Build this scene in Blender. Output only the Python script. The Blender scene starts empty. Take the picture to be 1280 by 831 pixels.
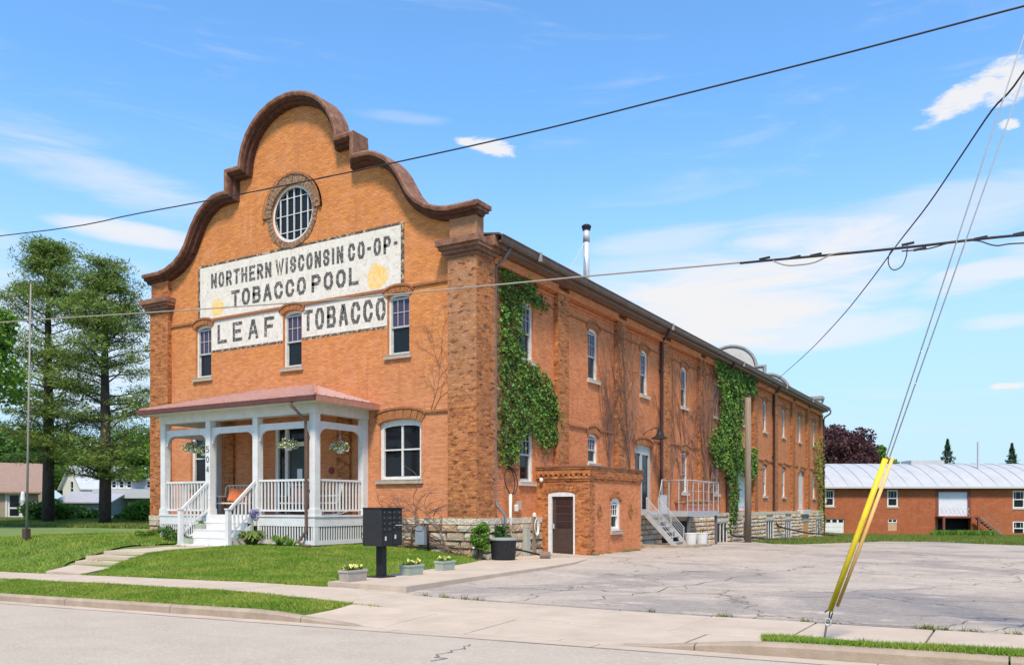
import bpy, math, random
import numpy as np
from mathutils import Vector, Matrix
from mathutils.geometry import tessellate_polygon
random.seed(7); rng = np.random.default_rng(7)
SC = bpy.context.scene
COL = SC.collection
# ------------------------------------------------------------------ camera
TH = math.atan(628/1043); CT, ST = math.cos(TH), math.sin(TH)
CAMX, CAMY, CAMZ, FPX = 14.41, -21.79, 1.75, 1043.0
cam = bpy.data.cameras.new('camera'); camo = bpy.data.objects.new('camera', cam); COL.objects.link(camo)
camo.location = (CAMX, CAMY, CAMZ); camo.rotation_euler = (math.pi/2, 0, TH)
cam.sensor_width = 36; cam.lens = FPX*36/1280; cam.shift_y = (632-415.5)/1280
cam.clip_start = .1; cam.clip_end = 3000
SC.camera = camo
def ray(px, py):
    u = (px-640)/FPX
    return (CT*u-ST, ST*u+CT, -(py-632)/FPX)
def F(px, py, y=.2):      # a point of a plane parallel to the front wall
    r = ray(px, py); t = (y-CAMY)/r[1]; return (CAMX+t*r[0], CAMZ+t*r[2])
def S(px, py, x=-.2):     # a point of a plane parallel to the side wall
    r = ray(px, py); t = (x-CAMX)/r[0]; return (CAMY+t*r[1], CAMZ+t*r[2])
def G(px, py, z=0.):
    r = ray(px, py); t = (z-CAMZ)/r[2]; return (CAMX+t*r[0], CAMY+t*r[1])
def far_point(px, d):
    u = (px-640)/FPX; return (CAMX+d*(CT*u-ST), CAMY+d*(ST*u+CT))
# ------------------------------------------------------------------ light and sky
SUN_EL, SUN_DIR = math.radians(56), Vector((.50, -.87))      # high, from behind the camera
SC.view_settings.view_transform = 'Standard'; SC.view_settings.look = 'None'
SC.view_settings.exposure = 1.2; SC.view_settings.gamma = 1
sun = bpy.data.lights.new('sun', 'SUN'); suno = bpy.data.objects.new('sun', sun); COL.objects.link(suno)
sun.energy = 2.2; sun.angle = math.radians(9); sun.color = (1, .87, .70)
_d = Vector((SUN_DIR.x*math.cos(SUN_EL), SUN_DIR.y*math.cos(SUN_EL), math.sin(SUN_EL)))
suno.rotation_euler = _d.to_track_quat('Z', 'Y').to_euler()
W = bpy.data.worlds.new('World'); SC.world = W; W.use_nodes = True
def build_world():
    nt = W.node_tree; nt.nodes.clear(); N, L = nt.nodes, nt.links
    out = N.new('ShaderNodeOutputWorld'); bg = N.new('ShaderNodeBackground'); L.new(bg.outputs[0], out.inputs[0])
    bg.inputs[1].default_value = .15
    sky = N.new('ShaderNodeTexSky'); sky.sky_type = 'NISHITA'; sky.sun_disc = False
    sky.sun_elevation = SUN_EL; sky.sun_rotation = math.atan2(SUN_DIR.x, SUN_DIR.y)
    sky.air_density = 1.0; sky.dust_density = .6; sky.ozone_density = 3.0
    def math_(op, a, b=None, c=None, clamp=False):
        n = N.new('ShaderNodeMath'); n.operation = op; n.use_clamp = clamp
        for i, v in enumerate((a, b, c)):
            if v is None: continue
            if isinstance(v, (int, float)): n.inputs[i].default_value = v
            else: L.new(v, n.inputs[i])
        return n.outputs[0]
    def ramp(v, lo, hi):
        n = N.new('ShaderNodeMapRange'); n.interpolation_type = 'SMOOTHSTEP'; L.new(v, n.inputs[0])
        n.inputs[1].default_value = lo; n.inputs[2].default_value = hi; return n.outputs[0]
    tc = N.new('ShaderNodeTexCoord'); sp = N.new('ShaderNodeSeparateXYZ'); L.new(tc.outputs['Generated'], sp.inputs[0])
    az = math_('ARCTAN2', sp.outputs[0], sp.outputs[1]); el = math_('ARCSINE', sp.outputs[2])
    cb = N.new('ShaderNodeCombineXYZ'); L.new(az, cb.inputs[0]); L.new(math_('MULTIPLY', el, 2.2), cb.inputs[1])
    def noise(scale, detail, rough, dist=0., sx=1., sy=1., off=0.):
        m = N.new('ShaderNodeMapping'); L.new(cb.outputs[0], m.inputs[0]); m.inputs['Scale'].default_value = (sx, sy, 1)
        m.inputs['Location'].default_value = (off, off*.7, 0); m.inputs['Rotation'].default_value = (0, 0, .16)
        n = N.new('ShaderNodeTexNoise'); L.new(m.outputs[0], n.inputs['Vector'])
        n.inputs['Scale'].default_value = scale; n.inputs['Detail'].default_value = detail
        n.inputs['Roughness'].default_value = rough; n.inputs['Distortion'].default_value = dist
        return n.outputs[0]
    wisp = noise(5.0, 8, .62, .9, .7, 2.2, 3.1); puff = noise(30, 9, .68, .5, .8, 1.2, 1.7); soft = noise(6, 8, .64, .7, .7, 1.7, 9.2)
    # clouds of the photograph: px, py, half width, half height, tilt, strength, kind
    B = [(930, 365, 230, 66, -.16, 1.05, soft), (1120, 300, 190, 46, -.22, .5, soft), (820, 330, 120, 40, -.1, .5, soft), (1010, 415, 130, 22, -.05, .75, soft), (860, 395, 120, 50, 0, .7, soft), (1215, 116, 66, 17, -.33, 1.7, puff), (1262, 100, 40, 24, -.2, 1.6, puff),
         (1262, 156, 14, 6, 0, 1.0, puff), (612, 184, 42, 11, .12, 1.2, puff), (585, 178, 20, 6, .1, 1.0, puff), (120, 222, 190, 24, .12, .62, wisp), (165, 292, 95, 12, .03, .95, soft),
         (1190, 275, 120, 30, -.28, .55, wisp), (1225, 345, 90, 15, -.12, .8, wisp), (1262, 482, 22, 5, 0, 1.0, puff), (1250, 402, 60, 9, 0, .7, wisp), (500, 147, 70, 8, .05, .3, wisp),
         (80, 420, 160, 90, 0, .55, soft), (-160, 300, 200, 60, .1, .7, soft), (1500, 250, 200, 60, -.1, .8, soft), (1600, 90, 160, 40, -.2, 1.0, puff)]
    tot = None
    for px, py, rx, ry, rot, st, nz in B:
        r = Vector(ray(px, py)).normalized(); a0 = math.atan2(r.x, r.y); e0 = math.asin(r.z)
        kx = math.cos(a0+TH)**2*FPX/rx; ky = FPX*(1/ry)
        kx = FPX/rx*1.0/max(.25, math.cos(a0+TH)**1)
        da = math_('SUBTRACT', az, a0); de = math_('SUBTRACT', el, e0)
        c, s = math.cos(rot), math.sin(rot)
        u = math_('MULTIPLY', math_('ADD', math_('MULTIPLY', da, c), math_('MULTIPLY', de, -s)), kx)
        v = math_('MULTIPLY', math_('ADD', math_('MULTIPLY', da, s), math_('MULTIPLY', de, c)), ky)
        d = math_('ADD', math_('MULTIPLY', u, u), math_('MULTIPLY', v, v))
        m = math_('SUBTRACT', 1.25, d)
        m = math_('MAXIMUM', m, -1.0)
        if nz is puff: q = ramp(math_('ADD', math_('MULTIPLY', m, .30), nz), .56, .84)
        else: q = ramp(math_('ADD', math_('MULTIPLY', m, .24), nz), *((.40, .80) if nz is soft else (.46, .90)))
        q = math_('MULTIPLY', q, min(1., st)*.95 if nz is puff else st*.95)
        q = math_('MULTIPLY', q, ramp(m, -.6, .5))
        tot = q if tot is None else math_('MAXIMUM', tot, q)
    gen = math_('MULTIPLY', ramp(wisp, .52, .80), .26)   # thin cirrus all round
    tot = math_('MAXIMUM', tot, gen, clamp=True)
    # the thin haze of the lower sky
    hz = math_('MULTIPLY', ramp(el, .46, .03), .85)
    tint = N.new('ShaderNodeMix'); tint.data_type = 'RGBA'; tint.blend_type = 'MULTIPLY'; tint.inputs[0].default_value = 1
    L.new(sky.outputs[0], tint.inputs[6]); tint.inputs[7].default_value = SKY_TINT
    m1 = N.new('ShaderNodeMix'); m1.data_type = 'RGBA'; L.new(hz, m1.inputs[0]); L.new(tint.outputs[2], m1.inputs[6]); m1.inputs[7].default_value = HAZE_COL
    m2 = N.new('ShaderNodeMix'); m2.data_type = 'RGBA'; L.new(tot, m2.inputs[0]); L.new(m1.outputs[2], m2.inputs[6]); m2.inputs[7].default_value = CLOUD_COL
    L.new(m2.outputs[2], bg.inputs[0])
SKY_TINT = (.53, .76, .87, 1); HAZE_COL = (1.62, 2.12, 2.62, 1); CLOUD_COL = (2.62, 2.62, 2.66, 1)
build_world()
# ------------------------------------------------------------------ materials
MATS = {}
def mat(name, c1, c2=None, rough=.8, scale=6., bump=0., bscale=None, metal=0., detail=5, spec=.4, coords='Object', island=0., stretch=(1, 1, 1), lo=.35, hi=.65, stain=None, bdist=.02, trans=0.):
    if name in MATS: return MATS[name]
    m = bpy.data.materials.new(name); m.use_nodes = True; nt = m.node_tree; N, L = nt.nodes, nt.links
    p = N['Principled BSDF']; p.inputs['Roughness'].default_value = rough; p.inputs['Metallic'].default_value = metal
    p.inputs['Specular IOR Level'].default_value = spec
    c1 = (*c1, 1) if len(c1) == 3 else c1
    p.inputs['Base Color'].default_value = c1
    tc = N.new('ShaderNodeTexCoord'); mp = N.new('ShaderNodeMapping'); L.new(tc.outputs[coords], mp.inputs[0]); mp.inputs['Scale'].default_value = stretch
    col = None
    if c2 is not None:
        n = N.new('ShaderNodeTexNoise'); n.inputs['Scale'].default_value = scale; n.inputs['Detail'].default_value = detail; n.inputs['Roughness'].default_value = .65
        L.new(mp.outputs[0], n.inputs['Vector'])
        r = N.new('ShaderNodeMapRange'); r.inputs[1].default_value = lo; r.inputs[2].default_value = hi; L.new(n.outputs[0], r.inputs[0])
        x = N.new('ShaderNodeMix'); x.data_type = 'RGBA'; L.new(r.outputs[0], x.inputs[0]); x.inputs[6].default_value = c1; x.inputs[7].default_value = (*c2, 1)
        col = x.outputs[2]
    if island:
        g = N.new('ShaderNodeNewGeometry'); h = N.new('ShaderNodeHueSaturation')
        r = N.new('ShaderNodeMapRange'); r.inputs[3].default_value = 1-island; r.inputs[4].default_value = 1+island; L.new(g.outputs['Random Per Island'], r.inputs[0])
        L.new(r.outputs[0], h.inputs['Value'])
        r2 = N.new('ShaderNodeMapRange'); r2.inputs[3].default_value = .5-island*.06; r2.inputs[4].default_value = .5+island*.06; L.new(g.outputs['Random Per Island'], r2.inputs[0])
        L.new(r2.outputs[0], h.inputs['Hue'])
        if col: L.new(col, h.inputs['Color'])
        else: h.inputs['Color'].default_value = c1
        col = h.outputs[0]
    if stain:                                    # large dirt patches: (colour, scale, lo, hi)
        n = N.new('ShaderNodeTexNoise'); n.inputs['Scale'].default_value = stain[1]; n.inputs['Detail'].default_value = 8; n.inputs['Roughness'].default_value = .7; L.new(mp.outputs[0], n.inputs['Vector'])
        r = N.new('ShaderNodeMapRange'); r.inputs[1].default_value = stain[2]; r.inputs[2].default_value = stain[3]; L.new(n.outputs[0], r.inputs[0])
        x = N.new('ShaderNodeMix'); x.data_type = 'RGBA'; L.new(r.outputs[0], x.inputs[0]); x.inputs[7].default_value = (*stain[0], 1)
        if col: L.new(col, x.inputs[6])
        else: x.inputs[6].default_value = c1
        col = x.outputs[2]
    if col: L.new(col, p.inputs['Base Color'])
    if bump:
        n = N.new('ShaderNodeTexNoise'); n.inputs['Scale'].default_value = bscale or scale*4; n.inputs['Detail'].default_value = 6; L.new(mp.outputs[0], n.inputs['Vector'])
        b = N.new('ShaderNodeBump'); b.inputs['Strength'].default_value = bump; b.inputs['Distance'].default_value = bdist; L.new(n.outputs[0], b.inputs['Height']); L.new(b.outputs[0], p.inputs['Normal'])
    if trans:                                    # light through a leaf
        t = N.new('ShaderNodeBsdfTranslucent'); ms = N.new('ShaderNodeMixShader'); ms.inputs[0].default_value = trans
        if col: L.new(col, t.inputs[0])
        else: t.inputs[0].default_value = c1
        L.new(p.outputs[0], ms.inputs[1]); L.new(t.outputs[0], ms.inputs[2]); L.new(ms.outputs[0], N['Material Output'].inputs[0])
    MATS[name] = m; return m
def brick_mat(name, c1, c2, mortar, dark, bw=.215, bh=.0752, patch=None, ms=.007, dlo=.52, dhi=.75, alt=None, mottle=False):
    m = bpy.data.materials.new(name); m.use_nodes = True; nt = m.node_tree; N, L = nt.nodes, nt.links
    p = N['Principled BSDF']; p.inputs['Roughness'].default_value = .9; p.inputs['Specular IOR Level'].default_value = .2
    uv = N.new('ShaderNodeUVMap'); uv.uv_map = 'UVMap'
    # slightly wavering courses
    nz = N.new('ShaderNodeTexNoise'); nz.inputs['Scale'].default_value = 2.5; L.new(uv.outputs[0], nz.inputs['Vector'])
    sb = N.new('ShaderNodeVectorMath'); sb.operation = 'SUBTRACT'; L.new(nz.outputs['Color'], sb.inputs[0]); sb.inputs[1].default_value = (.5, .5, .5)
    sc = N.new('ShaderNodeVectorMath'); sc.operation = 'SCALE'; L.new(sb.outputs[0], sc.inputs[0]); sc.inputs['Scale'].default_value = .012
    ad = N.new('ShaderNodeVectorMath'); L.new(uv.outputs[0], ad.inputs[0]); L.new(sc.outputs[0], ad.inputs[1])
    b = N.new('ShaderNodeTexBrick'); L.new(ad.outputs[0], b.inputs['Vector'])
    b.inputs['Scale'].default_value = 1; b.inputs['Brick Width'].default_value = bw; b.inputs['Row Height'].default_value = bh
    b.inputs['Mortar Size'].default_value = ms; b.inputs['Mortar Smooth'].default_value = .2; b.inputs['Bias'].default_value = -.1
    b.inputs['Color1'].default_value = (*c1, 1); b.inputs['Color2'].default_value = (*c2, 1); b.inputs['Mortar'].default_value = (*mortar, 1)
    base = b.outputs['Color']
    if alt:                                      # (colour1, colour2, from height, to height): older, paler bricks high up
        b2 = N.new('ShaderNodeTexBrick'); L.new(ad.outputs[0], b2.inputs['Vector'])
        for k_, v_ in (('Scale', 1), ('Brick Width', bw), ('Row Height', bh), ('Mortar Size', ms), ('Mortar Smooth', .2), ('Bias', -.1)): b2.inputs[k_].default_value = v_
        b2.inputs['Color1'].default_value = (*alt[0], 1); b2.inputs['Color2'].default_value = (*alt[1], 1); b2.inputs['Mortar'].default_value = (.36, .24, .15, 1)
        sx = N.new('ShaderNodeSeparateXYZ'); L.new(uv.outputs[0], sx.inputs[0]); n3 = N.new('ShaderNodeTexNoise'); n3.inputs['Scale'].default_value = 3; n3.inputs['Detail'].default_value = 6; L.new(uv.outputs[0], n3.inputs['Vector'])
        md = N.new('ShaderNodeMath'); md.operation = 'MULTIPLY_ADD'; L.new(n3.outputs[0], md.inputs[0]); md.inputs[1].default_value = 3.; L.new(sx.outputs[1], md.inputs[2])
        r3 = N.new('ShaderNodeMapRange'); r3.inputs[1].default_value = alt[2]+1.5; r3.inputs[2].default_value = alt[3]+1.5; L.new(md.outputs[0], r3.inputs[0])
        x3 = N.new('ShaderNodeMix'); x3.data_type = 'RGBA'; L.new(r3.outputs[0], x3.inputs[0]); L.new(base, x3.inputs[6]); L.new(b2.outputs['Color'], x3.inputs[7]); base = x3.outputs[2]
    def noise_mix(prev, scale, lo, hi, colr, amt, stretch=(1, 1, 1)):
        mp = N.new('ShaderNodeMapping'); L.new(uv.outputs[0], mp.inputs[0]); mp.inputs['Scale'].default_value = stretch
        n = N.new('ShaderNodeTexNoise'); n.inputs['Scale'].default_value = scale; n.inputs['Detail'].default_value = 9; n.inputs['Roughness'].default_value = .72; L.new(mp.outputs[0], n.inputs['Vector'])
        r = N.new('ShaderNodeMapRange'); r.inputs[1].default_value = lo; r.inputs[2].default_value = hi; r.inputs[4].default_value = amt; L.new(n.outputs[0], r.inputs[0])
        x = N.new('ShaderNodeMix'); x.data_type = 'RGBA'; L.new(r.outputs[0], x.inputs[0]); L.new(prev, x.inputs[6]); x.inputs[7].default_value = (*colr, 1)
        return x.outputs[2]
    c = noise_mix(base, 5.5, dlo, dhi, dark, .75, (.45, 1.8, 1))
    c = noise_mix(c, 22, .52, .66, dark, .6, (.35, 2.2, 1))
    c = noise_mix(c, 1.4, .50, .72, tuple(min(1, v*.8+w*.35) for v, w in zip(c1, (.5, .36, .27))), .55, (.7, 1.2, 1))
    if mottle: c = noise_mix(noise_mix(c, 7.5, .54, .62, (.72, .35, .12), .65, (.5, 1.3, 1)), 5.2, .53, .60, (.12, .033, .016), .85, (.55, 1.5, 1))
    c = noise_mix(c, 2.0, .55, .75, tuple(v*.45 for v in c1), .6, (1.6, .14, 1))
    c = noise_mix(c, .55, .5, .75, tuple(v*.66 for v in c1), .6)
    c = noise_mix(c, 16, .58, .74, tuple(min(1, v*1.55+.03) for v in c2), .55, (.6, 1.5, 1))
    if patch: c = noise_mix(c, patch[1], patch[2], patch[3], patch[0], .8)
    L.new(c, p.inputs['Base Color'])
    inv = N.new('ShaderNodeMath'); inv.operation = 'SUBTRACT'; inv.inputs[0].default_value = 1; L.new(b.outputs['Fac'], inv.inputs[1])
    n2 = N.new('ShaderNodeTexNoise'); n2.inputs['Scale'].default_value = 30; n2.inputs['Detail'].default_value = 5; L.new(uv.outputs[0], n2.inputs['Vector'])
    a2 = N.new('ShaderNodeMath'); a2.operation = 'MULTIPLY_ADD'; L.new(n2.outputs[0], a2.inputs[0]); a2.inputs[1].default_value = .5; L.new(inv.outputs[0], a2.inputs[2])
    bp = N.new('ShaderNodeBump'); bp.inputs['Strength'].default_value = 1.; bp.inputs['Distance'].default_value = .022; L.new(a2.outputs[0], bp.inputs['Height']); L.new(bp.outputs[0], p.inputs['Normal'])
    MATS[name] = m; return m
BR = brick_mat('orange_brick', (.72, .27, .115), (.55, .185, .075), (.58, .35, .21), (.36, .125, .05), dlo=.52, dhi=.72, alt=((.78, .28, .07), (.58, .185, .045), 4.5, 8.0))
BRS = brick_mat('side_brick', (.76, .262, .098), (.58, .178, .064), (.52, .27, .15), (.36, .11, .038), dlo=.5, dhi=.7)
BP = brick_mat('brown_pier_brick', (.54, .185, .058), (.19, .052, .02), (.44, .25, .13), (.46, .17, .06), dlo=.48, dhi=.62, bw=.28, bh=.09, mottle=True)
BPF = brick_mat('weathered_pier_brick', (.54, .185, .058), (.19, .052, .02), (.44, .25, .13), (.46, .17, .06), dlo=.48, dhi=.62, mottle=True, alt=((.42, .215, .115), (.33, .155, .08), 4.6, 6.6))
BG = brick_mat('pale_pier_brick', (.42, .20, .10), (.34, .155, .075), (.36, .23, .14), (.28, .13, .07))
BF = brick_mat('red_far_brick', (.50, .145, .055), (.38, .10, .038), (.40, .19, .11), (.30, .08, .03))
COPED = mat('dark_stone_moulding', (.055, .02, .012), (.11, .042, .026), rough=.85, scale=5, bump=.4, bscale=25)
COPE = mat('brown_stone_coping', (.15, .058, .034), (.28, .14, .085), rough=.8, scale=5, bump=.4, bscale=25)
TRIMD = mat('dark_brown_trim', (.11, .055, .035), (.15, .075, .05), rough=.6, scale=4)
WHITE = mat('white_paint', (.70, .685, .66), (.60, .585, .56), rough=.6, scale=3, bump=.15, bscale=40, detail=8, stain=((.48, .45, .40), 3.5, .60, .80))
WFRAME = mat('window_white', (.72, .71, .68), (.58, .57, .54), rough=.6, scale=8)
GFRAME = mat('pale_grey_sash', (.45, .46, .44), (.36, .37, .35), rough=.6, scale=8)
STONE = mat('limestone', (.60, .46, .31), (.42, .31, .20), rough=.95, scale=3.5, bump=1., bscale=14, bdist=.06, stain=((.20, .15, .11), 2.2, .55, .72))
STONE2 = mat('limestone_pale', (.66, .56, .42), (.50, .41, .30), rough=.95, scale=4, bump=1., bscale=12, bdist=.06, stain=((.26, .2, .16), 2.5, .55, .75))
STONE3 = mat('limestone_rust', (.60, .40, .24), (.46, .28, .16), rough=.95, scale=4, bump=1., bscale=12, bdist=.06, stain=((.20, .14, .1), 2.5, .56, .75))
SMORT = mat('stone_mortar', (.36, .29, .23), (.46, .38, .31), rough=1, scale=9, bump=.6)
SILL = mat('sandstone_sill', (.36, .28, .21), (.45, .36, .28), rough=.9, scale=6, bump=.4)
CONC = mat('concrete', (.53, .42, .32), (.44, .345, .26), rough=.92, scale=1.3, bump=.45, bscale=40, bdist=.006, detail=9, stain=((.36, .30, .25), .7, .56, .8))
CONCD = mat('old_concrete', (.30, .225, .16), (.40, .31, .23), rough=.95, scale=2.5, bump=.6, bscale=50, bdist=.01)
ROOFM = mat('maroon_metal_roof', (.36, .15, .105), (.44, .21, .155), rough=.42, scale=3, spec=.5, stretch=(1, 3, 1), stain=((.44, .25, .21), 1.2, .5, .72))
ROOFD = mat('maroon_fascia', (.09, .028, .02), (.13, .04, .03), rough=.5, scale=3)
GUTT = mat('brown_gutter', (.115, .065, .045), (.16, .10, .075), rough=.45, scale=2)
SOFF = mat('eave_boards', (.15, .085, .055), (.22, .13, .09), rough=.8, scale=5)
DSP = mat('dark_downspout', (.045, .025, .03), (.07, .035, .035), rough=.5, scale=4)
DSB = mat('bronze_downspout', (.12, .07, .05), (.16, .1, .075), rough=.45, scale=4)
BLK = mat('black_metal', (.016, .016, .017), (.026, .025, .025), rough=.5, scale=10, spec=.2)
BOXM = mat('charcoal_mailbox', (.026, .026, .028), (.034, .034, .036), rough=.6, scale=20, bump=.05, spec=.15)
GALV = mat('galvanised_metal', (.48, .48, .48), (.60, .60, .60), rough=.5, scale=6, metal=.25)
RAILM = mat('pale_grey_rail', (.46, .45, .44), (.36, .35, .35), rough=.5, scale=6)
GREYP = mat('grey_painted_deck', (.33, .33, .33), (.4, .4, .4), rough=.7, scale=5)
ROOFT = mat('dark_roofing', (.06, .055, .05), (.09, .08, .07), rough=.9, scale=3, bump=.3)
STUC = mat('pale_render', (.52, .47, .42), (.6, .55, .5), rough=.9, scale=2, bump=.2)
STUG = mat('grey_parapet_cap', (.28, .27, .26), (.36, .35, .33), rough=.8, scale=3)
WOOD = mat('weathered_pole_wood', (.19, .14, .10), (.28, .22, .165), rough=.95, scale=3, stretch=(8, 8, .5), bump=.5)
DOORB = mat('brown_door', (.075, .045, .032), (.055, .033, .025), rough=.55, scale=8)
WIRE = mat('black_wire', (.02, .02, .022), rough=.6)
WIREP = mat('pale_cable', (.36, .31, .25), (.3, .26, .21), rough=.7, scale=3)
YEL = mat('yellow_guard', (.78, .58, .02), (.66, .45, .02), rough=.5, scale=5, stain=((.45, .30, .06), 6, .58, .75), detail=8)
YELP = mat('faded_guard', (.75, .50, .20), (.70, .40, .12), rough=.6, scale=2)
SOIL = mat('soil', (.07, .045, .03), (.11, .075, .05), rough=1, scale=12, bump=.6)
TERRA = mat('terracotta', (.36, .11, .06), (.42, .15, .08), rough=.8, scale=6)
ORG = mat('orange_cushion', (.90, .25, .09), (.80, .2, .07), rough=.9, scale=8)
PINKM = mat('pink_cushion', (.62, .26, .2), (.55, .22, .17), rough=.9, scale=8)
GREENP = mat('green_grey_planter', (.36, .40, .32), (.29, .33, .26), rough=.8, scale=9, bump=.5)
TAUPE = mat('stone_planter', (.42, .36, .30), (.33, .28, .23), rough=.9, scale=9, bump=.5)
CURT = mat('white_curtain', (.62, .62, .64), (.45, .45, .48), rough=.9, scale=3, stretch=(12, 12, .6))
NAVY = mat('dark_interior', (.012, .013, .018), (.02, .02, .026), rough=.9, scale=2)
def glass_mat(name, c, rough=.06):
    m = mat(name, c, rough=rough, spec=.5); return m
GLS = mat('window_glass', (.010, .012, .015), rough=.08, spec=.28); GLV = mat('violet_glass', (.06, .045, .09), rough=.15, spec=.28)
def foliage(name, c1, c2, island=.35, trans=.3): return mat(name, c1, c2, rough=.6, scale=1.6, island=island, trans=trans, spec=.25)
LAWNB = mat('lawn_blades', (.15, .275, .026), (.36, .40, .07), rough=.7, scale=.9, island=.35, trans=.35, spec=.15)
LAWN = mat('lawn_soil', (.085, .15, .02), (.13, .18, .03), rough=1, scale=1.3, bump=.5, bscale=30)
FIELD = mat('far_grass', (.10, .17, .03), (.17, .21, .05), rough=1, scale=.35, bump=.3, bscale=8, stain=((.22, .2, .09), .5, .56, .75))
BARK = mat('pine_bark', (.045, .034, .03), (.085, .065, .055), rough=1, scale=3, bump=.8, stretch=(4, 4, .7))
BARKS = mat('bare_stem', (.13, .075, .055), (.22, .13, .095), rough=1, scale=5)
NEED = foliage('pine_needles', (.15, .225, .05), (.25, .32, .075), .5, .35)
IVY = foliage('ivy_leaves', (.045, .105, .016), (.17, .26, .04), .75, .2)
IVYY = foliage('yellow_ivy_leaves', (.16, .20, .03), (.25, .24, .05), .4, .3)
LEAF = foliage('bright_leaves', (.10, .22, .025), (.18, .30, .04), .35, .35)
LEAFM = foliage('mid_green_leaves', (.06, .14, .025), (.10, .19, .035), .4, .3)
PURP = foliage('copper_beech_leaves', (.065, .025, .03), (.11, .045, .045), .5, .2)
SPRU = foliage('spruce_needles', (.03, .075, .03), (.05, .10, .035), .4, .15)
HOST = foliage('hosta_leaves', (.12, .20, .04), (.28, .32, .10), .4, .3)
FLY = mat('yellow_petals', (.85, .72, .12), (.9, .85, .4), rough=.7, scale=30, island=.2)
FLV = mat('violet_petals', (.22, .18, .36), (.34, .3, .45), rough=.7, scale=30, island=.2)
# ------------------------------------------------------------------ mesh building
ORG_OF = {}
def link(name, me, parent=None, **props):
    o = bpy.data.objects.new(name, me); COL.objects.link(o)
    if parent is not None: o.parent = parent
    for k, v in props.items(): o[k] = v
    return o
def thing(name, label, cat, loc=(0, 0, 0), group=None):
    o = bpy.data.objects.new(name, None); COL.objects.link(o); o.location = loc; o.empty_display_size = .2
    o['label'] = label; o['category'] = cat
    if group: o['group'] = group
    ORG_OF[o.name] = Vector(loc); return o
def origin(o):
    while o is not None:
        if o.name in ORG_OF: return ORG_OF[o.name]
        o = o.parent
    return Vector((0, 0, 0))
def box_uv(me, off=Vector((0, 0, 0))):
    n = len(me.loops)
    if n == 0: return
    uvl = me.uv_layers.new(name='UVMap')
    co = np.empty(len(me.vertices)*3, np.float32); me.vertices.foreach_get('co', co); co = co.reshape(-1, 3)+np.array(off, np.float32)
    vi = np.empty(n, np.int32); me.loops.foreach_get('vertex_index', vi)
    pn = np.empty(len(me.polygons)*3, np.float32); me.polygons.foreach_get('normal', pn); pn = np.abs(pn.reshape(-1, 3))
    lt = np.empty(len(me.polygons), np.int32); me.polygons.foreach_get('loop_total', lt)
    dom = np.repeat(np.argmax(pn, 1), lt); P = co[vi]
    u = np.where(dom == 0, P[:, 1], P[:, 0]); v = np.where(dom == 2, P[:, 1], P[:, 2])
    uvl.data.foreach_set('uv', np.stack([u, v], 1).astype(np.float32).ravel())
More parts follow.
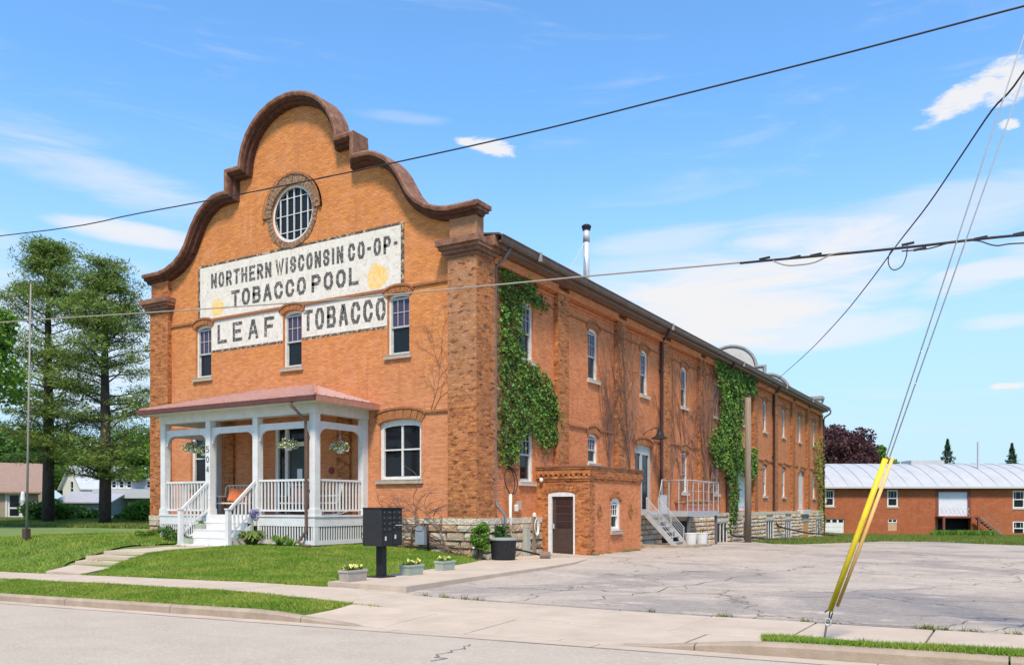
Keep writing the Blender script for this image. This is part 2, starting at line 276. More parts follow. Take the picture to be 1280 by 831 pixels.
class MB:
    def __init__(s): s.v = []; s.f = []
    def add(s, vs, fs):
        b = len(s.v); s.v += [tuple(q) for q in vs]; s.f += [tuple(i+b for i in f) for f in fs]; return s
    def box(s, x0, x1, y0, y1, z0, z1):
        if x0 > x1: x0, x1 = x1, x0
        if y0 > y1: y0, y1 = y1, y0
        if z0 > z1: z0, z1 = z1, z0
        return s.add([(x0, y0, z0), (x1, y0, z0), (x1, y1, z0), (x0, y1, z0), (x0, y0, z1), (x1, y0, z1), (x1, y1, z1), (x0, y1, z1)],
                     [(0, 3, 2, 1), (4, 5, 6, 7), (0, 1, 5, 4), (1, 2, 6, 5), (2, 3, 7, 6), (3, 0, 4, 7)])
    def bar(s, a, b, w, h, up=(0, 0, 1)):        # a box along a-b
        a, b = Vector(a), Vector(b); d = (b-a).normalized(); u = Vector(up)
        r = d.cross(u)
        if r.length < 1e-4: r = d.cross(Vector((1, 0, 0)))
        r.normalize(); u = r.cross(d).normalized(); r *= w/2; u *= h/2
        return s.add([a-r-u, a+r-u, a+r+u, a-r+u, b-r-u, b+r-u, b+r+u, b-r+u], [(0, 1, 2, 3), (4, 7, 6, 5), (0, 4, 5, 1), (1, 5, 6, 2), (2, 6, 7, 3), (3, 7, 4, 0)])
    def tube(s, pts, rad, n=8, caps=True):
        pts = [Vector(p) for p in pts]; rs = rad if isinstance(rad, (list, tuple)) else [rad]*len(pts)
        vs, fs = [], []; prev = None
        for i, p in enumerate(pts):
            d = (pts[min(i+1, len(pts)-1)]-pts[max(i-1, 0)]).normalized()
            if prev is None:
                r = d.cross(Vector((0, 0, 1)));
                if r.length < .05: r = d.cross(Vector((1, 0, 0)))
            else: r = prev-d*prev.dot(d)
            r.normalize(); prev = r; u = r.cross(d)
            for k in range(n):
                a = 2*math.pi*k/n; vs.append(p+r*math.cos(a)*rs[i]+u*math.sin(a)*rs[i])
        for i in range(len(pts)-1):
            for k in range(n):
                k2 = (k+1) % n; fs.append((i*n+k, i*n+k2, (i+1)*n+k2, (i+1)*n+k))
        if caps: fs.append(tuple(range(n-1, -1, -1))); fs.append(tuple(range((len(pts)-1)*n, len(pts)*n)))
        return s.add(vs, fs)
    def lathe(s, c, prof, n=16):                 # prof: (radius, z) pairs
        vs, fs = [], []
        for r, z in prof:
            for k in range(n): a = 2*math.pi*k/n; vs.append((c[0]+r*math.cos(a), c[1]+r*math.sin(a), c[2]+z))
        for i in range(len(prof)-1):
            for k in range(n): k2 = (k+1) % n; fs.append((i*n+k, i*n+k2, (i+1)*n+k2, (i+1)*n+k))
        fs.append(tuple(range(n-1, -1, -1))); fs.append(tuple(range((len(prof)-1)*n, len(prof)*n)))
        return s.add(vs, fs)
    def plate(s, outer, holes, axis, a, b):      # flat slab with holes: outline in (u, z); axis 'y': plane x-z from y=a to y=b; axis 'x'; axis 'z'
        def P(u, w, t): return (u, t, w) if axis == 'y' else ((t, u, w) if axis == 'x' else (u, w, t))
        loops = [outer]+list(holes); flat = [p for l in loops for p in l]; n = len(flat)
        tris = tessellate_polygon([[Vector((p[0], p[1], 0)) for p in l] for l in loops])
        vs = [P(p[0], p[1], a) for p in flat]+[P(p[0], p[1], b) for p in flat]; fs = []
        for t in tris: fs.append(tuple(t)); fs.append(tuple(n+i for i in reversed(t)))
        o = 0
        for l in loops:
            m = len(l)
            for i in range(m): j = (i+1) % m; fs.append((o+i, o+j, n+o+j, n+o+i))
            o += m
        s.add(vs, fs); s.fixn = True; return s
    fixn = False
    def build(s, name, material, parent=None, smooth=False, **props):
        og = origin(parent); me = bpy.data.meshes.new(name)
        me.from_pydata([(v[0]-og.x, v[1]-og.y, v[2]-og.z) for v in s.v], [], s.f)
        if s.fixn:
            import bmesh
            bm = bmesh.new(); bm.from_mesh(me); bmesh.ops.recalc_face_normals(bm, faces=bm.faces); bm.to_mesh(me); bm.free()
        me.materials.append(material); me.update(); box_uv(me, og)
        if smooth: me.polygons.foreach_set('use_smooth', [True]*len(me.polygons))
        return link(name, me, parent, **props)
def np_mesh(name, V, Fc, material, parent=None, **props):      # V (n,3), Fc (m,k) arrays
    og = origin(parent); me = bpy.data.meshes.new(name); V = np.asarray(V, np.float32)-np.array(og, np.float32); k = Fc.shape[1]
    me.vertices.add(len(V)); me.vertices.foreach_set('co', V.ravel())
    me.loops.add(Fc.size); me.loops.foreach_set('vertex_index', Fc.astype(np.int32).ravel())
    me.polygons.add(len(Fc)); me.polygons.foreach_set('loop_start', np.arange(0, Fc.size, k, dtype=np.int32)); me.polygons.foreach_set('loop_total', np.full(len(Fc), k, np.int32))
    me.update(calc_edges=True); me.materials.append(material)
    return link(name, me, parent, **props)
def leaf_quads(C, size, aspect=.55, normal=None, nspread=1., droop=0.):
    n = len(C); d = rng.normal(size=(n, 3)); d[:, 2] -= droop
    if normal is not None: nn = np.array(normal)+rng.normal(size=(n, 3))*nspread
    else: nn = rng.normal(size=(n, 3))
    nn /= np.linalg.norm(nn, axis=1)[:, None]
    d -= nn*np.sum(d*nn, 1)[:, None]; d /= np.linalg.norm(d, axis=1)[:, None]; r = np.cross(nn, d)
    s = (size*(.6+.8*rng.random(n)))[:, None] if np.isscalar(size) else size[:, None]
    V = np.empty((n, 4, 3)); V[:, 0] = C-d*s*.5; V[:, 1] = C+r*s*aspect*.5; V[:, 2] = C+d*s*.5+nn*s*.1; V[:, 3] = C-r*s*aspect*.5
    return V.reshape(-1, 3), np.arange(n*4).reshape(n, 4)
def in_poly(P, poly):
    x, y = P[:, 0], P[:, 1]; ins = np.zeros(len(P), bool); n = len(poly)
    for i in range(n):
        x1, y1 = poly[i]; x2, y2 = poly[(i+1) % n]
        if y1 == y2: continue
        c = ((y1 > y) != (y2 > y)) & (x < (x2-x1)*(y-y1)/(y2-y1)+x1); ins ^= c
    return ins
def sample_poly(poly, n):
    p = np.array(poly); lo, hi = p.min(0), p.max(0); out = np.empty((0, 2))
    while len(out) < n:
        q = lo+(hi-lo)*rng.random((n*2, 2)); out = np.vstack([out, q[in_poly(q, poly)]])
    return out[:n]
def interp(x, pts):
    return np.interp(x, [p[0] for p in pts], [p[1] for p in pts])
def copy_tree(o, parent=None, keep=None):
    c = o.copy(); COL.objects.link(c)
    if parent is not None: c.parent = parent
    for ch in list(o.children): copy_tree(ch, c)
    return c
# ------------------------------------------------------------------ the lie of the land
ZS = [(-60, -.45), (-12, -.13), (-9.5, -.07), (0, .10), (3, .125), (5.2, .06), (10, .06), (14.5, .10), (30, .35), (80, .6)]
ZB = [(-60, .75), (-45, .62), (-26, .26), (-24, .25), (-20, .45), (-16, .66), (-12, .60), (-9, .45), (-5, .46), (-4.2, .43), (-1.2, .25), (0, .13), (1, .08)]
ZY = [(-9.4, .06), (0, 0), (9, 0), (26, -.37), (48, -.86), (60, -1.10), (75, -1.25), (900, -1.25)]
def zroad(x): return .02*(np.clip(x, -15, 40)-5.5)
def zland(x, y):
    x = np.asarray(x, float); y = np.asarray(y, float)
    zs = interp(x, ZS)
    t = np.clip((y+9.4)/4.2, 0, 1); t = t*t*(3-2*t)
    left = zs+(interp(x, ZB)-zs)*t
    tr = np.clip((y+9.4)/9.4, 0, 1)
    right = np.where(y < 0, zs+(0-zs)*tr, interp(y, ZY))
    w = np.clip(x/2., 0, 1)                                     # left of the building line -> right
    back = np.clip((y-0)/8., 0, 1)*np.clip((x+16)/16., 0, 1)
    w = np.maximum(w, back)
    z = left*(1-w)+right*w
    zst = np.where(y < -12.7, zroad(x), zroad(x)+.13)
    k = np.clip((y+9.4)/-1.8, 0, 1)
    return z*(1-k)+zst*k
def Z(x, y): return float(zland(x, y))
def ground_hit(px, py):                                          # where a line of sight meets the land
    r = ray(px, py); lo, hi = 1., 400.
    t = 3.
    while t < 400 and CAMZ+t*r[2] > Z(CAMX+t*r[0], CAMY+t*r[1]): t += .5
    return (CAMX+t*r[0], CAMY+t*r[1])
def sheet(name, x0, x1, y0, y1, nx, ny, material, zf, poly=None, parent=None, xs=None, ys=None, **props):
    xs = np.linspace(x0, x1, nx) if xs is None else xs; ys = np.linspace(y0, y1, ny) if ys is None else ys
    X, Y = np.meshgrid(xs, ys); V = np.stack([X.ravel(), Y.ravel(), zf(X.ravel(), Y.ravel())], 1); nx = len(xs); ny = len(ys)
    i = np.arange(nx-1); j = np.arange(ny-1); I, J = np.meshgrid(i, j); a = (J*nx+I).ravel(); Fc = np.stack([a, a+1, a+1+nx, a+nx], 1)
    if poly is not None:
        c = V[Fc].mean(1)[:, :2]; Fc = Fc[in_poly(c, poly)]
    return np_mesh(name, V, Fc, material, parent, **props)
# ------------------------------------------------------------------ ground, road, pavements, lawns
import bmesh
def poly_sheet(name, poly, zf, material, step=.5, thick=0., parent=None, **props):
    bm = bmesh.new(); vs = [bm.verts.new((p[0], p[1], 0)) for p in poly]; bm.faces.new(vs)
    xs = [p[0] for p in poly]; ys = [p[1] for p in poly]
    for ax, lo, hi in ((0, min(xs), max(xs)), (1, min(ys), max(ys))):
        k = math.floor(lo/step)+1
        while k*step < hi-1e-4:
            if k*step > lo+1e-4:
                co = [0, 0, 0]; no = [0, 0, 0]; co[ax] = k*step; no[ax] = 1
                bmesh.ops.bisect_plane(bm, geom=bm.verts[:]+bm.edges[:]+bm.faces[:], plane_co=co, plane_no=no, dist=1e-5)
            k += 1
    if thick:
        r = bmesh.ops.extrude_face_region(bm, geom=bm.faces[:]); low = [g for g in r['geom'] if isinstance(g, bmesh.types.BMVert)]
        lowset = set(low)
    else: lowset = set()
    for v in bm.verts: v.co.z = float(zf(v.co.x, v.co.y))-(thick if v in lowset else 0)
    bmesh.ops.recalc_face_normals(bm, faces=bm.faces)
    og = origin(parent); me = bpy.data.meshes.new(name); bm.to_mesh(me); bm.free()
    if not thick and me.polygons and me.polygons[0].normal.z < 0: me.flip_normals()
    me.materials.append(material); box_uv(me)
    return link(name, me, parent, **props)
STRU = 'structure'
def axis_pts(lo, hi, a, b, fine, grow=1.25):
    p = list(np.arange(a, b+1e-6, fine)); s = fine
    x = a
    while x > lo: s *= grow; x -= s; p.insert(0, max(x, lo))
    x = p[-1]; s = fine
    while x < hi: s *= grow; x += s; p.append(min(x, hi))
    return np.array(p)
gx = axis_pts(-700, 700, -28, 24, .5); gy = axis_pts(-500, 900, -14, 12, .5)
sheet('ground', 0, 0, 0, 0, 0, 0, FIELD, lambda x, y: zland(x, y)-.05-.25*((y < -12.4) & (y > -25.6))-.16*((y >= -12.4) & (y < -9.3)), xs=gx, ys=gy, kind=STRU)
# road
ASPH = mat('bleached_road_asphalt', (.385, .315, .245), (.445, .368, .29), rough=.95, scale=1.1, bump=.8, bscale=45, bdist=.012, detail=10, stretch=(.7, 1.2, 1), stain=((.54, .45, .365), 26, .5, .68))
road_y0, road_y1 = -25.5, -13.05
sheet('road', 0, 0, 0, 0, 0, 0, ASPH, lambda x, y: zroad(x)+.02+.0*y, xs=np.linspace(-80, 90, 171), ys=np.linspace(road_y0, road_y1, 16), kind=STRU)
# concrete gutter along the kerb
g = link('gutter_strip', None, kind=STRU)
x = -60.
while x < 60:
    m = MB(); w = 3.04
    for a in range(2):
        xa, xb = x+a*w/2, x+(a+1)*w/2
        m.add([(xa, -13.05, zroad(xa)+.021), (xb, -13.05, zroad(xb)+.021), (xb, -12.72, zroad(xb)+.012), (xa, -12.72, zroad(xa)+.012)], [(0, 1, 2, 3)])
    m.build('gutter_slab', CONC, g); x += w+.012
# kerb: rounded top stones, tapering down at the driveway
def kerb_h(x): return float(np.interp(x, [-60, 4.5, 6.4, 10.6, 12.0, 60], [.15, .15, .012, .012, .15, .15]))
k = link('kerb', None, kind=STRU)
def kerb_piece(xa, xb):
    n = 6; vs = []; fs = []
    sec = [(-12.72, -.1), (-12.715, .75), (-12.69, .95), (-12.66, 1.), (-12.56, 1.), (-12.54, -.1)]
    for i in range(n+1):
        x = xa+(xb-xa)*i/n; h = kerb_h(x); wob = .004*math.sin(x*9)
        for y, q in sec: vs.append((x, y+wob, zroad(x)+(h*q if q > 0 else -.1)))
    c = len(sec)
    for i in range(n):
        for j in range(c-1): fs.append((i*c+j, (i+1)*c+j, (i+1)*c+j+1, i*c+j+1))
    fs += [tuple(range(c)), tuple(n*c+j for j in reversed(range(c)))]
    return MB().add(vs, fs)
x = -60.0+1.42
while x < 60:
    x2 = x+3.04
    for a, b in ((x, x2),):
        if kerb_h((a+b)/2) > .02 or kerb_h(a) > .02 or kerb_h(b) > .02: kerb_piece(a, b-.018).build('kerb_stone', CONCD, k)
    x = x2
# pavement: single slabs with open joints
pv = link('sidewalk', None, kind=STRU)
def slab(par, name, x0, x1, y0, y1, zf, th=.1, material=CONC, gap=.012, jit=.004, skew=0.):
    j = random.uniform(-jit, jit); g_ = gap/2
    c = [(x0+g_, y0+g_), (x1-g_, y0+g_), (x1-g_+skew, y1-g_), (x0+g_+skew, y1-g_)]
    vs = [(a, b, zf(a, b)+j) for a, b in c]; e = .008
    top = [(a+(e if i in (0, 3) else -e), b+(e if i < 2 else -e), zf(a, b)+j+.0) for i, (a, b) in enumerate(c)]
    mid = [(a, b, z-.008) for a, b, z in vs]; low = [(a, b, z-th) for a, b, z in vs]
    fs = [(0, 1, 2, 3)]+[(i, 4+i, 4+(i+1) % 4, (i+1) % 4) for i in range(4)]+[(4+i, 8+i, 8+(i+1) % 4, 4+(i+1) % 4) for i in range(4)]
    return MB().add(top+mid+low, fs).build(name, material, par)
zsw = lambda x, y: Z(x, y)+.03
def zwalk(x, y): return float(interp(x, ZS))+.02+(y+9.4)*-.01
x = -30.
while x < 40:
    slab(pv, 'paving_slab', x, x+1.5, -11.3, -9.42, zwalk, gap=.026); x += 1.5
# driveway apron
ap = link('driveway_apron', None, kind=STRU)
def zapron(x, y):
    t = min(1, max(0, (y+12.7)/1.4)); return (zroad(x)+.014)*(1-t)+zwalk(x, -11.3)*t
for i in range(5):
    xa = 5.35+i*1.42 if i else 3.2; xb = 5.35+(i+1)*1.42
    slab(ap, 'apron_slab', xa, xb, -12.71, -11.31, zapron, th=.05, gap=.03)
x = 4.4
# parking lot
LOTM = bpy.data.materials.new('worn_lot_asphalt'); LOTM.use_nodes = True
def lot_material():
    nt = LOTM.node_tree; N, L = nt.nodes, nt.links; p = N['Principled BSDF']; p.inputs['Roughness'].default_value = .95; p.inputs['Specular IOR Level'].default_value = .2
    tc = N.new('ShaderNodeTexCoord')
    def nz(scale, lo, hi, st=(1, 1, 1), d=9, rough=.65, dist=0.):
        mp = N.new('ShaderNodeMapping'); mp.inputs['Scale'].default_value = st; mp.inputs['Rotation'].default_value = (0, 0, .25); L.new(tc.outputs['Object'], mp.inputs[0])
        n = N.new('ShaderNodeTexNoise'); n.inputs['Scale'].default_value = scale; n.inputs['Detail'].default_value = d; n.inputs['Roughness'].default_value = rough; n.inputs['Distortion'].default_value = dist; L.new(mp.outputs[0], n.inputs['Vector'])
        r = N.new('ShaderNodeMapRange'); r.inputs[1].default_value = lo; r.inputs[2].default_value = hi; L.new(n.outputs[0], r.inputs[0]); return r.outputs[0]
    def mix(f, a, b):
        x = N.new('ShaderNodeMix'); x.data_type = 'RGBA'; L.new(f, x.inputs[0])
        for i, v in ((6, a), (7, b)):
            if isinstance(v, tuple): x.inputs[i].default_value = (*v, 1)
            else: L.new(v, x.inputs[i])
        return x.outputs[2]
    c = mix(nz(.55, .40, .62), (.50, .405, .315), (.40, .325, .26))
    c = mix(nz(.20, .50, .58, (1, 1, 1), 8, .6, .6), c, (.29, .24, .205))          # bluish re-surfaced patch
    c = mix(nz(1.3, .56, .66, (.5, 1, 1), 10, .7), c, (.60, .49, .38))         # broken pale patches
    c = mix(nz(2.2, .60, .68, (.6, 1, 1), 10, .75), c, (.22, .185, .16))
    c = mix(nz(9, .55, .68, (.6, 1, 1), 8, .75), c, (.56, .46, .36))
    c = mix(nz(11, .58, .70, (.5, 1, 1), 8, .75), c, (.24, .20, .17))
    c = mix(nz(40, .45, .7, d=3), c, (.34, .30, .27))
    # cracks
    mp = N.new('ShaderNodeMapping'); L.new(tc.outputs['Object'], mp.inputs[0]); n = N.new('ShaderNodeTexNoise'); n.inputs['Scale'].default_value = 1.2; n.inputs['Detail'].default_value = 6; L.new(mp.outputs[0], n.inputs['Vector'])
    a = N.new('ShaderNodeMixRGB'); a.blend_type = 'LINEAR_LIGHT'; a.inputs[0].default_value = .8; L.new(mp.outputs[0], a.inputs[1]); L.new(n.outputs['Color'], a.inputs[2])
    hs = []
    for sc, w in ((.22, .007), (.9, .010)):
        v = N.new('ShaderNodeTexVoronoi'); v.feature = 'DISTANCE_TO_EDGE'; v.inputs['Scale'].default_value = sc; L.new(a.outputs[0], v.inputs['Vector'])
        r = N.new('ShaderNodeMapRange'); r.inputs[1].default_value = 0; r.inputs[2].default_value = w; r.inputs[3].default_value = .75; r.inputs[4].default_value = 0; L.new(v.outputs['Distance'], r.inputs[0])
        if sc > 1:
            mm = N.new('ShaderNodeMath'); mm.operation = 'MULTIPLY'; L.new(r.outputs[0], mm.inputs[0]); L.new(nz(.35, .47, .56), mm.inputs[1]); f = mm.outputs[0]
        else: f = r.outputs[0]
        c = mix(f, c, (.17, .14, .11)); hs.append(f)
    L.new(c, p.inputs['Base Color'])
    n2 = N.new('ShaderNodeTexNoise'); n2.inputs['Scale'].default_value = 14; n2.inputs['Detail'].default_value = 10; L.new(tc.outputs['Object'], n2.inputs['Vector'])
    s = N.new('ShaderNodeMath'); s.operation = 'SUBTRACT'; L.new(n2.outputs[0], s.inputs[0]); L.new(hs[0], s.inputs[1])
    b = N.new('ShaderNodeBump'); b.inputs['Strength'].default_value = 1.; b.inputs['Distance'].default_value = .035; L.new(s.outputs[0], b.inputs['Height']); L.new(b.outputs[0], p.inputs['Normal'])
lot_material()
far_edge = [ground_hit(*p) for p in [(905, 675), (935, 677), (968, 680.5), (1000, 681), (1040, 679.5), (1107, 677), (1180, 678), (1230, 680.5), (1330, 684), (1500, 690)]]
lot = [(3.4, -9.42), (40, -9.42), (40, 20)]+[tuple(p) for p in reversed(far_edge) if p[0] < 38]+[(.15, far_edge[0][1]), (-.2, 8.0), (-.2, 4.0), (1.2, 2.5), (2.5, -2)]
poly_sheet('parking_lot', lot, lambda x, y: Z(x, y)+.0+(.035 if y > -9 else .015), LOTM, step=.8, kind=STRU)
# raised concrete walk along the building to the annex door
wk = link('raised_walk', None, kind=STRU)
def zraised(x, y): return float(np.interp(y, [-9.3, -2, 4.2], [.225, .13, .02]))
LE = [(-9.3, 2.55), (-6.3, 2.2), (-4.4, 1.75), (-1.5, 1.0), (.05, .35), (4.18, -.1)]
RE = [(-9.3, 4.55), (-6.5, 4.2), (-2.2, 3.75), (1.0, 3.2), (3.2, 2.35), (4.18, 1.9)]
ys = [-9.3, -7.0, -4.7, -2.3, .05, 2.1, 4.18]
for a, b in zip(ys[:-1], ys[1:]):
    l = lambda y: float(np.interp(y, [p[0] for p in LE], [p[1] for p in LE])); r = lambda y: float(np.interp(y, [p[0] for p in RE], [p[1] for p in RE]))
    a2, b2 = a+.008, b-.008
    poly_sheet('walk_slab', [(l(a2), a2), (r(a2), a2), (r(b2), b2), (l(b2), b2)], zraised, CONC, step=5, thick=.24, parent=wk)
poly_sheet('kerb_lip', [(4.57, -9.3), (4.75, -9.3), (4.4, -6.5), (3.95, -2.2), (3.4, 1.0), (3.22, 1.0), (3.77, -2.2), (4.22, -6.5)], lambda x, y: zraised(x, y)-.17, CONCD, step=5, thick=.06, parent=wk)
# front path with three steps
fp = link('front_path', None, kind=STRU)
def path_piece(name, pts, z0, z1=None, th=.14):
    ya, yb = min(p[1] for p in pts), max(p[1] for p in pts)
    return poly_sheet(name, pts, lambda x, y: z0 if z1 is None else z0+(z1-z0)*(y-ya)/(yb-ya), CONC, step=9, thick=th, parent=fp)
path_piece('path_slab', [(-7.25, -9.40), (-5.65, -9.40), (-6.95, -7.62), (-8.75, -7.72)], .05, .07)
path_piece('path_step', [(-8.75, -7.70), (-6.95, -7.60), (-7.25, -7.05), (-9.0, -7.25)], .17, th=.2)
path_piece('path_step', [(-9.0, -7.23), (-7.25, -7.03), (-7.5, -6.35), (-9.2, -6.55)], .28, th=.2)
path_piece('path_slab', [(-9.2, -6.53), (-7.5, -6.33), (-7.1, -5.2), (-9.5, -5.2)], .39, .41, th=.25)
path_piece('path_slab', [(-9.5, -5.19), (-7.1, -5.19), (-7.0, -3.3), (-9.7, -3.3)], .41, .43, th=.25)
PATH = [(-7.3, -9.45), (-5.6, -9.45), (-6.9, -7.4), (-7.45, -6.3), (-6.95, -3.2), (-9.75, -3.2), (-9.3, -6.2), (-9.0, -7.7)]
# side street footpath on the left and the strip of lawn
sp_ = link('side_path', None, kind=STRU)
y = -9.4
while y < 60:
    slab(sp_, 'path_slab', -25.7, -24.2, y, y+1.8, lambda a, b: Z(a, b)+.03, gap=.02); y += 1.8
# lawns: soil sheets and the blades that grow on them
SLABP = [(2.55, -9.4), (4.6, -9.4), (3.2, 1.2), (-.1, 4.2), (.35, .0), (1.75, -4.4)]
LAWNS = [('front_lawn', [(-7.45, -9.38), (-24.1, -9.38), (-24.1, 14), (-16.25, 14), (-16.25, .2), (-12.3, .1), (-12.3, -2.3), (-9.8, -2.5), (-9.9, -5), (-9.35, -6.5), (-9.05, -7.7)]),
         ('front_lawn', [(-5.5, -9.38), (2.5, -9.38), (2.15, -6.3), (1.7, -4.4), (.95, -1.5), (.3, .05), (-4.6, .1), (-4.6, -2.3), (-6.9, -2.4), (-6.9, -5.2), (-7.35, -6.4), (-6.85, -7.6)]),
         ('verge', [(-40, -12.53), (4.2, -12.53), (4.75, -12.25), (4.98, -11.75), (5.05, -11.33), (-40, -11.33)]),
         ('verge', [(11.9, -12.0), (12.3, -12.53), (40, -12.53), (40, -11.33), (12.1, -11.33), (11.8, -11.6)])]
zl = lambda x, y: Z(x, y)+.0
def zv(x, y):
    if y < -11.3: return max(float(zroad(x))+kerb_h(x)*.95, 0*x+float(zwalk(x, -11.3))-.02) if True else 0
    return Z(x, y)
KH = [(-60, .13), (4.0, .13), (5.1, .05), (6.5, .02), (11, .02), (12.2, .13), (60, .13)]
def zvv(x, y):
    b = zroad(x)+interp(x, KH); t = np.clip((y+12.53)/1.2, 0, 1); return b+t*(interp(x, ZS)+.045-b)+.01
for nm, P in LAWNS:
    if nm == 'verge': poly_sheet(nm, P, lambda x, y: float(zvv(np.array([x]), np.array([y]))[0])-.004, LAWN, step=.3, thick=.05, kind=STRU)
    else: poly_sheet(nm, P, zl, LAWN, step=.4, kind=STRU)
def blades(name, P, zf, n, h, w=.014, material=LAWNB, lean=.5):
    q = sample_poly(P, n); z = zf(q[:, 0], q[:, 1]); C = np.column_stack([q, z]); m = len(C)
    a = rng.random(m)*2*math.pi; d = np.stack([np.cos(a), np.sin(a), np.zeros(m)], 1)
    patch = .55+.8*(np.sin(q[:, 0]*1.9+np.sin(q[:, 1]*1.3)*2)*.5+.5)*rng.random(m)
    hh = (h*(.55+.75*rng.random(m))*patch)[:, None]; ln = rng.normal(size=(m, 3))*lean*hh; ln[:, 2] = 0
    ww = (w*(.7+.6*rng.random(m)))[:, None]
    V = np.empty((m, 3, 3)); V[:, 0] = C-d*ww; V[:, 1] = C+d*ww; V[:, 2] = C+ln+np.array([0, 0, 1])*hh
    V[:, :, 2] -= .005
    return np_mesh(name, V.reshape(-1, 3), np.arange(m*3).reshape(m, 3), material, kind='stuff', label='short green lawn grass', category='grass')
zlv = lambda x, y: zland(x, y)
vis = lambda P, x0: [(max(p[0], x0), p[1]) for p in P]
blades('lawn_grass', LAWNS[1][1], zlv, 170000, .06, .010)
blades('lawn_grass', vis(LAWNS[0][1], -24.1), zlv, 110000, .085, .015)
blades('verge_grass', vis(LAWNS[2][1], -5), zvv, 80000, .05, .010)
blades('verge_grass', [(min(p[0], 16), p[1]) for p in LAWNS[3][1]], zvv, 50000, .065, .009)

# a few cracks in the road and weeds in the joints
def crack(name, pts, w, zf, material, par=None, **props):
    m = MB(); n = len(pts)
    for i in range(n-1):
        (xa, ya), (xb, yb) = pts[i], pts[i+1]; dx, dy = xb-xa, yb-ya; l = math.hypot(dx, dy); nx, ny = -dy/l*w*random.uniform(.6, 1.3), dx/l*w*random.uniform(.6, 1.3)
        m.add([(xa-nx, ya-ny, zf(xa, ya)), (xa+nx, ya+ny, zf(xa, ya)), (xb+nx, yb+ny, zf(xb, yb)), (xb-nx, yb-ny, zf(xb, yb))], [(0, 3, 2, 1)])
    return m.build(name, material, par, **props)
TAR = mat('dark_crack_filler', (.13, .11, .095), (.18, .15, .13), rough=.9, scale=20)
def wander(a, b, n=14, j=.05):
    return [(a[0]+(b[0]-a[0])*i/n+random.gauss(0, j)*(0 < i < n), a[1]+(b[1]-a[1])*i/n+random.gauss(0, j)*(0 < i < n)) for i in range(n+1)]
zr4 = lambda x, y: float(zroad(x))+.026
crack('road_crack', wander(G(588, 809, .05), G(540, 834, .02)), .010, zr4, TAR, kind=STRU)
crack('road_crack', wander((-9, -15.2), (-2, -14.9), 30), .008, zr4, TAR, kind=STRU)
crack('road_joint', [(x, -13.06) for x in np.arange(-40, 40, 1.)], .010, zr4, TAR, kind=STRU)
crack('lot_joint', wander((4.8, -9.41), (34, -9.41), 60, .006), .014, lambda x, y: zwalk(x, y)+.012, TAR, kind=STRU)
for i, (a, b) in enumerate((((5.2, -7.5), (16, -4.5)), ((4.4, -2), (13, 1.5)), ((8, -8.5), (9.5, 3.5)), ((5, 3.0), (20, 9)), ((13, -8.0), (22, -6.5)))):
    crack('lot_crack', wander(a, b, 40, .10), .012, lambda x, y: Z(x, y)+.043, TAR, kind=STRU)
def tufts(name, pts, n, spread, zf, h, material, w=.008):
    C = np.array([[p[0]+random.gauss(0, spread), p[1]+random.gauss(0, spread*.5)] for p in pts for _ in range(n)]); z = np.array([zf(a, b) for a, b in C]); m = len(C); a = rng.random(m)*6.283; d = np.stack([np.cos(a), np.sin(a), np.zeros(m)], 1); hh = (h*(.4+rng.random(m)))[:, None]; ln = rng.normal(size=(m, 3))*.6*hh; ln[:, 2] = 0; C = np.column_stack([C, z])
    V = np.empty((m, 3, 3)); V[:, 0] = C-d*w; V[:, 1] = C+d*w; V[:, 2] = C+ln+np.array([0, 0, 1])*hh; return np_mesh(name, V.reshape(-1, 3), np.arange(m*3).reshape(m, 3), material, kind='stuff', label='small weeds growing in the pavement joints', category='weeds')
jp = [(random.uniform(5, 22), -9.41+random.gauss(0, .02)) for _ in range(26)]+[(12.2+random.random()*2.3, -11.28) for _ in range(10)]+[(1.92+random.random()*.1, 4.3+random.random()*4.4) for _ in range(24)]+[(random.uniform(-.1, .1)+1.0, 10+random.random()*2) for _ in range(6)]
tufts('joint_weeds', jp, 26, .05, lambda x, y: (zwalk(x, y) if y < -9 else Z(x, y)+.03), .07, ROUGHW := mat('weed_green', (.14, .20, .05), (.22, .24, .08), rough=.8, scale=4, island=.3, trans=.3))
# ragged grass and soil creeping over the pavement edges
edge = [(x, -9.40+random.gauss(0, .02)) for x in np.arange(-5.6, 2.5, .12)]+[(x, -9.40) for x in np.arange(-20, -7.4, .2)]+[(x, -11.31) for x in np.arange(-6, 5.6, .15)]+[(x, -12.56) for x in np.arange(-5, 3.4, .15)]+[(x, -12.56) for x in np.arange(12.3, 15, .15)]
tufts('edge_grass', edge, 34, .045, lambda x, y: (zwalk(x, y)+.0 if y > -11.9 else float(zroad(x))+.14), .05, LAWNB)
tufts('dry_grass', [(random.uniform(-5, 2), random.uniform(-9.2, -1)) for _ in range(60)]+[(random.uniform(-16, -8), random.uniform(-9.2, 0)) for _ in range(60)], 60, .25, lambda x, y: Z(x, y), .06, mat('straw_grass', (.36, .34, .12), (.30, .31, .09), rough=.9, scale=3, island=.2, trans=.2), .007)
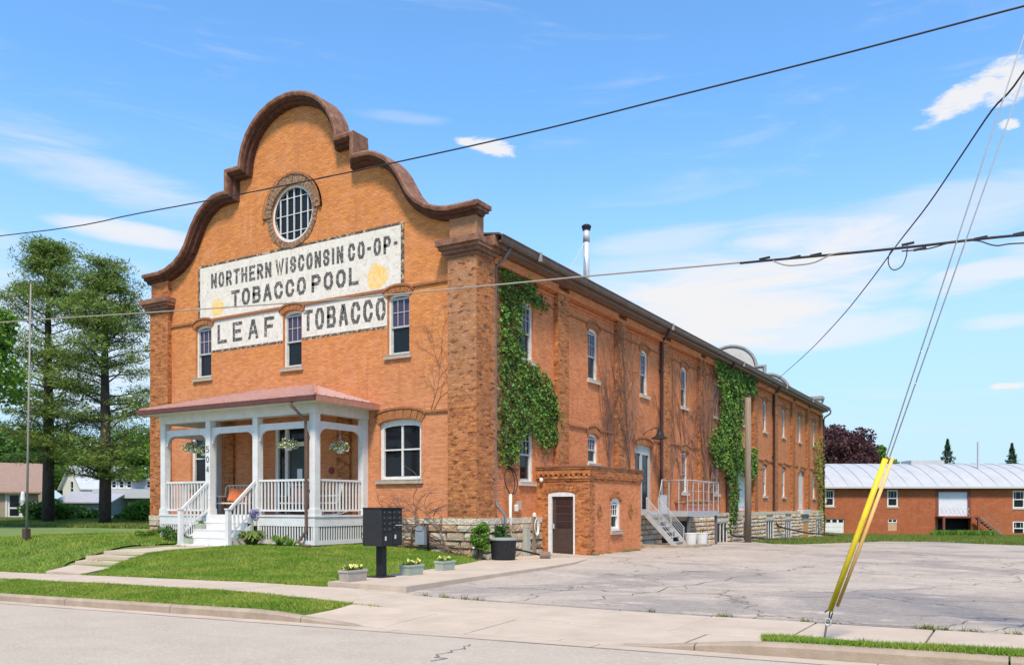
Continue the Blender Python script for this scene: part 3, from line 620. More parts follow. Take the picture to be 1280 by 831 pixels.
# ------------------------------------------------------------------ the brick warehouse
XC = -8.12; WL, WE = -16.15, 55.15          # centre line of the gable; left end; far end
WH = thing('brick_warehouse', 'long orange brick warehouse with curved mission gable above the white porch', 'building', (0, 0, 0))
half = [(0, 16.63), (.45, 16.59), (.9, 16.48), (1.35, 16.28), (1.75, 16.0), (2.08, 15.64), (2.32, 15.22), (2.46, 14.75), (2.49, 14.53), (3.24, 14.53), (3.24, 13.74),
        (3.6, 13.74), (3.95, 13.70), (4.3, 13.56), (4.65, 13.35), (4.95, 13.08), (5.2, 12.76), (5.4, 12.42), (5.62, 12.05), (5.9, 11.74), (6.3, 11.48), (6.8, 11.30), (7.2, 11.24), (8.2, 11.24)]
def offset(pts, d):                          # miter offset to the right-hand side of travel
    out = []
    for i, p in enumerate(pts):
        a = Vector(pts[i])-Vector(pts[i-1]) if i else Vector(pts[1])-Vector(pts[0])
        b = Vector(pts[i+1])-Vector(pts[i]) if i < len(pts)-1 else a
        a = a.normalized(); b = b.normalized(); n1 = Vector((a.y, -a.x)); n2 = Vector((b.y, -b.x)); n = n1+n2
        n = n/max(n.length_squared, .3)*2*.5*1
        k = 1/max(.35, (n.normalized()).dot(n1)); out.append((p[0]+n.normalized().x*d*k, p[1]+n.normalized().y*d*k))
    return out
def profile():                               # left to right
    return [(XC-x, z) for x, z in reversed(half)]+[(XC+x, z) for x, z in half[1:]]
PR = profile()
def arch(x0, x1, z0, z1, rise, n=6):         # opening with a segmental head; returns the loop, from bottom left
    c = (x0+x1)/2; w = (x1-x0)/2
    return [(x0, z0)]+[(x1, z0)]+[(c+w*math.cos(math.pi*i/n), z1-rise+rise*math.sin(math.pi*i/n)) for i in range(n+1)]
def arch_top(x0, x1, z1, rise, n=6):
    c = (x0+x1)/2; w = (x1-x0)/2; return [(c-w*math.cos(math.pi*i/n), z1-rise+rise*math.sin(math.pi*i/n)) for i in range(n+1)]
def circle(cx, cz, r, n=32): return [(cx+r*math.cos(2*math.pi*i/n), cz+r*math.sin(2*math.pi*i/n)) for i in range(n)]
# front openings: x0, x1, sill z, top z, rise
FW2 = [(-13.55, -12.62), (-8.67, -7.74), (-3.74, -2.81)]
F_UP = [(a, b, 6.80, 8.90, .16) for a, b in FW2]
F_LOW = (-4.1, -2.32, 2.62, 4.66, .17)
F_PW = (-13.85, -12.15, 2.55, 4.7, .14); F_DOOR = (-9.1, -7.45, 1.47, 4.75, .14)
RX, RZ, RR = -8.2, 12.43, 1.04
inner = offset(PR, .3)
outl = [(WL+.3, 1.36)]+[(-.6, 1.36), (-.6, 11.0)]+[(x, z) for x, z in reversed(inner) if WL+.75 < x < -.75]+[(WL+.3, 11.0)]
m = MB(); m.plate(outl, [arch(*a) for a in F_UP]+[arch(*F_LOW), arch(*F_PW), arch(*F_DOOR), circle(RX, RZ, RR)], 'y', .2, .62)
m.build('front_wall', BR, WH)
# coping swept along the gable: (depth below the outer line, y)
sec = [(0, -.25), (.07, -.27), (.16, -.25), (.17, -.17), (.25, -.14), (.27, -.02), (.36, .02), (.38, .2), (.38, .34), (.2, .36), (.19, .52), (0, .52)]
SECL = [(0, -.25), (.06, -.28), (.15, -.26), (.165, -.12), (.165, .52), (0, .52)]; SECD = [(.166, -.17), (.25, -.15), (.26, -.04), (.35, .0), (.37, .2), (.37, .34), (.2, .36), (.166, .36)]
for sec, cm, cn in ((SECL, COPE, 'gable_coping'), (SECD, COPED, 'coping_moulding')):
  m = MB(); rows = [offset(PR, d) for d, y in sec]; n = len(PR); c = len(sec)
  for i in range(n):
      for j, (d, y) in enumerate(sec): m.v.append((rows[j][i][0], y, rows[j][i][1]))
  for i in range(n-1):
      for j in range(c): j2 = (j+1) % c; m.f.append((i*c+j, i*c+j2, (i+1)*c+j2, (i+1)*c+j))
  m.f += [tuple(range(c)), tuple((n-1)*c+j for j in reversed(range(c)))]; m.fixn = True
  m.build(cn, cm, WH)
# back of the gable: weathered brick facing of the arcs between the coping and the roof
MB().plate([(WL+.3, 10.0), (-.6, 10.0)]+[(x, z-.02) for x, z in reversed(offset(PR, .1)) if WL+.75 < x < -.75], [circle(RX, RZ, RR)], 'y', .621, .66).build('gable_back', BP, WH)
# corner piers, their cornices and caps
def pier(x0, x1, y0, y1, ztop, m1, up_y1, name='corner_pier', base=1.36):
    p = MB().box(x0, x1, y0, y1, base, 9.78).build(name, m1, WH)
    MB().box(x0+.04, x1-.04, y0+.04, up_y1, 10.16, ztop).build('upper_pier', BG if x1 > -1 else m1, WH)
    q = MB(); 
    for a, b, e in ((9.62, 9.74, .06), (9.74, 9.86, .14), (9.86, 9.98, .22), (9.98, 10.17, .30)):
        q.box(x0-e, x1+min(e, .24), y0-e, y1+(e if y1 < 2 else 0)-.25, a, b-.002)
    q.build('pier_cornice', COPE, WH)
    q = MB().box(x0-.1, x1+.1, y0-.12, up_y1+.1, ztop+.0, ztop+.1).box(x0-.16, x1+.16, y0-.2, up_y1+.16, ztop+.102, ztop+.24); q.build('pier_cap', COPE, WH)
    return p
FACE = MB().box(-1.105, -.0, -.012, .0, 1.37, 9.6)
pier(-1.11, 0, 0, 1.09, 11.02, BP, .46)
pier(WL, -15.02, 0, 1.09, 11.02, BP, .46)
MB().box(-1.10, -.003, -.014, -.002, 1.37, 9.61).build('pier_facing', BPF, WH)
# side wall
def bay_c(k): return 5.43*k+(3.47 if k == 0 else 3.40)
WU = [(bay_c(k)-.46, bay_c(k)+.46, 6.82, 8.90, .18) for k in range(10)]
WLo = {0: (bay_c(0)-.47, bay_c(0)+.47, 2.58, 4.66, .17), 1: (bay_c(1)-.46, bay_c(1)+.46, 3.45, 4.66, .17), 2: (13.2, 15.2, 1.5, 4.55, .2), 3: (19.3, 20.3, 2.42, 4.6, .17),
       4: (bay_c(4)-.46, bay_c(4)+.46, 2.42, 4.6, .17), 5: (29.5, 31.6, 1.45, 4.4, .2), 6: (bay_c(6)-.46, bay_c(6)+.46, 2.42, 4.6, .17), 7: (bay_c(7)-.46, bay_c(7)+.46, 2.42, 4.6, .17),
       8: (46.4, 48.3, 1.5, 4.55, .4), 9: (bay_c(9)-.46, bay_c(9)+.46, 2.42, 4.6, .17)}
holes = [arch(*w) for w in WU]+[arch(*WLo[k]) for k in WLo]
MB().plate([(1.0, 1.36), (WE-.3, 1.36), (WE-.3, 9.95), (1.0, 9.95)], holes, 'x', -.2, -.6).build('side_wall', BRS, WH)
PIL = [5.46+5.43*k for k in range(10)]
for y in PIL:
    mm = BP  # brown brick on every pilaster; its darker colour stands in for return shade
    MB().box(-.2, 0, y, y+.86, 1.36, 9.60).build('pilaster', mm, WH)
for i, (a, b) in enumerate(zip([1.09]+[p+.86 for p in PIL[:-1]], PIL)):
    q = MB()
    for z, e in ((9.30, .03), (9.44, .055), (9.58, .08)): q.box(-.2, -.2+e, a+.002, b-.002, z, z+.07)
    q.box(-.2, .03, a+.002, b-.002, 9.72, 9.9); q.build('corbel_table', BRS, WH, kind='stuff')
q = MB().box(-.2, .035, 1.0, WE, 9.603, 9.716); q.build('brick_frieze', BRS, WH)
# string courses, hoods over the openings (brick arches)
def hood(pl, x0, x1, z1, rise, face, name='brick_arch', material=None, th=.3, out=.035):
    n = 9; inn = arch_top(x0-.02, x1+.02, z1+.01, rise+.01, n); c_ = (x0+x1)/2; ot = arch_top(x0-.16, x1+.16, z1+.01+th, rise+.08, n); m = MB()
    for i in range(n):
        g_ = .06
        a0 = Vector(inn[i]).lerp(Vector(inn[i+1]), g_); a1 = Vector(inn[i]).lerp(Vector(inn[i+1]), 1-g_); b0 = Vector(ot[i]).lerp(Vector(ot[i+1]), g_); b1 = Vector(ot[i]).lerp(Vector(ot[i+1]), 1-g_)
        o_ = out+random.uniform(-.008, .008)
        L4 = [a0, a1, b1, b0]
        if pl == 'y': vs = [(p.x, face, p.y) for p in L4]+[(p.x, face-o_, p.y) for p in L4]
        else: vs = [(face, p.x, p.y) for p in L4]+[(face+o_, p.x, p.y) for p in L4]
        m.add(vs, [(0, 1, 2, 3), (4, 7, 6, 5), (0, 4, 5, 1), (1, 5, 6, 2), (2, 6, 7, 3), (3, 7, 4, 0)])
    m.fixn = True
    m.build(name, material or HOODB, WH, kind='stuff')
    # projecting label course over the arch
    lab = arch_top(x0-.18, x1+.18, z1+.05+th, rise+.08, n); m = MB(); hh = .075
    for i in range(n):
        a, b = lab[i], lab[i+1]
        if pl == 'y': m.add([(a[0], face, a[1]), (b[0], face, b[1]), (b[0], face, b[1]+hh), (a[0], face, a[1]+hh), (a[0], face-.06, a[1]), (b[0], face-.06, b[1]), (b[0], face-.06, b[1]+hh), (a[0], face-.06, a[1]+hh)], [(0, 1, 2, 3), (4, 7, 6, 5), (0, 4, 5, 1), (1, 5, 6, 2), (2, 6, 7, 3), (3, 7, 4, 0)])
        else: m.add([(face, a[0], a[1]), (face, b[0], b[1]), (face, b[0], b[1]+hh), (face, a[0], a[1]+hh), (face+.06, a[0], a[1]), (face+.06, b[0], b[1]), (face+.06, b[0], b[1]+hh), (face+.06, a[0], a[1]+hh)], [(0, 1, 2, 3), (4, 7, 6, 5), (0, 4, 5, 1), (1, 5, 6, 2), (2, 6, 7, 3), (3, 7, 4, 0)])
    m.fixn = True; m.build('label_course', COPEB, WH)
HOODB = mat('arch_brick', (.40, .16, .055), (.27, .10, .038), rough=.9, scale=9, bump=.4, bscale=30)
COPEB = mat('label_brick', (.26, .095, .04), (.36, .15, .06), rough=.9, scale=7, bump=.4)
for a, b, z0, z1, r in F_UP: hood('y', a, b, z1, r, .2, th=.16)
hood('y', F_LOW[0], F_LOW[1], F_LOW[3], F_LOW[4], .2, th=.28)
for w in WU: hood('x', w[0], w[1], w[3], w[4], -.2, th=.2)
for kk, w in WLo.items(): hood('x', w[0], w[1], w[3], w[4], -.2, th=.24)
q = MB(); xs = [-15.02]+[v for a, b in FW2 for v in (a-.17, b+.17)]+[-1.11]
for a, b in zip(xs[::2], xs[1::2]): MB().box(a, b, .14, .2, 8.99, 9.06).build('string_course', COPEB, WH)
for a, b in ((-15.02, -14.1), (F_LOW[1]+.18, -1.11)): MB().box(a, b, .14, .2, 4.80, 4.87).build('string_course', COPEB, WH)
q = MB()
for i, (a, b) in enumerate(zip([1.09]+[p+.86 for p in PIL[:-1]], PIL)):
    for w, z in ((WU[i], 9.02), (WLo[i], 4.80)):
        MB().box(-.2, -.14, a+.002, w[0]-.18, z, z+.07).build('string_course', COPEB, WH); MB().box(-.2, -.14, w[1]+.18, b-.002, z, z+.07).build('string_course', COPEB, WH)
# ---- windows: built once in local coordinates (x across, y into the wall, z up from the sill), then copied
SILLP = mat('pale_sandstone_sill', (.50, .40, .31), (.58, .48, .38), rough=.9, scale=6)
def window(parent, pos, pl, w, h, rise, kind, sill=True, frame=WFRAME, fw=.07, recess=.10, glass=GLS, glass2=None, name='window', curtain=0., sill_e=.10, muntin=GFRAME):
    """pl 'y': faces -Y ; pl 'x': faces +X"""
    fr = MB(); out = arch(0, w, 0, h, rise); inn = arch(fw, w-fw, fw*.9, h-fw*1.6, max(.02, rise*.5))
    fr.plate(out, [inn], 'y', recess, recess+.09)
    root = fr.build(name, frame, None)
    og = {}
    def sub(mb, nm, mt): o = mb.build(nm, mt, None); o.parent = root; return o
    zm = h*.46
    top = h-fw*1.6-rise*.25
    if kind in ('sash', 'sash1'):
        a = MB(); y0 = recess+.03
        a.box(fw, w-fw, y0, y0+.04, zm-.03, zm+.03); a.box(fw+.002, fw+.045, y0, y0+.04, zm+.03, top); a.box(w-fw-.045, w-fw-.002, y0, y0+.04, zm+.03, top); a.box(fw+.045, w-fw-.045, y0, y0+.04, top-.07, top-.002)
        cols = 3
        for i in range(1, cols): xx = fw+(w-2*fw)*i/cols; a.box(xx-.011, xx+.011, y0+.005, y0+.03, zm+.03, top-.07)
        zz = (zm+top)/2; a.box(fw+.045, w-fw-.045, y0+.007, y0+.028, zz-.011, zz+.011)
        sub(a, 'upper_sash', muntin)
        b = MB(); y1 = recess+.075
        b.box(fw+.002, w-fw-.002, y1, y1+.035, fw*.9, fw*.9+.06); b.box(fw+.002, fw+.045, y1, y1+.035, fw*.9+.06, zm-.03); b.box(w-fw-.045, w-fw-.002, y1, y1+.035, fw*.9+.06, zm-.03)
        sub(b, 'lower_sash', muntin)
        sub(MB().box(fw, w-fw, y0+.035, y0+.038, zm, h-fw*1.2), 'pane', glass2 or glass)
        sub(MB().box(fw, w-fw, y1+.02, y1+.023, fw*.8, zm), 'pane', glass)
    elif kind == 'four':
        a = MB(); y0 = recess+.03
        a.box(w/2-.035, w/2+.035, y0, y0+.05, fw, h-fw*1.3); a.box(fw, w/2-.035, y0+.002, y0+.045, h*.5-.025, h*.5+.025); a.box(w/2+.035, w-fw, y0+.002, y0+.045, h*.5-.025, h*.5+.025)
        sub(a, 'glazing_bars', frame)
        for i in range(2):
            for j in range(2):
                sub(MB().box(fw if i == 0 else w/2, w/2 if i == 0 else w-fw, y0+.052, y0+.056, fw*.8 if j == 0 else h*.5, h*.5 if j == 0 else h-fw), 'pane', glass)
    if curtain:
        cm = MB(); y2 = recess+.16; n = 14
        for i in range(n):
            x0 = fw+curtain*(w-2*fw)*i/n; x1 = fw+curtain*(w-2*fw)*(i+1)/n; d0, d1 = (.03 if i % 2 else 0), (0 if i % 2 else .03)
            cm.add([(x0, y2-.1+d0, fw), (x1, y2-.1+d1, fw), (x1, y2-.1+d1, h*.95), (x0, y2-.1+d0, h*.95)], [(0, 1, 2, 3)])
        sub(cm, 'curtain', CURT)
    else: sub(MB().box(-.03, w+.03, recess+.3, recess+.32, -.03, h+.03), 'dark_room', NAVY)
    if sill: sub(MB().box(-sill_e, w+sill_e, -.09, recess+.02, -.13, 0).box(-sill_e+.01, w+sill_e-.01, -.10, recess, -.012, .012), 'sill', SILL if pl == 'y' else SILLP if sill == 2 else SILL)
    place(root, parent, pos, pl); return root
def place(root, parent, pos, pl):
    root.parent = parent; root.location = Vector(pos)-origin(parent)
    if pl == 'x': root.rotation_euler = (0, 0, math.pi/2)
def again(root, parent, pos, pl):
    c = copy_tree(root, parent); c.location = Vector(pos)-origin(parent); return c
w0 = None
for i, (a, b, z0, z1, r) in enumerate(F_UP):
    w0 = window(WH, (a, .2, z0), 'y', b-a, z1-z0, r, 'sash', glass2=GLV) if i == 0 else again(w0, WH, (a, .2, z0), 'y')
a, b, z0, z1, r = F_LOW; window(WH, (a, .2, z0), 'y', b-a, z1-z0, r, 'four', fw=.13)
a, b, z0, z1, r = F_PW; window(WH, (a, .2, z0), 'y', b-a, z1-z0, r, 'four', fw=.13)
MB().box(-12.95, -12.45, .40, .45, 2.8, 3.75).build('curtain', CURT, WH)
w1 = None
for i, (a, b, z0, z1, r) in enumerate(WU):
    w1 = window(WH, (-.2, a, z0), 'x', b-a, z1-z0, r, 'sash', sill=2, recess=.07, glass2=GLV) if i == 0 else again(w1, WH, (-.2, a, z0), 'x')
w2 = None
for kk in (0, 3, 4, 6, 7, 9):
    a, b, z0, z1, r = WLo[kk]
    w2 = window(WH, (-.2, a, z0), 'x', b-a, z1-z0, r, 'sash', sill=2, recess=.07) if w2 is None else again(w2, WH, (-.2, a, z0), 'x')
a, b, z0, z1, r = WLo[1]; window(WH, (-.2, a, z0), 'x', b-a, z1-z0, r, 'sash1', sill=2, recess=.07, glass2=GLV)
# round window
def ring(cx, cz, r0, r1, y0, y1, n=40):
    m = MB()
    for i in range(n):
        a, b = 2*math.pi*i/n, 2*math.pi*(i+1)/n
        L4 = [(cx+r0*math.cos(a), cz+r0*math.sin(a)), (cx+r1*math.cos(a), cz+r1*math.sin(a)), (cx+r1*math.cos(b), cz+r1*math.sin(b)), (cx+r0*math.cos(b), cz+r0*math.sin(b))]
        m.add([(p[0], y0, p[1]) for p in L4]+[(p[0], y1, p[1]) for p in L4], [(0, 1, 2, 3), (7, 6, 5, 4), (0, 4, 5, 1), (2, 6, 7, 3)])
    m.fixn = True; return m
rw = ring(RX, RZ, RR-.10, RR, .24, .36).build('round_window', WFRAME, WH)
bars = MB()
for i in range(1, 6):
    x = RX-RR+2*RR*i/6; h = math.sqrt(max(0, (RR-.08)**2-(x-RX)**2)); bars.box(x-.017, x+.017, .27, .32, RZ-h, RZ+h)
for dz in (-.62, 0.0, .62):
    h = math.sqrt((RR-.1)**2-dz*dz); bars.box(RX-h, RX+h, .285, .315, RZ+dz-.012, RZ+dz+.012)
o = bars.build('glazing_bars', WFRAME, None); o.parent = rw
o = MB().plate(circle(RX, RZ, RR-.1), [], 'y', .335, .34).build('pane', GLS, None); o.parent = rw
m = MB(); nb = 46                                      # rough brick ring, hood over the upper half
RAGG = mat('weathered_ring_brick', (.33, .20, .12), (.16, .09, .055), rough=1, scale=9, bump=.8, bscale=25, lo=.42, hi=.6, stain=((.52, .42, .32), 7, .6, .7))
for i in range(nb):
    a, b = 2*math.pi*(i+.06)/nb, 2*math.pi*(i+.94)/nb; up = math.sin((a+b)/2) > -.05
    r0, r1 = RR+.01, RR+(.36 if up else .22)+random.uniform(-.02, .02); y0 = .2-(.07 if up else .03)-random.random()*.02
    L4 = [(RX+r*math.cos(t), RZ+r*math.sin(t)) for r, t in ((r0, a), (r1, a), (r1, b), (r0, b))]
    m.add([(p[0], .21, p[1]) for p in L4]+[(p[0], y0, p[1]) for p in L4], [(0, 1, 2, 3), (4, 7, 6, 5), (0, 4, 5, 1), (1, 5, 6, 2), (2, 6, 7, 3), (3, 7, 4, 0)])
m.fixn = True; m.build('ring_bricks', RAGG, WH, kind='stuff')
m = ring(RX, RZ, RR+.36, RR+.43, .08, .2); m.f = [f for f in m.f if all(m.v[i][2] > RZ-.1 for i in f)]; m.build('ring_hood', COPEB, WH, kind='stuff')
# ---- doors of the side wall
def leaf_door(nm, y0, y1, z0, z1, mt, x=-.32, lab=None):
    o = MB().box(x-.05, x, y0, y1, z0, z1).build(nm, mt, WH)
    if lab: o['label'] = lab
    return o
d = MB().plate(arch(13.2, 15.2, 1.5, 4.55, .2), [[(13.3, 1.55), (14.0, 1.55), (14.0, 4.15), (13.3, 4.15)], [(14.2, 1.6), (15.0, 1.6), (15.0, 4.1), (14.2, 4.1)]], 'x', -.27, -.35).build('door', GFRAME, WH, label='tall grey glazed door with arched white head')
for nm, a, b in (('pane', 13.3, 14.0), ('pane', 14.2, 15.0)):
    o = MB().box(-.33, -.34, a, b, 1.55, 4.15).build(nm, GLS, None); o.parent = d
WDOOR = mat('white_door', (.62, .66, .64), (.5, .54, .52), rough=.6, scale=4)
d = leaf_door('door', 29.5, 31.6, 1.45, 4.4, WDOOR, lab='tall white double door half hidden by ivy')
for q_ in (29.75, 30.62):
    o = MB().box(-.322, -.30, q_, q_+.65, 1.7, 2.6).box(-.322, -.30, q_, q_+.65, 2.8, 4.0).build('door_panel', WDOOR, None); o.parent = d
d = leaf_door('boarded_doorway', 46.4, 48.3, 1.5, 4.5, STUC, x=-.3)
MB().box(-.2, .25, 46.0, 48.7, 1.1, 1.45).build('door_slab', STUC, WH)
# ---- roof, eaves, gutters
RZE = 10.36
m = MB(); xr, xe, zr_ = XC, .50, 11.55
m.add([(xe, .5, RZE), (xe, WE, RZE), (xr, WE, zr_), (xr, .5, zr_), (WL-.65, WE, RZE), (WL-.65, .5, RZE), (xe, .5, RZE-.06), (xe, WE, RZE-.06), (xr, WE, zr_-.06), (xr, .5, zr_-.06), (WL-.65, WE, RZE-.06), (WL-.65, .5, RZE-.06)],
      [(0, 1, 2, 3), (3, 2, 4, 5), (6, 9, 8, 7), (9, 11, 10, 8), (0, 6, 7, 1), (4, 10, 11, 5), (0, 3, 9, 6), (3, 5, 11, 9), (1, 7, 8, 2), (2, 8, 10, 4)])
m.build('roof', ROOFT, WH)
m = MB(); gy0 = .62                                   # box gutter
gs = [(.36, 10.10), (.50, 10.10), (.545, 10.17), (.56, 10.29), (.60, 10.30), (.60, 10.33), (.53, 10.33), (.53, 10.16), (.40, 10.14), (.36, 10.14)]
m.plate([(x, z) for x, z in gs], [], 'y', gy0, WE+.35); m.build('gutter', GUTT, WH)
MB().box(.30, .358, gy0, WE+.3, 9.98, 10.30).build('fascia', GUTT, WH)
m = MB().add([(-.2, gy0+.5, 9.905), (.30, gy0+.5, 10.0), (.30, WE+.2, 10.0), (-.2, WE+.2, 9.905), (-.2, gy0+.5, 9.96), (.30, gy0+.5, 10.06), (.30, WE+.2, 10.06), (-.2, WE+.2, 9.96)], [(0, 3, 2, 1), (4, 5, 6, 7), (0, 1, 5, 4), (1, 2, 6, 5), (2, 3, 7, 6), (3, 0, 4, 7)])
m.build('soffit', SOFF, WH)
MB().box(-.1, .36, .5, gy0+.35, 10.0, 10.31).build('eave_return', COPE, WH)
for y in (3.0, 15.9, 28.0, 39.0, 48.0):
    MB().box(.53, .62, y, y+.12, 10.06, 10.36).build('gutter_strap', STUG, WH)
def downspout(pts, r, mt, nm='downspout', par=WH): return MB().tube(pts, r, 8).build(nm, mt, par, smooth=True)
downspout([(.42, 1.35, 10.1), (.2, 1.3, 9.75), (-.08, 1.24, 9.5), (-.1, 1.24, 1.95), (-.02, 1.24, 1.75), (.25, 1.3, 1.45), (.25, 1.3, .3)], .05, mat('grey_downspout', (.13, .12, .13), (.18, .17, .18), rough=.5))
for y, zb in ((16.18, 1.8), (26.9, -.25), (38.0, -.3)):
    downspout([(.45, y-.3, 10.1), (.3, y-.2, 9.85), (-.06, y, 9.6), (-.07, y, zb+.2), (-.02, y, zb)], .075, DSP)
    MB().box(-.2, .012, y-.1, y+.1, 8.2, 8.26).box(-.2, .012, y-.1, y+.1, 5.2, 5.26).build('pipe_bracket', DSP, WH)
downspout([(.02, 38.0, .7), (.12, 38.2, .35), (.3, 39.6, .15), (.55, 46, -.35), (.9, 53.5, -.72), (1.4, 57.5, -1.0)], .06, DSP, 'drain_pipe')
downspout([(-.02, 26.9, 1.2), (.05, 26.9, .9), (.1, 27.0, .1), (.3, 27.3, -.05), (1.1, 28.4, -.12), (1.4, 30.0, -.28), (1.9, 35.5, -.45)], .055, DSP, 'drain_pipe')
downspout([(.6, WE+.3, 10.15), (.55, WE+.3, 9.85), (.1, WE+.1, 9.5), (.05, WE+.06, 9.3), (.05, WE+.06, -.9)], .07, DSP)
# ---- rear gable, seen over the roof
outb = [(WL+.3, 8), (-.3, 8), (-.3, 11.0)]+[(x, z) for x, z in reversed(offset(PR, .3)) if WL+.75 < x < -.75]+[(WL+.3, 11.0)]
MB().plate(outb, [], 'y', WE-.35, WE-.02).build('rear_gable', STUC, WH)
m = MB(); sec = [(0, -.35), (.16, -.35), (.18, -.2), (.42, -.2), (.44, 0.0), (.2, .02), (0, .02)]; rows = [offset(PR, d) for d, y in sec]; c = len(sec)
for i in range(n := len(PR)):
    for j, (d_, y) in enumerate(sec): m.v.append((rows[j][i][0], WE-.1+y, rows[j][i][1]))
for i in range(n-1):
    for j in range(c): j2 = (j+1) % c; m.f.append((i*c+j, i*c+j2, (i+1)*c+j2, (i+1)*c+j))
m.fixn = True; m.build('rear_coping', STUG, WH)
MB().box(-1.0, -.0, WE-.9, WE, 9.8, 11.05).build('upper_pier', STUC, WH); MB().box(-1.15, .12, WE-1.0, WE+.1, 11.05, 11.3).build('pier_cap', STUG, WH)
MB().box(WL+.2, WL+.6, .9, WE, -.9, 9.95).build('left_wall', BR, WH); MB().box(WL+.6, -.7, WE-.4, WE-.05, -1.2, 9.9).build('rear_wall', BRS, WH)
# ---- foundation
fd = MB(); fd.box(WL+.06, -.04, .06, .5, -.2, 1.16); fd.box(-.6, -.06, .5, WE-.02, -1.3, 1.16)
BW = {4: (24.5, 26.5, -.42, .84), 5: (29.8, 31.6, -.45, .80), 6: (35.4, 37.4, -.58, .78), 7: (40.8, 42.8, -.70, .74), 9: (52.0, 54.2, -.9, .66)}
BD = (46.75, 48.9, -.9, .5)
# (openings sit in front of the core as recessed boxes between the stones)
fd.build('foundation_core', SMORT, WH)
MB().box(WL-.02, -.0, -.035, .5, 1.16, 1.36).build('water_table', STONE2, WH)
MB().box(-.6, .03, .5, WE+.02, 1.16, 1.355).build('water_table', STONE2, WH)
UNIT = []
def unit_stone(seed):
    r = random.Random(seed); m = MB(); a = .10
    f = lambda: r.uniform(-.03, .03)
    base = [(-.5, 0, -.5), (.5, 0, -.5), (.5, 0, .5), (-.5, 0, .5)]
    mid = [(-.5+a*.15, -.55, -.5+a*.3), (.5-a*.15, -.55, -.5+a*.3), (.5-a*.15, -.55, .5-a*.3), (-.5+a*.15, -.55, .5-a*.3)]
    face = []
    for j in range(3):
        for i in range(4):
            face.append((-.42+.84*i/3+f(), -.8-r.random()*.45-(.1 if 0 < i < 3 and j == 1 else 0), -.36+.72*j/2+f()))
    m.add(base+mid+face, [])
    o = 8; F_ = []
    for k_ in range(4): F_.append((k_, (k_+1) % 4, 4+(k_+1) % 4, 4+k_))
    for j in range(2):
        for i in range(3): q = o+j*4+i; F_.append((q, q+1, q+5, q+4))
    F_ += [(4, 5, o+3, o+2, o+1, o), (5, 6, o+11, o+7, o+3), (6, 7, o+8, o+9, o+10, o+11), (7, 4, o, o+4, o+8)]
    m.f = F_; m.fixn = True; me = bpy.data.meshes.new('stone'); me.from_pydata(m.v, [], m.f)
    bm = bmesh.new(); bm.from_mesh(me); bmesh.ops.recalc_face_normals(bm, faces=bm.faces); bm.to_mesh(me); bm.free(); return me
for i in range(9):
    me = unit_stone(i); me.materials.append((STONE, STONE2, STONE3)[i % 3]); UNIT.append(me)
def stones(par, pl, u0, u1, z0f, z1, face, hc=.27, lmin=.35, lmax=.8, depth=.12, skip=(), merge=None):
    z = z1
    while True:
        h = hc*random.uniform(.82, 1.15)
        if z-h < min(z0f(u0), z0f(u1))-h*.9: break
        u = u0
        while u < u1-.02:
            l = random.uniform(lmin, lmax)
            if u+l > u1-.18: l = u1-u
            a, b, za, zb = u, u+l, z-h, z
            bl = False
            for s in skip:
                if b > s[0]+.02 and a < s[1]-.02 and zb > s[2]+.03 and za < s[3]-.03:
                    if a < s[0]-.15: b = s[0]
                    elif b > s[1]+.15: a = s[1]
                    else: bl = True
            if zb < z0f((a+b)/2)-.02: bl = True
            if not bl and b-a > .08:
                me = UNIT[random.randrange(9)]; g_ = .022
                if merge is None:
                    o = link('stone', me, par)
                    if pl == 'y': o.location = Vector(((a+b)/2, face, (za+zb)/2)); o.scale = (b-a-g_, depth, zb-za-g_)
                    else: o.location = Vector((face, (a+b)/2, (za+zb)/2)); o.rotation_euler = (0, 0, math.pi/2); o.scale = (b-a-g_, depth, zb-za-g_)
                else:
                    k_ = me.name; mb = merge.setdefault(MATS_I[me.materials[0].name], MB())
                    mb.add([(face-v.co.y*depth, (a+b)/2+v.co.x*(b-a-g_), (za+zb)/2+v.co.z*(zb-za-g_)) for v in me.vertices], [tuple(p.vertices) for p in me.polygons])
            u += l
        z -= h
MATS_I = {'limestone': 0, 'limestone_pale': 1, 'limestone_rust': 2}
stones(WH, 'y', -4.55, 0.06, lambda u: Z(u, -.1)-.1, 1.158, .06)
stones(WH, 'y', WL-.03, -12.6, lambda u: Z(u, -.1)-.1, 1.158, .06, lmin=.5, lmax=.75)
stones(WH, 'x', 0.02, 4.15, lambda u: Z(.3, u)-.1, 1.158, -.06)
mg = {}
skips = [(15.85, 19.65, -.5, 1.0)]+[(s[0]-.04, s[1]+.04, s[2], s[3]+.22) for s in BW.values()]+[(BD[0], BD[1], BD[2]-.3, BD[3]+.25)]
stones(WH, 'x', 8.85, WE, lambda u: Z(.3, u)-.1, 1.158, -.06, hc=.24, skip=skips, merge=mg)
for i, mb in mg.items(): mb.fixn = True; mb.build('side_stones', (STONE, STONE2, STONE3)[i], WH, kind='stuff')
for kk, (a, b, z0, z1) in BW.items():
    m = MB(); m.plate([(a, z0), (b, z0), (b, z1), (a, z1)], [[(a+.09+i*(b-a-.09)/3, z0+.08), (a+(i+1)*(b-a-.09)/3, z0+.08), (a+(i+1)*(b-a-.09)/3, z1-.08), (a+.09+i*(b-a-.09)/3, z1-.08)] for i in range(3)], 'x', -.01, .03)
    o = m.build('basement_window', WFRAME, WH); p = MB().box(-.03, -.011, a+.05, b-.05, z0+.05, z1-.05).build('pane', GLS, None); p.parent = o
    MB().box(-.06, .07, a-.15, b+.15, z1+.01, z1+.2).build('stone_lintel', STONE2, WH)
WDB = mat('tan_wood_door', (.50, .23, .07), (.58, .29, .10), rough=.7, scale=4, stretch=(6, 6, .6))
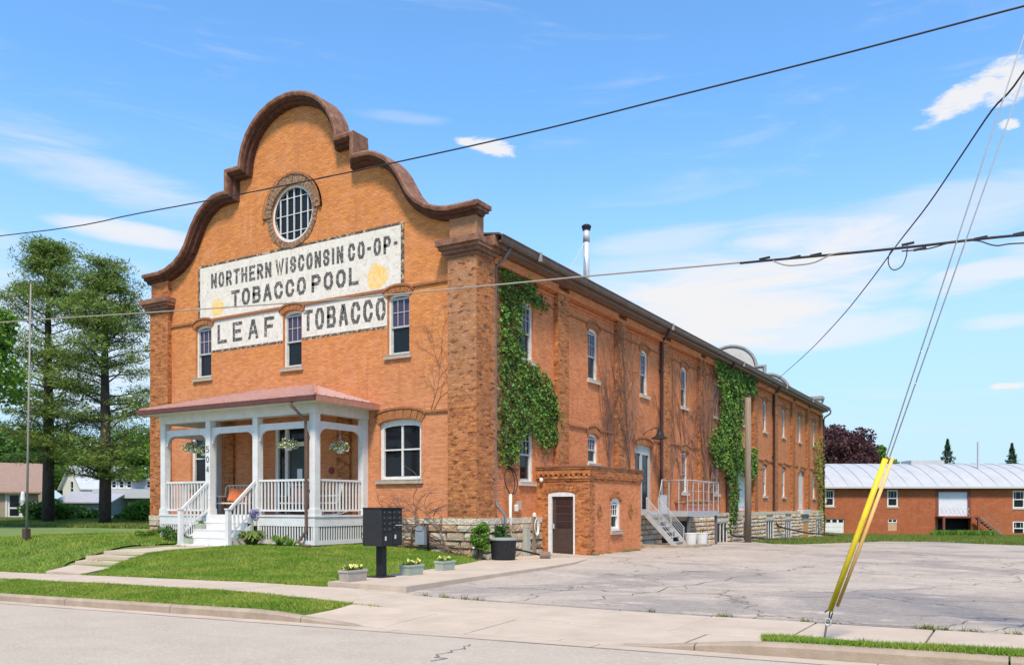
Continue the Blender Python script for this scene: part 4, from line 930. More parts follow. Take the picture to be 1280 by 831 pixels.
o = MB().box(-.05, .05, BD[0]+.15, BD[1]-.15, BD[2]-.2, BD[3]).build('basement_door', WDB, WH)
MB().box(-.06, .08, BD[0]-.1, BD[1]+.1, BD[3]+.02, BD[3]+.22).build('stone_lintel', STONE2, WH)
o = MB().box(-.06, -.02, 15.9, 19.6, -.4, .98).build('dark_cellar_opening', NAVY, WH)
# ---- flue
fl = MB(); FX, FY = -1.0, S(733, 346, -1.0)[0]
fl.tube([(FX, FY, 10.4), (FX, FY, 13.15)], .13, 14).build('flue_pipe', GALV, WH, smooth=True)
o = MB().tube([(FX, FY, 12.82), (FX, FY, 13.3)], .145, 14).build('flue_collar', mat('pale_steel', (.6, .56, .57), rough=.4, metal=.4), WH, smooth=True)
MB().lathe((FX, FY, 13.3), [(.10, 0), (.17, .02), (.17, .1), (.2, .12), (.2, .2), (.12, .25)], 14).build('flue_cap', BLK, WH)
for ex, ey in ((-.8, FY-2.6), (-.3, FY-1.0)): MB().tube([(FX-.05, FY-.1, 12.75 if ey < FY-2 else 12.3), (ex, ey, 10.45)], .014, 5).build('stay_wire', GALV, WH)
# ---- sign painted on the front
SG = thing('painted_sign', 'large faded white wall sign with black lettering over the upper windows', 'sign', (-8.2, .2, 7.8))
SIGNW = mat('worn_white_sign_paint', (.74, .68, .60), (.64, .58, .50), rough=.9, scale=3, bump=.4, bscale=30, detail=9, stain=((.46, .29, .19), 7, .52, .74))
SIGNK = mat('worn_black_sign_paint', (.045, .042, .04), (.13, .12, .11), rough=.9, scale=14, detail=8, bump=.4, bscale=30, stain=((.58, .54, .49), 9, .54, .64))
SIGNB = mat('flaked_border_paint', (.05, .045, .04), (.12, .09, .07), rough=.9, scale=12, detail=8, stain=((.5, .33, .2), 6, .5, .58))
SY = .194
MB().box(-13.27, -3.17, SY, .199, 9.10, 11.14).build('sign_panel', SIGNW, SG)
MB().box(-12.60, -8.69, SY, .199, 7.84, 8.985).box(-7.72, -3.76, SY, .199, 7.84, 8.985).build('sign_panel', SIGNW, SG)
b = MB()
for x0, x1, z0, z1 in ((-13.4, -3.02, 11.14, 11.24), (-13.4, -13.27, 9.12, 11.139), (-3.17, -3.02, 9.2, 11.139), (-12.6, -8.7, 7.74, 7.839), (-7.7, -3.76, 7.74, 7.839)): b.box(x0, x1, SY+.001, .199, z0, z1)
b.build('sign_border', SIGNB, SG)
YP = mat('yellow_sign_blot', (.80, .46, .10), (.78, .58, .27), rough=.9, scale=6, stain=((.68, .60, .48), 6, .52, .68))
for cx_, cz_, rx_, rz_ in ((-12.25, 9.5, .40, .40), (-4.2, 9.55, .52, .50)):      # worn tobacco-leaf blots
    r_ = random.Random(int(cz_*100)); nn_ = 26
    MB().plate([(cx_+rx_*(.88+.05*math.cos(3*a+1.2)+.11*r_.uniform(-1, 1))*math.cos(a), cz_+rz_*(.88+.05*math.cos(3*a+1.2)+.11*r_.uniform(-1, 1))*math.sin(a)) for a in [2*math.pi*i/nn_ for i in range(nn_)]], [], 'y', SY-.002, SY-.0005).build('yellow_leaf_emblem', YP, SG)
c_ = .26
GL = {'O': ([(0, c_), (c_, 0), (1-c_, 0), (1, c_), (1, 1-c_), (1-c_, 1), (c_, 1), (0, 1-c_)], 1), 'N': [[(0, 0), (0, 1)], [(0, 1), (1, 0)], [(1, 0), (1, 1)]], 'T': [[(-.05, 1), (1.05, 1)], [(.5, 1), (.5, 0)]],
      'H': [[(0, 0), (0, 1)], [(1, 0), (1, 1)], [(0, .5), (1, .5)]], 'E': [[(1, 1), (0, 1), (0, 0), (1, 0)], [(0, .52), (.8, .52)]], 'L': [[(0, 1), (0, 0), (1, 0)]], 'F': [[(1, 1), (0, 1), (0, 0)], [(0, .52), (.8, .52)]],
      'I': [[(.5, 0), (.5, 1)]], 'W': [[(-.1, 1), (.22, 0), (.5, .85), (.78, 0), (1.1, 1)]], 'A': [[(0, 0), (.42, 1), (.58, 1), (1, 0)], [(.15, .32), (.85, .32)]], 'C': [[(1, .72), (1, 1-c_), (1-c_, 1), (c_, 1), (0, 1-c_), (0, c_), (c_, 0), (1-c_, 0), (1, c_), (1, .28)]],
      'S': [[(1, .74), (1, 1-c_*.8), (1-c_, 1), (c_, 1), (0, 1-c_*.8), (0, .68), (.2, .54), (.8, .46), (1, .32), (1, c_*.8), (1-c_, 0), (c_, 0), (0, c_*.8), (0, .26)]], 'P': [[(0, 0), (0, 1), (1-c_, 1), (1, 1-c_*.8), (1, .46+c_*.8), (1-c_, .46), (0, .46)]],
      'R': [[(0, 0), (0, 1), (1-c_, 1), (1, 1-c_*.8), (1, .48+c_*.6), (1-c_, .48), (0, .48)], [(.5, .48), (1, 0)]], 'B': [[(0, 0), (0, 1), (.78, 1), (.95, .85), (.95, .68), (.78, .53), (0, .53)], [(.78, .53), (1, .37), (1, .18), (.8, 0), (0, 0)]], '-': [[(.1, .5), (.9, .5)]]}
def stroke(m, pts, t, y, closed=False):
    P = [Vector(p) for p in pts]; n = len(P); L_, R_ = [], []
    for i in range(n):
        if closed: a = (P[i]-P[i-1]).normalized(); b = (P[(i+1) % n]-P[i]).normalized()
        else: a = (P[i]-P[i-1]).normalized() if i else (P[1]-P[0]).normalized(); b = (P[i+1]-P[i]).normalized() if i < n-1 else a
        n1 = Vector((-a.y, a.x)); nn = (n1+Vector((-b.y, b.x))); 
        if nn.length < .1: nn = n1
        nn.normalize(); k = min(1.8, 1/max(.3, nn.dot(n1))); L_.append(P[i]+nn*t/2*k); R_.append(P[i]-nn*t/2*k)
    if not closed:
        e0 = (P[0]-P[1]).normalized()*t*.5; e1 = (P[-1]-P[-2]).normalized()*t*.5
        L_[0] += e0; R_[0] += e0; L_[-1] += e1; R_[-1] += e1
    vs = [(p.x, y, p.y) for p in L_]+[(p.x, y, p.y) for p in R_]; fs = []
    for i in range(n if closed else n-1): j = (i+1) % n; fs.append((n+i, n+j, j, i))
    b0 = len(m.v); m.add(vs, fs)
    # give the stroke its thin paint edge
    m.add([(v[0], SY, v[2]) for v in vs], [(n+i, i, (i+1) % n, n+(i+1) % n) for i in range(n if closed else n-1)])
def word(txt, x0, x1, z, h, t, ratio=1.):
    wts = [.45 if c == 'I' else .55 if c == '-' else 1.25 if c == 'W' else 1 for c in txt]; gap = .42*ratio
    u = (x1-x0)/(sum(wts)+gap*(len(txt)-1)); x = x0
    for c, w in zip(txt, wts):
        lw = u*w; ins = t/2; m = MB(); g_ = GL[c]
        S_ = (lambda p: (x+ins+(lw-2*ins)*p[0], z+ins+(h-2*ins)*p[1]))
        if c == 'O': stroke(m, [S_(p) for p in g_[0]], t, SY-.004, True)
        else:
            for i, s in enumerate(g_): stroke(m, [S_(p) for p in s], t, SY-.004-.0006*i)
        m.build('letter', SIGNK, SG); x += lw+u*gap
word('NORTHERN', -12.62, -9.28, 10.26, .58, .112, .75); word('WISCONSIN', -9.04, -5.72, 10.26, .59, .112, .75); word('CO-OP-', -5.50, -3.30, 10.26, .60, .115, .8)
word('TOBACCO', -11.45, -7.52, 9.40, .63, .13, .75); word('POOL', -7.24, -5.02, 9.40, .63, .13, .75)
word('LEAF', -12.25, -9.12, 8.06, .74, .135, 1.5); word('TOBACCO', -7.62, -3.82, 8.05, .76, .135, .75)
# ------------------------------------------------------------------ the porch
PO = thing('front_porch', 'white wooden front porch with maroon metal hip roof and railings', 'porch', (-8.4, -1, .5))
PX0, PX1, PY = -12.23, -4.58, -2.36                      # outer faces of the posts
DZ = 1.45
def pp(mb, name, mt=WHITE, par=PO, **k): return mb.build(name, mt, par, **k)
pw = .24
POSTX = [PX0, -9.78, -7.42, PX1-pw]
posts = []
for i, x in enumerate(POSTX):
    m = MB().box(x, x+pw, PY, PY+pw, DZ, 4.70).box(x-.03, x+pw+.03, PY-.03, PY+pw+.03, DZ, DZ+.2); o = pp(m, 'post')
    posts.append(o)
for x in (PX0, PX1-pw): pp(MB().box(x, x+pw, -.06, .19, DZ, 4.70), 'post')
# house number on the second post
KN = mat('dark_numerals', (.03, .03, .03), rough=.5)
DIG = {'5': [[(1, 1), (0, 1), (0, .55), (.7, .6), (1, .45), (1, .15), (.75, 0), (0, .03)]], '0': [[(.5, 0), (.1, .2), (0, .5), (.1, .8), (.5, 1), (.9, .8), (1, .5), (.9, .2), (.5, 0)]], '4': [[(.75, 0), (.75, 1), (0, .3), (1, .3)]]}
for ch, z in (('5', 3.62), ('0', 3.27), ('4', 2.92)):
    m = MB()
    for s in DIG[ch]:
        pts = [(POSTX[1]+.06+.12*p[0], PY-.008, z+.2*p[1]) for p in s]
        for a, b in zip(pts[:-1], pts[1:]): m.bar(a, b, .018, .014, up=(0, 1, 0))
    pp(m, 'numeral', KN)
# floor, skirt and lattice
pp(MB().box(PX0-.02, PX1+.03, PY-.05, .17, DZ-.06, DZ-.002), 'deck_floor', GREYP)
for yy in np.arange(PY+.1, .1, .16): pass
pp(MB().box(PX0, POSTX[1]+.1, PY-.035, PY, DZ-.36, DZ-.07).box(POSTX[2]+.1, PX1+.035, PY-.035, PY, DZ-.36, DZ-.07).box(PX1, PX1+.035, PY+.001, .16, DZ-.36, DZ-.07).box(POSTX[1]+.1, POSTX[2]+.1, PY-.03, PY, DZ-.36, DZ-.07), 'skirt_board')
pp(MB().box(PX0-.02, PX1+.06, PY-.06, PY+.1, DZ-.06, DZ).box(PX1-.1, PX1+.062, PY+.1, .17, DZ-.06, DZ), 'deck_edge')
SLAT = {}
def piece(name, sz, mt, par, loc, rot=None):
    key = (name, tuple(round(s, 3) for s in sz), mt.name)
    if key not in SLAT:
        m = MB().box(-sz[0]/2, sz[0]/2, -sz[1]/2, sz[1]/2, 0, sz[2]); me = bpy.data.meshes.new(name); me.from_pydata(m.v, [], m.f); me.materials.append(mt); box_uv(me); SLAT[key] = me
    o = link(name, SLAT[key], par); o.location = Vector(loc)-origin(par)
    if rot: o.rotation_euler = rot
    return o
def lattice(a, b, pl, c, zb, zt):
    fr = MB()
    if pl == 'y': fr.box(a, b, c, c+.03, zb, zb+.14).box(a, a+.1, c, c+.03, zb+.14, zt).box(b-.1, b, c, c+.03, zb+.14, zt)
    else: fr.box(c-.03, c, a, b, zb, zb+.14).box(c-.03, c, a, a+.1, zb+.14, zt).box(c-.03, c, b-.1, b, zb+.14, zt)
    f_ = pp(fr, 'lattice_frame'); n = int((b-a-.2)/.115)
    for i in range(n):
        u = a+.1+(b-a-.2)*(i+.5)/n
        if pl == 'y': piece('lattice_slat', (.052, .02, zt-zb-.14), WHITE, PO, (u, c+.02, zb+.14))
        else: piece('lattice_slat', (.02, .052, zt-zb-.14), WHITE, PO, (c-.02, u, zb+.14))
    return f_
lattice(PX0, -9.85, 'y', PY-.03, .60, DZ-.36)
lattice(-7.15, PX1+.03, 'y', PY-.03, .50, DZ-.36)
lattice(PY+.01, .16, 'x', PX1+.03, .50, DZ-.36)
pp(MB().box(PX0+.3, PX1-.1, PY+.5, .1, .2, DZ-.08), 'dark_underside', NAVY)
# beams, brackets, frieze
pp(MB().box(PX0-.03, PX1+.03, PY-.03, PY+pw, 4.70, 5.03).box(PX1-pw, PX1+.03, PY+pw+.001, .19, 4.70, 5.03).box(PX0-.03, PX0+pw, PY+pw+.001, .19, 4.70, 5.03), 'frieze_beam')
def spandrel(a, b, pl, c):
    r = .34; zt, zb = 4.47, 4.25; L_ = [(a, zb-r), (a+.05, zb-r)]+[(a+.05+r-r*math.cos(t), zb-r+r*math.sin(t)) for t in np.linspace(.15, math.pi/2, 6)]+[(b-.05-r+r*math.sin(t), zb-r+r*math.cos(t)) for t in np.linspace(0, math.pi/2-.15, 6)]+[(b-.05, zb-r), (b, zb-r), (b, zt), (a, zt)]
    pp(MB().plate(L_, [], 'y' if pl == 'y' else 'x', c, c+.06 if pl == 'y' else c-.06), 'arched_spandrel')
for i in range(3): spandrel(POSTX[i]+pw+.001, POSTX[i+1]-.001, 'y', PY+.08)
spandrel(PY+pw+.001, -.061, 'x', PX1-.08); spandrel(PY+pw+.001, -.061, 'x', PX0+.14)
# railings
def railing(a, b, pl, c):
    z0, z1 = DZ+.12, DZ+1.17
    m = MB()
    if pl == 'y': m.box(a, b, c-.035, c+.035, z1-.07, z1).box(a, b, c-.03, c+.03, z0, z0+.06)
    else: m.box(c-.035, c+.035, a, b, z1-.07, z1).box(c-.03, c+.03, a, b, z0, z0+.06)
    pp(m, 'rail'); n = int((b-a)/.15)
    for i in range(n):
        u = a+(b-a)*(i+.5)/n
        piece('baluster', (.04, .04, z1-z0-.13), WHITE, PO, (u, c, z0+.06) if pl == 'y' else (c, u, z0+.06))
cy = PY+.12
railing(POSTX[0]+pw, POSTX[1], 'y', cy); railing(POSTX[2]+pw, POSTX[3], 'y', cy); railing(PY+pw, -.06, 'x', PX1-.12); railing(PY+pw, -.06, 'x', PX0+.12)
# stairs: x from -9.75 to -7.3, four treads down to the path
SX0, SX1 = -9.66, -7.30
zs_ = [1.45, 1.20, .95, .72]; 
for i in range(4):
    y1 = PY-.05-.27*i; y0 = y1-.27
    zt = 1.45-.245*(i+1)
    w_ = .16 if i == 3 else 0
    o = pp(MB().box(SX0-w_, SX1, y0-.03, y1-.002, zt-.04, zt), 'tread'); o2 = pp(MB().box(SX0-w_, SX1, y1-.02, y1, zt, zt+.205), 'riser')
pp(MB().box(SX0-.16, SX1, PY-.05-.27*4, PY-.05-.27*4+.02, .40, 1.45-.245*4-.04), 'riser')
pp(MB().plate([(PY-.06, 1.2), (PY-.05-1.08, .47), (PY-.05-1.08, .3), (PY-.06, .3)], [], 'x', SX1-.04, SX1-.001).plate([(PY-.06, 1.2), (PY-.05-1.08, .47), (PY-.05-1.08, .3), (PY-.06, .3)], [], 'x', SX0, SX0+.04), 'stringer')
yb = PY-1.12
for xx in (SX0+.02, SX1+.02):
    pp(MB().box(xx-.07, xx+.07, yb-.07, yb+.07, .35, 1.62).box(xx-.09, xx+.09, yb-.09, yb+.09, 1.62, 1.67), 'newel_post')
    pp(MB().bar((xx, yb, 1.58), (xx, PY, DZ+1.12), .07, .09).bar((xx, yb, .80), (xx, PY, 1.62), .05, .07), 'stair_rail')
    for i in range(7):
        t = (i+.6)/7.2; y = yb+(PY-yb)*t; piece('baluster', (.045, .045, .76), WHITE, PO, (xx, y, .82+.80*t))
# roof
RZ0, RZ1, OX0, OX1, OY = 5.20, 6.08, -12.80, -4.10, -2.82
A_ = Vector((OX0, OY, RZ0)); B_ = Vector((OX1, OY, RZ0)); C_ = Vector((OX1, .19, RZ0)); D_ = Vector((OX0, .19, RZ0)); R1 = Vector((-9.8, .19, RZ1)); R2 = Vector((-7.1, .19, RZ1))
m = MB().add([A_, B_, R2, R1, C_, D_], [(0, 1, 2, 3), (1, 4, 2), (5, 0, 3)]); th = Vector((0, 0, -.05)); m.add([A_+th, B_+th, C_+th, D_+th], [(0, 3, 2, 1)])
rf = pp(m, 'porch_roof', ROOFM)
SEAMM = mat('pale_roof_seam', (.62, .42, .36), (.55, .34, .29), rough=.4, scale=4)
def seam(a, b): return MB().bar(a+Vector((0, 0, .02)), b+Vector((0, 0, .02)), .045, .05)
n = 21
for i in range(n+1):
    x = OX0+(OX1-OX0)*i/n; a = Vector((x, OY, RZ0))
    if x < R1.x: t = (x-OX0)/(R1.x-OX0)
    elif x > R2.x: t = (OX1-x)/(OX1-R2.x)
    else: t = 1
    if t < .04: continue
    bq = Vector((x, OY+(.19-OY)*t, RZ0+(RZ1-RZ0)*t)); o = seam(a, bq).build('standing_seam', SEAMM, None); o.parent = rf; o.location = -origin(PO)
for X_, RR_ in ((OX1, R2), (OX0, R1)):
    for i in range(1, 7):
        y = OY+(.19-OY)*i/7; t = i/7.; bq = Vector((X_+(RR_.x-X_)*t, y, RZ0+(RZ1-RZ0)*t)); o = seam(Vector((X_, y, RZ0)), bq).build('standing_seam', SEAMM, None); o.parent = rf; o.location = -origin(PO)
for a, b in ((B_, R2), (A_, R1)): o = MB().bar(a+Vector((0, 0, .03)), b+Vector((0, 0, .03)), .09, .06).build('hip_cap', ROOFM, None); o.parent = rf; o.location = -origin(PO)
pp(MB().box(OX0-.02, OX1+.02, OY-.11, OY-.002, RZ0-.17, RZ0-.03), 'porch_gutter', ROOFD); pp(MB().box(OX1+.001, OX1+.03, OY, .19, RZ0-.2, RZ0-.02), 'fascia', ROOFM); pp(MB().box(OX0-.03, OX0-.001, OY, .19, RZ0-.2, RZ0-.02), 'fascia', ROOFM)
pp(MB().box(OX0, OX1, OY, .19, RZ0-.19, RZ0-.17), 'soffit')
pp(MB().tube([(-5.1, OY-.05, RZ0-.15), (-5.1, OY-.05, RZ0-.28), (-4.86, PY-.12, RZ0-.75), (-4.86, PY-.1, .95), (-4.95, PY-.16, .8), (-5.1, PY-.2, .6), (-4.75, PY-.32, .5), (-4.4, PY-.4, .5)], .05, 8), 'downspout', DSB, smooth=True)
pp(MB().box(-4.93, -4.79, PY-.04, PY-.0, 3.9, 3.98).box(-4.93, -4.79, PY-.04, PY-.0, 2.2, 2.28), 'pipe_strap', DSB)
# inside: entrance door with white side posts, brown brick pilasters, wall lamp plaque
DDK = mat('dark_green_door', (.02, .035, .035), (.03, .045, .045), rough=.3)
o = MB().box(-8.45, -7.62, .3, .34, 1.5, 3.9).build('entrance_door', DDK, WH); o['label'] = 'dark glazed entrance door with a paper notice'
for q_ in (MB().box(-8.05, -7.8, .292, .298, 2.75, 3.1).build('paper_notice', mat('paper', (.75, .78, .8)), None),): q_.parent = o
o2 = MB().box(-8.38, -8.33, .27, .298, 2.4, 2.62).build('handle', GALV, None); o2.parent = o
MB().box(-9.1, -8.95, .22, .34, 1.47, 4.7).box(-8.6, -8.46, .22, .34, 1.47, 4.7).box(-7.6, -7.45, .22, .34, 1.47, 4.7).box(-8.95, -8.6, .22, .34, 3.95, 4.1).box(-8.46, -7.6, .22, .34, 3.92, 4.08).build('door_frame', WFRAME, WH)
MB().box(-8.95, -8.6, .31, .33, 1.6, 3.95).box(-8.95, -7.6, .31, .33, 4.1, 4.65).build('pane', GLS, WH)
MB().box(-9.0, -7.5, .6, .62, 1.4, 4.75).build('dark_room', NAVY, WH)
for xa, xb in ((-11.75, -11.25), (-5.95, -5.35)): MB().box(xa, xb, .09, .2, 1.37, 4.9).build('pilaster', BP, WH)
MB().lathe((0, 0, 0), [(.13, 0), (.13, .02)], 14).build('wall_plaque', mat('rust_red', (.2, .04, .03)), WH)
bpy.data.objects['wall_plaque'].location = (-4.92-1.35, .19, 3.0); bpy.data.objects['wall_plaque'].rotation_euler = (math.pi/2, 0, 0)
# ------------------------------------------------------------------ brick annex
AX = thing('brick_annex', 'small flat roofed brick annex with dark brown door beside the ivy wall', 'annex', (.9, 6.4, 0))
ax0, ax1, ay0, ay1, at = -.2, 1.88, 4.19, 8.8, 2.62
dh = arch(.27, 1.32, -.1, 2.24, .08)
MB().plate([(ax0+.0, -.3), (ax1, -.3), (ax1, at), (ax0+.0, at)], [dh], 'y', ay0, ay0+.3).build('front_wall', BP, AX)
MB().plate([(ay0+.301, -.3), (ay1, -.3), (ay1, at), (ay0+.301, at)], [arch(5.98, 6.80, .84, 2.04, .14)], 'x', ax1-.3, ax1).build('side_wall', BRS, AX)
m = MB(); 
for kz in range(36):
    if kz % 2 == 0: m.box(ax1, ax1+.012, ay0+.0, ay0+.42, -.3+kz*.08, -.3+kz*.08+.078)
    else: m.box(ax1, ax1+.012, ay0+.0, ay0+.3, -.3+kz*.08, -.3+kz*.08+.078)
m.box(ax1, ax1+.012, ay0, ay0+.4, 2.59, 2.615); m.build('quoins', BP, AX)
MB().box(ax0, ax1-.3, ay1-.3, ay1, -.3, at).build('rear_wall', BRS, AX)
bands = [(2.62, 2.70, .03), (2.70, 2.78, .06), (2.86, 3.04, .05), (3.04, 3.10, .08)]
q = MB()
for z0, z1, e in bands: q.box(ax0, ax1+e, ay0-e, ay1+e*.5, z0, z1-.001)
q.build('parapet', BP, AX)
q = MB(); y = ay0-.05
while y < ay1: q.box(ax1, ax1+.07, y, y+.1, 2.78, 2.859); y += .2
x = ax0+.05
while x < ax1: q.box(x, x+.1, ay0-.07, ay0, 2.78, 2.859); x += .2
q.build('dentils', BP, AX, kind='stuff')
MB().box(ax0, ax1-.01, ay0+.01, ay1-.01, 2.78, 2.86).build('parapet_core', BP, AX)
MB().box(ax0, ax1+.1, ay0-.1, ay1+.06, 3.101, 3.15).build('parapet_cap', COPE, AX)
f_ = MB().plate(arch(.27, 1.32, -.06, 2.24, .08), [[(.41, -.06), (1.26, -.06), (1.26, 2.08), (.41, 2.08)]], 'y', ay0-.015, ay0+.12).build('door_frame', WFRAME, AX)
d = MB().box(.41, 1.26, ay0+.06, ay0+.1, -.05, 2.08).build('brown_door', DOORB, AX)
for i in range(4):
    o = MB().box(.56, 1.16, ay0+.048, ay0+.059, .98+i*.27, .98+i*.27+.21).build('pane', mat('brown_glass', (.04, .022, .02), rough=.15), None); o.parent = d; o.location = -origin(AX)
o = MB().box(.55, 1.17, ay0+.045, ay0+.059, .15, .78).build('door_panel', DOORB, None); o.parent = d; o.location = -origin(AX)
o = MB().box(.44, .49, ay0+.0, ay0+.059, .95, 1.12).build('handle', GALV, None); o.parent = d; o.location = -origin(AX)
def hood2(par, u0, u1, z1, rise, face, pl, th=.26, n=9):
    m = MB(); inn = arch_top(u0-.02, u1+.02, z1+.01, rise, n); ot = arch_top(u0-.14, u1+.14, z1+th, rise+.06, n)
    for i in range(n):
        L4 = [Vector(inn[i]).lerp(Vector(inn[i+1]), .06), Vector(inn[i]).lerp(Vector(inn[i+1]), .94), Vector(ot[i]).lerp(Vector(ot[i+1]), .94), Vector(ot[i]).lerp(Vector(ot[i+1]), .06)]
        e = .03+random.random()*.012
        vs = [(p.x, face, p.y) for p in L4]+[(p.x, face-e, p.y) for p in L4] if pl == 'y' else [(face, p.x, p.y) for p in L4]+[(face+e, p.x, p.y) for p in L4]
        m.add(vs, [(0, 1, 2, 3), (4, 7, 6, 5), (0, 4, 5, 1), (1, 5, 6, 2), (2, 6, 7, 3), (3, 7, 4, 0)])
    m.fixn = True; return m.build('brick_arch', BP, par, kind='stuff')
hood2(AX, .27, 1.32, 2.25, .1, ay0, 'y'); hood2(AX, 5.98, 6.80, 2.05, .14, ax1, 'x', th=.22)
o = window(AX, (ax1, 5.98, .84), 'x', .82, 1.2, .14, 'sash1', sill=1, recess=.04, fw=.10, muntin=WFRAME)
for yc in (4.98, 7.76):                                          # diamond medallions of raised bricks
    m = MB()
    for r_, wd in ((-3, 1), (-2, 2), (-1, 3), (0, 4), (1, 3), (2, 2), (3, 1)): m.box(ax1, ax1+.03, yc-wd*.055, yc+wd*.055, 1.5+r_*.08, 1.5+r_*.08+.07)
    m.build('brick_medallion', BP, AX)
# ------------------------------------------------------------------ steel stair and balcony along the side wall
BA = thing('metal_staircase', 'pale steel stair and railed landing with flower boxes on the side wall', 'staircase', (.8, 16, 0))
bx1, by0, by1, bz = 1.45, 15.55, 20.3, 1.50
MB().box(-.19, bx1, by0, by1, bz-.24, bz).build('landing_deck', GREYP, BA); MB().box(-.19, .55, 12.75, by0-.002, bz-.16, bz).build('landing_deck', GREYP, BA)
for x, y in ((bx1-.1, by0+.4), (bx1-.1, by1-.2)): MB().box(x-.06, x+.06, y-.06, y+.06, Z(1, y)-.05, bz-.24).build('support_post', mat('steel_post', (.12, .12, .125), rough=.6), BA)
def rl(pts, r=.022): return MB().tube(pts, r, 6).build('rail', RAILM, BA, smooth=True)
top = bz+1.45
rl([(bx1-.03, by0+.02, top), (bx1-.03, by1-.03, top)]); rl([(.1, by1-.03, top), (bx1-.03, by1-.03, top)]); rl([(.52, by0, top), (bx1-.03, by0+.02, top)]); rl([(.52, by0-.9, top), (.52, by0, top)]); rl([(.52, 14.25, bz+.55), (.52, by0-.9, top)])
for y in np.linspace(by0+.02, by1-.03, 7): piece('rail_post', (.035, .035, 1.45), RAILM, BA, (bx1-.03, y, bz))
for x in (.52, 1.0): piece('rail_post', (.035, .035, 1.45), RAILM, BA, (x, by0+.02, bz))
piece('rail_post', (.035, .035, 1.45), RAILM, BA, (.52, by0-.9, bz)); piece('rail_post', (.035, .035, .95), RAILM, BA, (.52, 14.25, bz-.4))
WG = mat('white_wire', (.6, .6, .6), rough=.5)
for z in (bz+.5, bz+.95): MB().bar((bx1-.03, by0, z), (bx1-.03, by1, z), .012, .012).build('thin_wire', WG, BA)
ns = 7; gz = Z(1.6, 13.4)
for i in range(ns):
    z = bz-(bz-gz)*(i+1)/(ns+0); x = .55+i*.185
    MB().box(x, x+.21, 12.8, 14.2, z+.0, z+.035).build('tread', GREYP, BA)
for y in (12.78, 14.22):
    MB().bar((.5, y, bz-.12), (1.88, y, gz+.05), .04, .20).build('stringer', RAILM, BA)
    MB().tube([(.5, y, bz+.62), (1.75, y, gz+.85)], .024, 6).build('rail', RAILM, BA, smooth=True)
    for i, x in enumerate(np.linspace(.52, 1.72, 3)):
        zt = bz+.62-(bz+.62-gz-.85)*(x-.5)/1.25; zb_ = bz-(bz-gz)*(x-.55)/1.3; MB().box(x-.018, x+.018, y-.018, y+.018, zb_-.1, zt).build('rail_post', RAILM, BA)
    for j in range(4):
        o_ = .12+j*.13; MB().bar((.52, y, bz+.62-o_*1.0), (1.72, y, gz+.87-o_), .014, .014).build('thin_wire', WG, BA)
MB().box(.55, .57, 14.3, 15.2, bz-.1, bz+.75).build('grey_panel', GALV, BA)
poly_sheet('concrete_pad', [(.2, 12.3), (2.0, 12.2), (2.5, 13.2), (2.45, 15.5), (1.9, 17.8), (.3, 18.5)], lambda x, y: Z(x, y)+.13, CONCD, step=9, thick=.2, kind=STRU)
# ------------------------------------------------------------------ far red brick hall with the curved white roof
FB = thing('red_brick_hall', 'low red brick building with white curved metal roof behind the parking lot', 'building', (0, 0, 0))
gzf = -1.35; D0 = 0.0
def fx(px): return (px-640)/FPX*85
L0, L1 = 27.0, 76.0; WHt = CAMZ+.0345*0+85*(632-608.5)/FPX; 
fwin = [(fx(a), fx(b), CAMZ+85*(632-c2)/FPX, CAMZ+85*(632-c1)/FPX) for a, b, c1, c2 in ((1031.5, 1043, 612, 632.5), (1109, 1122.5, 612, 633), (1266, 1281, 613, 635), (1266, 1281, 651, 669))]
gar = (fx(1031.5), fx(1055.2), gzf+.05, CAMZ+85*(632-647.8)/FPX)
ldo = (fx(1172.5), fx(1210.5), CAMZ+85*(632-644.5)/FPX, CAMZ+85*(632-614.5)/FPX)
und = (fx(1172.5), fx(1212.5), gzf, CAMZ+85*(632-648)/FPX)
brd = (fx(1110), fx(1121.5), CAMZ+85*(632-663)/FPX, CAMZ+85*(632-648.5)/FPX)
rect = lambda r: [(r[0], r[2]), (r[1], r[2]), (r[1], r[3]), (r[0], r[3])]
MB().plate([(L0, gzf-.4), (L1, gzf-.4), (L1, WHt), (L0, WHt)], [rect(w) for w in fwin]+[rect(gar), rect(ldo), rect(und), rect(brd)], 'y', 0, .35).build('front_wall', BF, FB)
MB().box(L0, L0+.35, .351, 15, gzf-.4, WHt).box(L1-.35, L1, .351, 15, gzf-.4, WHt).box(L0+.35, L1-.35, 14.65, 15, gzf-.4, WHt).build('outer_walls', BF, FB)
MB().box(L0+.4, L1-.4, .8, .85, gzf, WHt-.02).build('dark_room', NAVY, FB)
ROOFW = mat('white_metal_roof', (.47, .46, .455), (.41, .405, .40), rough=.45, scale=.6, stretch=(1, 1, 1), stain=((.48, .45, .43), .4, .6, .85))
x = L0-.5; prof = []
RH = 2.75
for t in np.linspace(0, 1, 7): prof.append((-.6+8.1*math.sin(t*math.pi/2*.98)*1.0 if False else -.6+8.1*t, WHt+RH*(1-(1-t)**1.9)))
prof2 = prof+[(15.6-(p[0]+.6)+.0, p[1]) for p in reversed(prof[:-1])]
PW = 1.52
while x < L1+.4:
    m = MB(); xb = min(x+PW-.03, L1+.5)
    for i in range(len(prof2)-1): (ya, za), (yb_, zb_) = prof2[i], prof2[i+1]; m.add([(x, ya, za), (xb, ya, za), (xb, yb_, zb_), (x, yb_, zb_)], [(0, 1, 2, 3)])
    m.build('roof_panel', ROOFW, FB)
    m = MB()
    for i in range(len(prof2)//2): (ya, za), (yb_, zb_) = prof2[i], prof2[i+1]; m.bar((x-.015, ya+(.12 if i == 0 else 0), za+(.05 if i == 0 else .01)), (x-.015, yb_, zb_+.01), .045, .05)
    m.build('roof_seam', mat('seam_grey', (.27, .265, .26), rough=.5), FB); x += PW
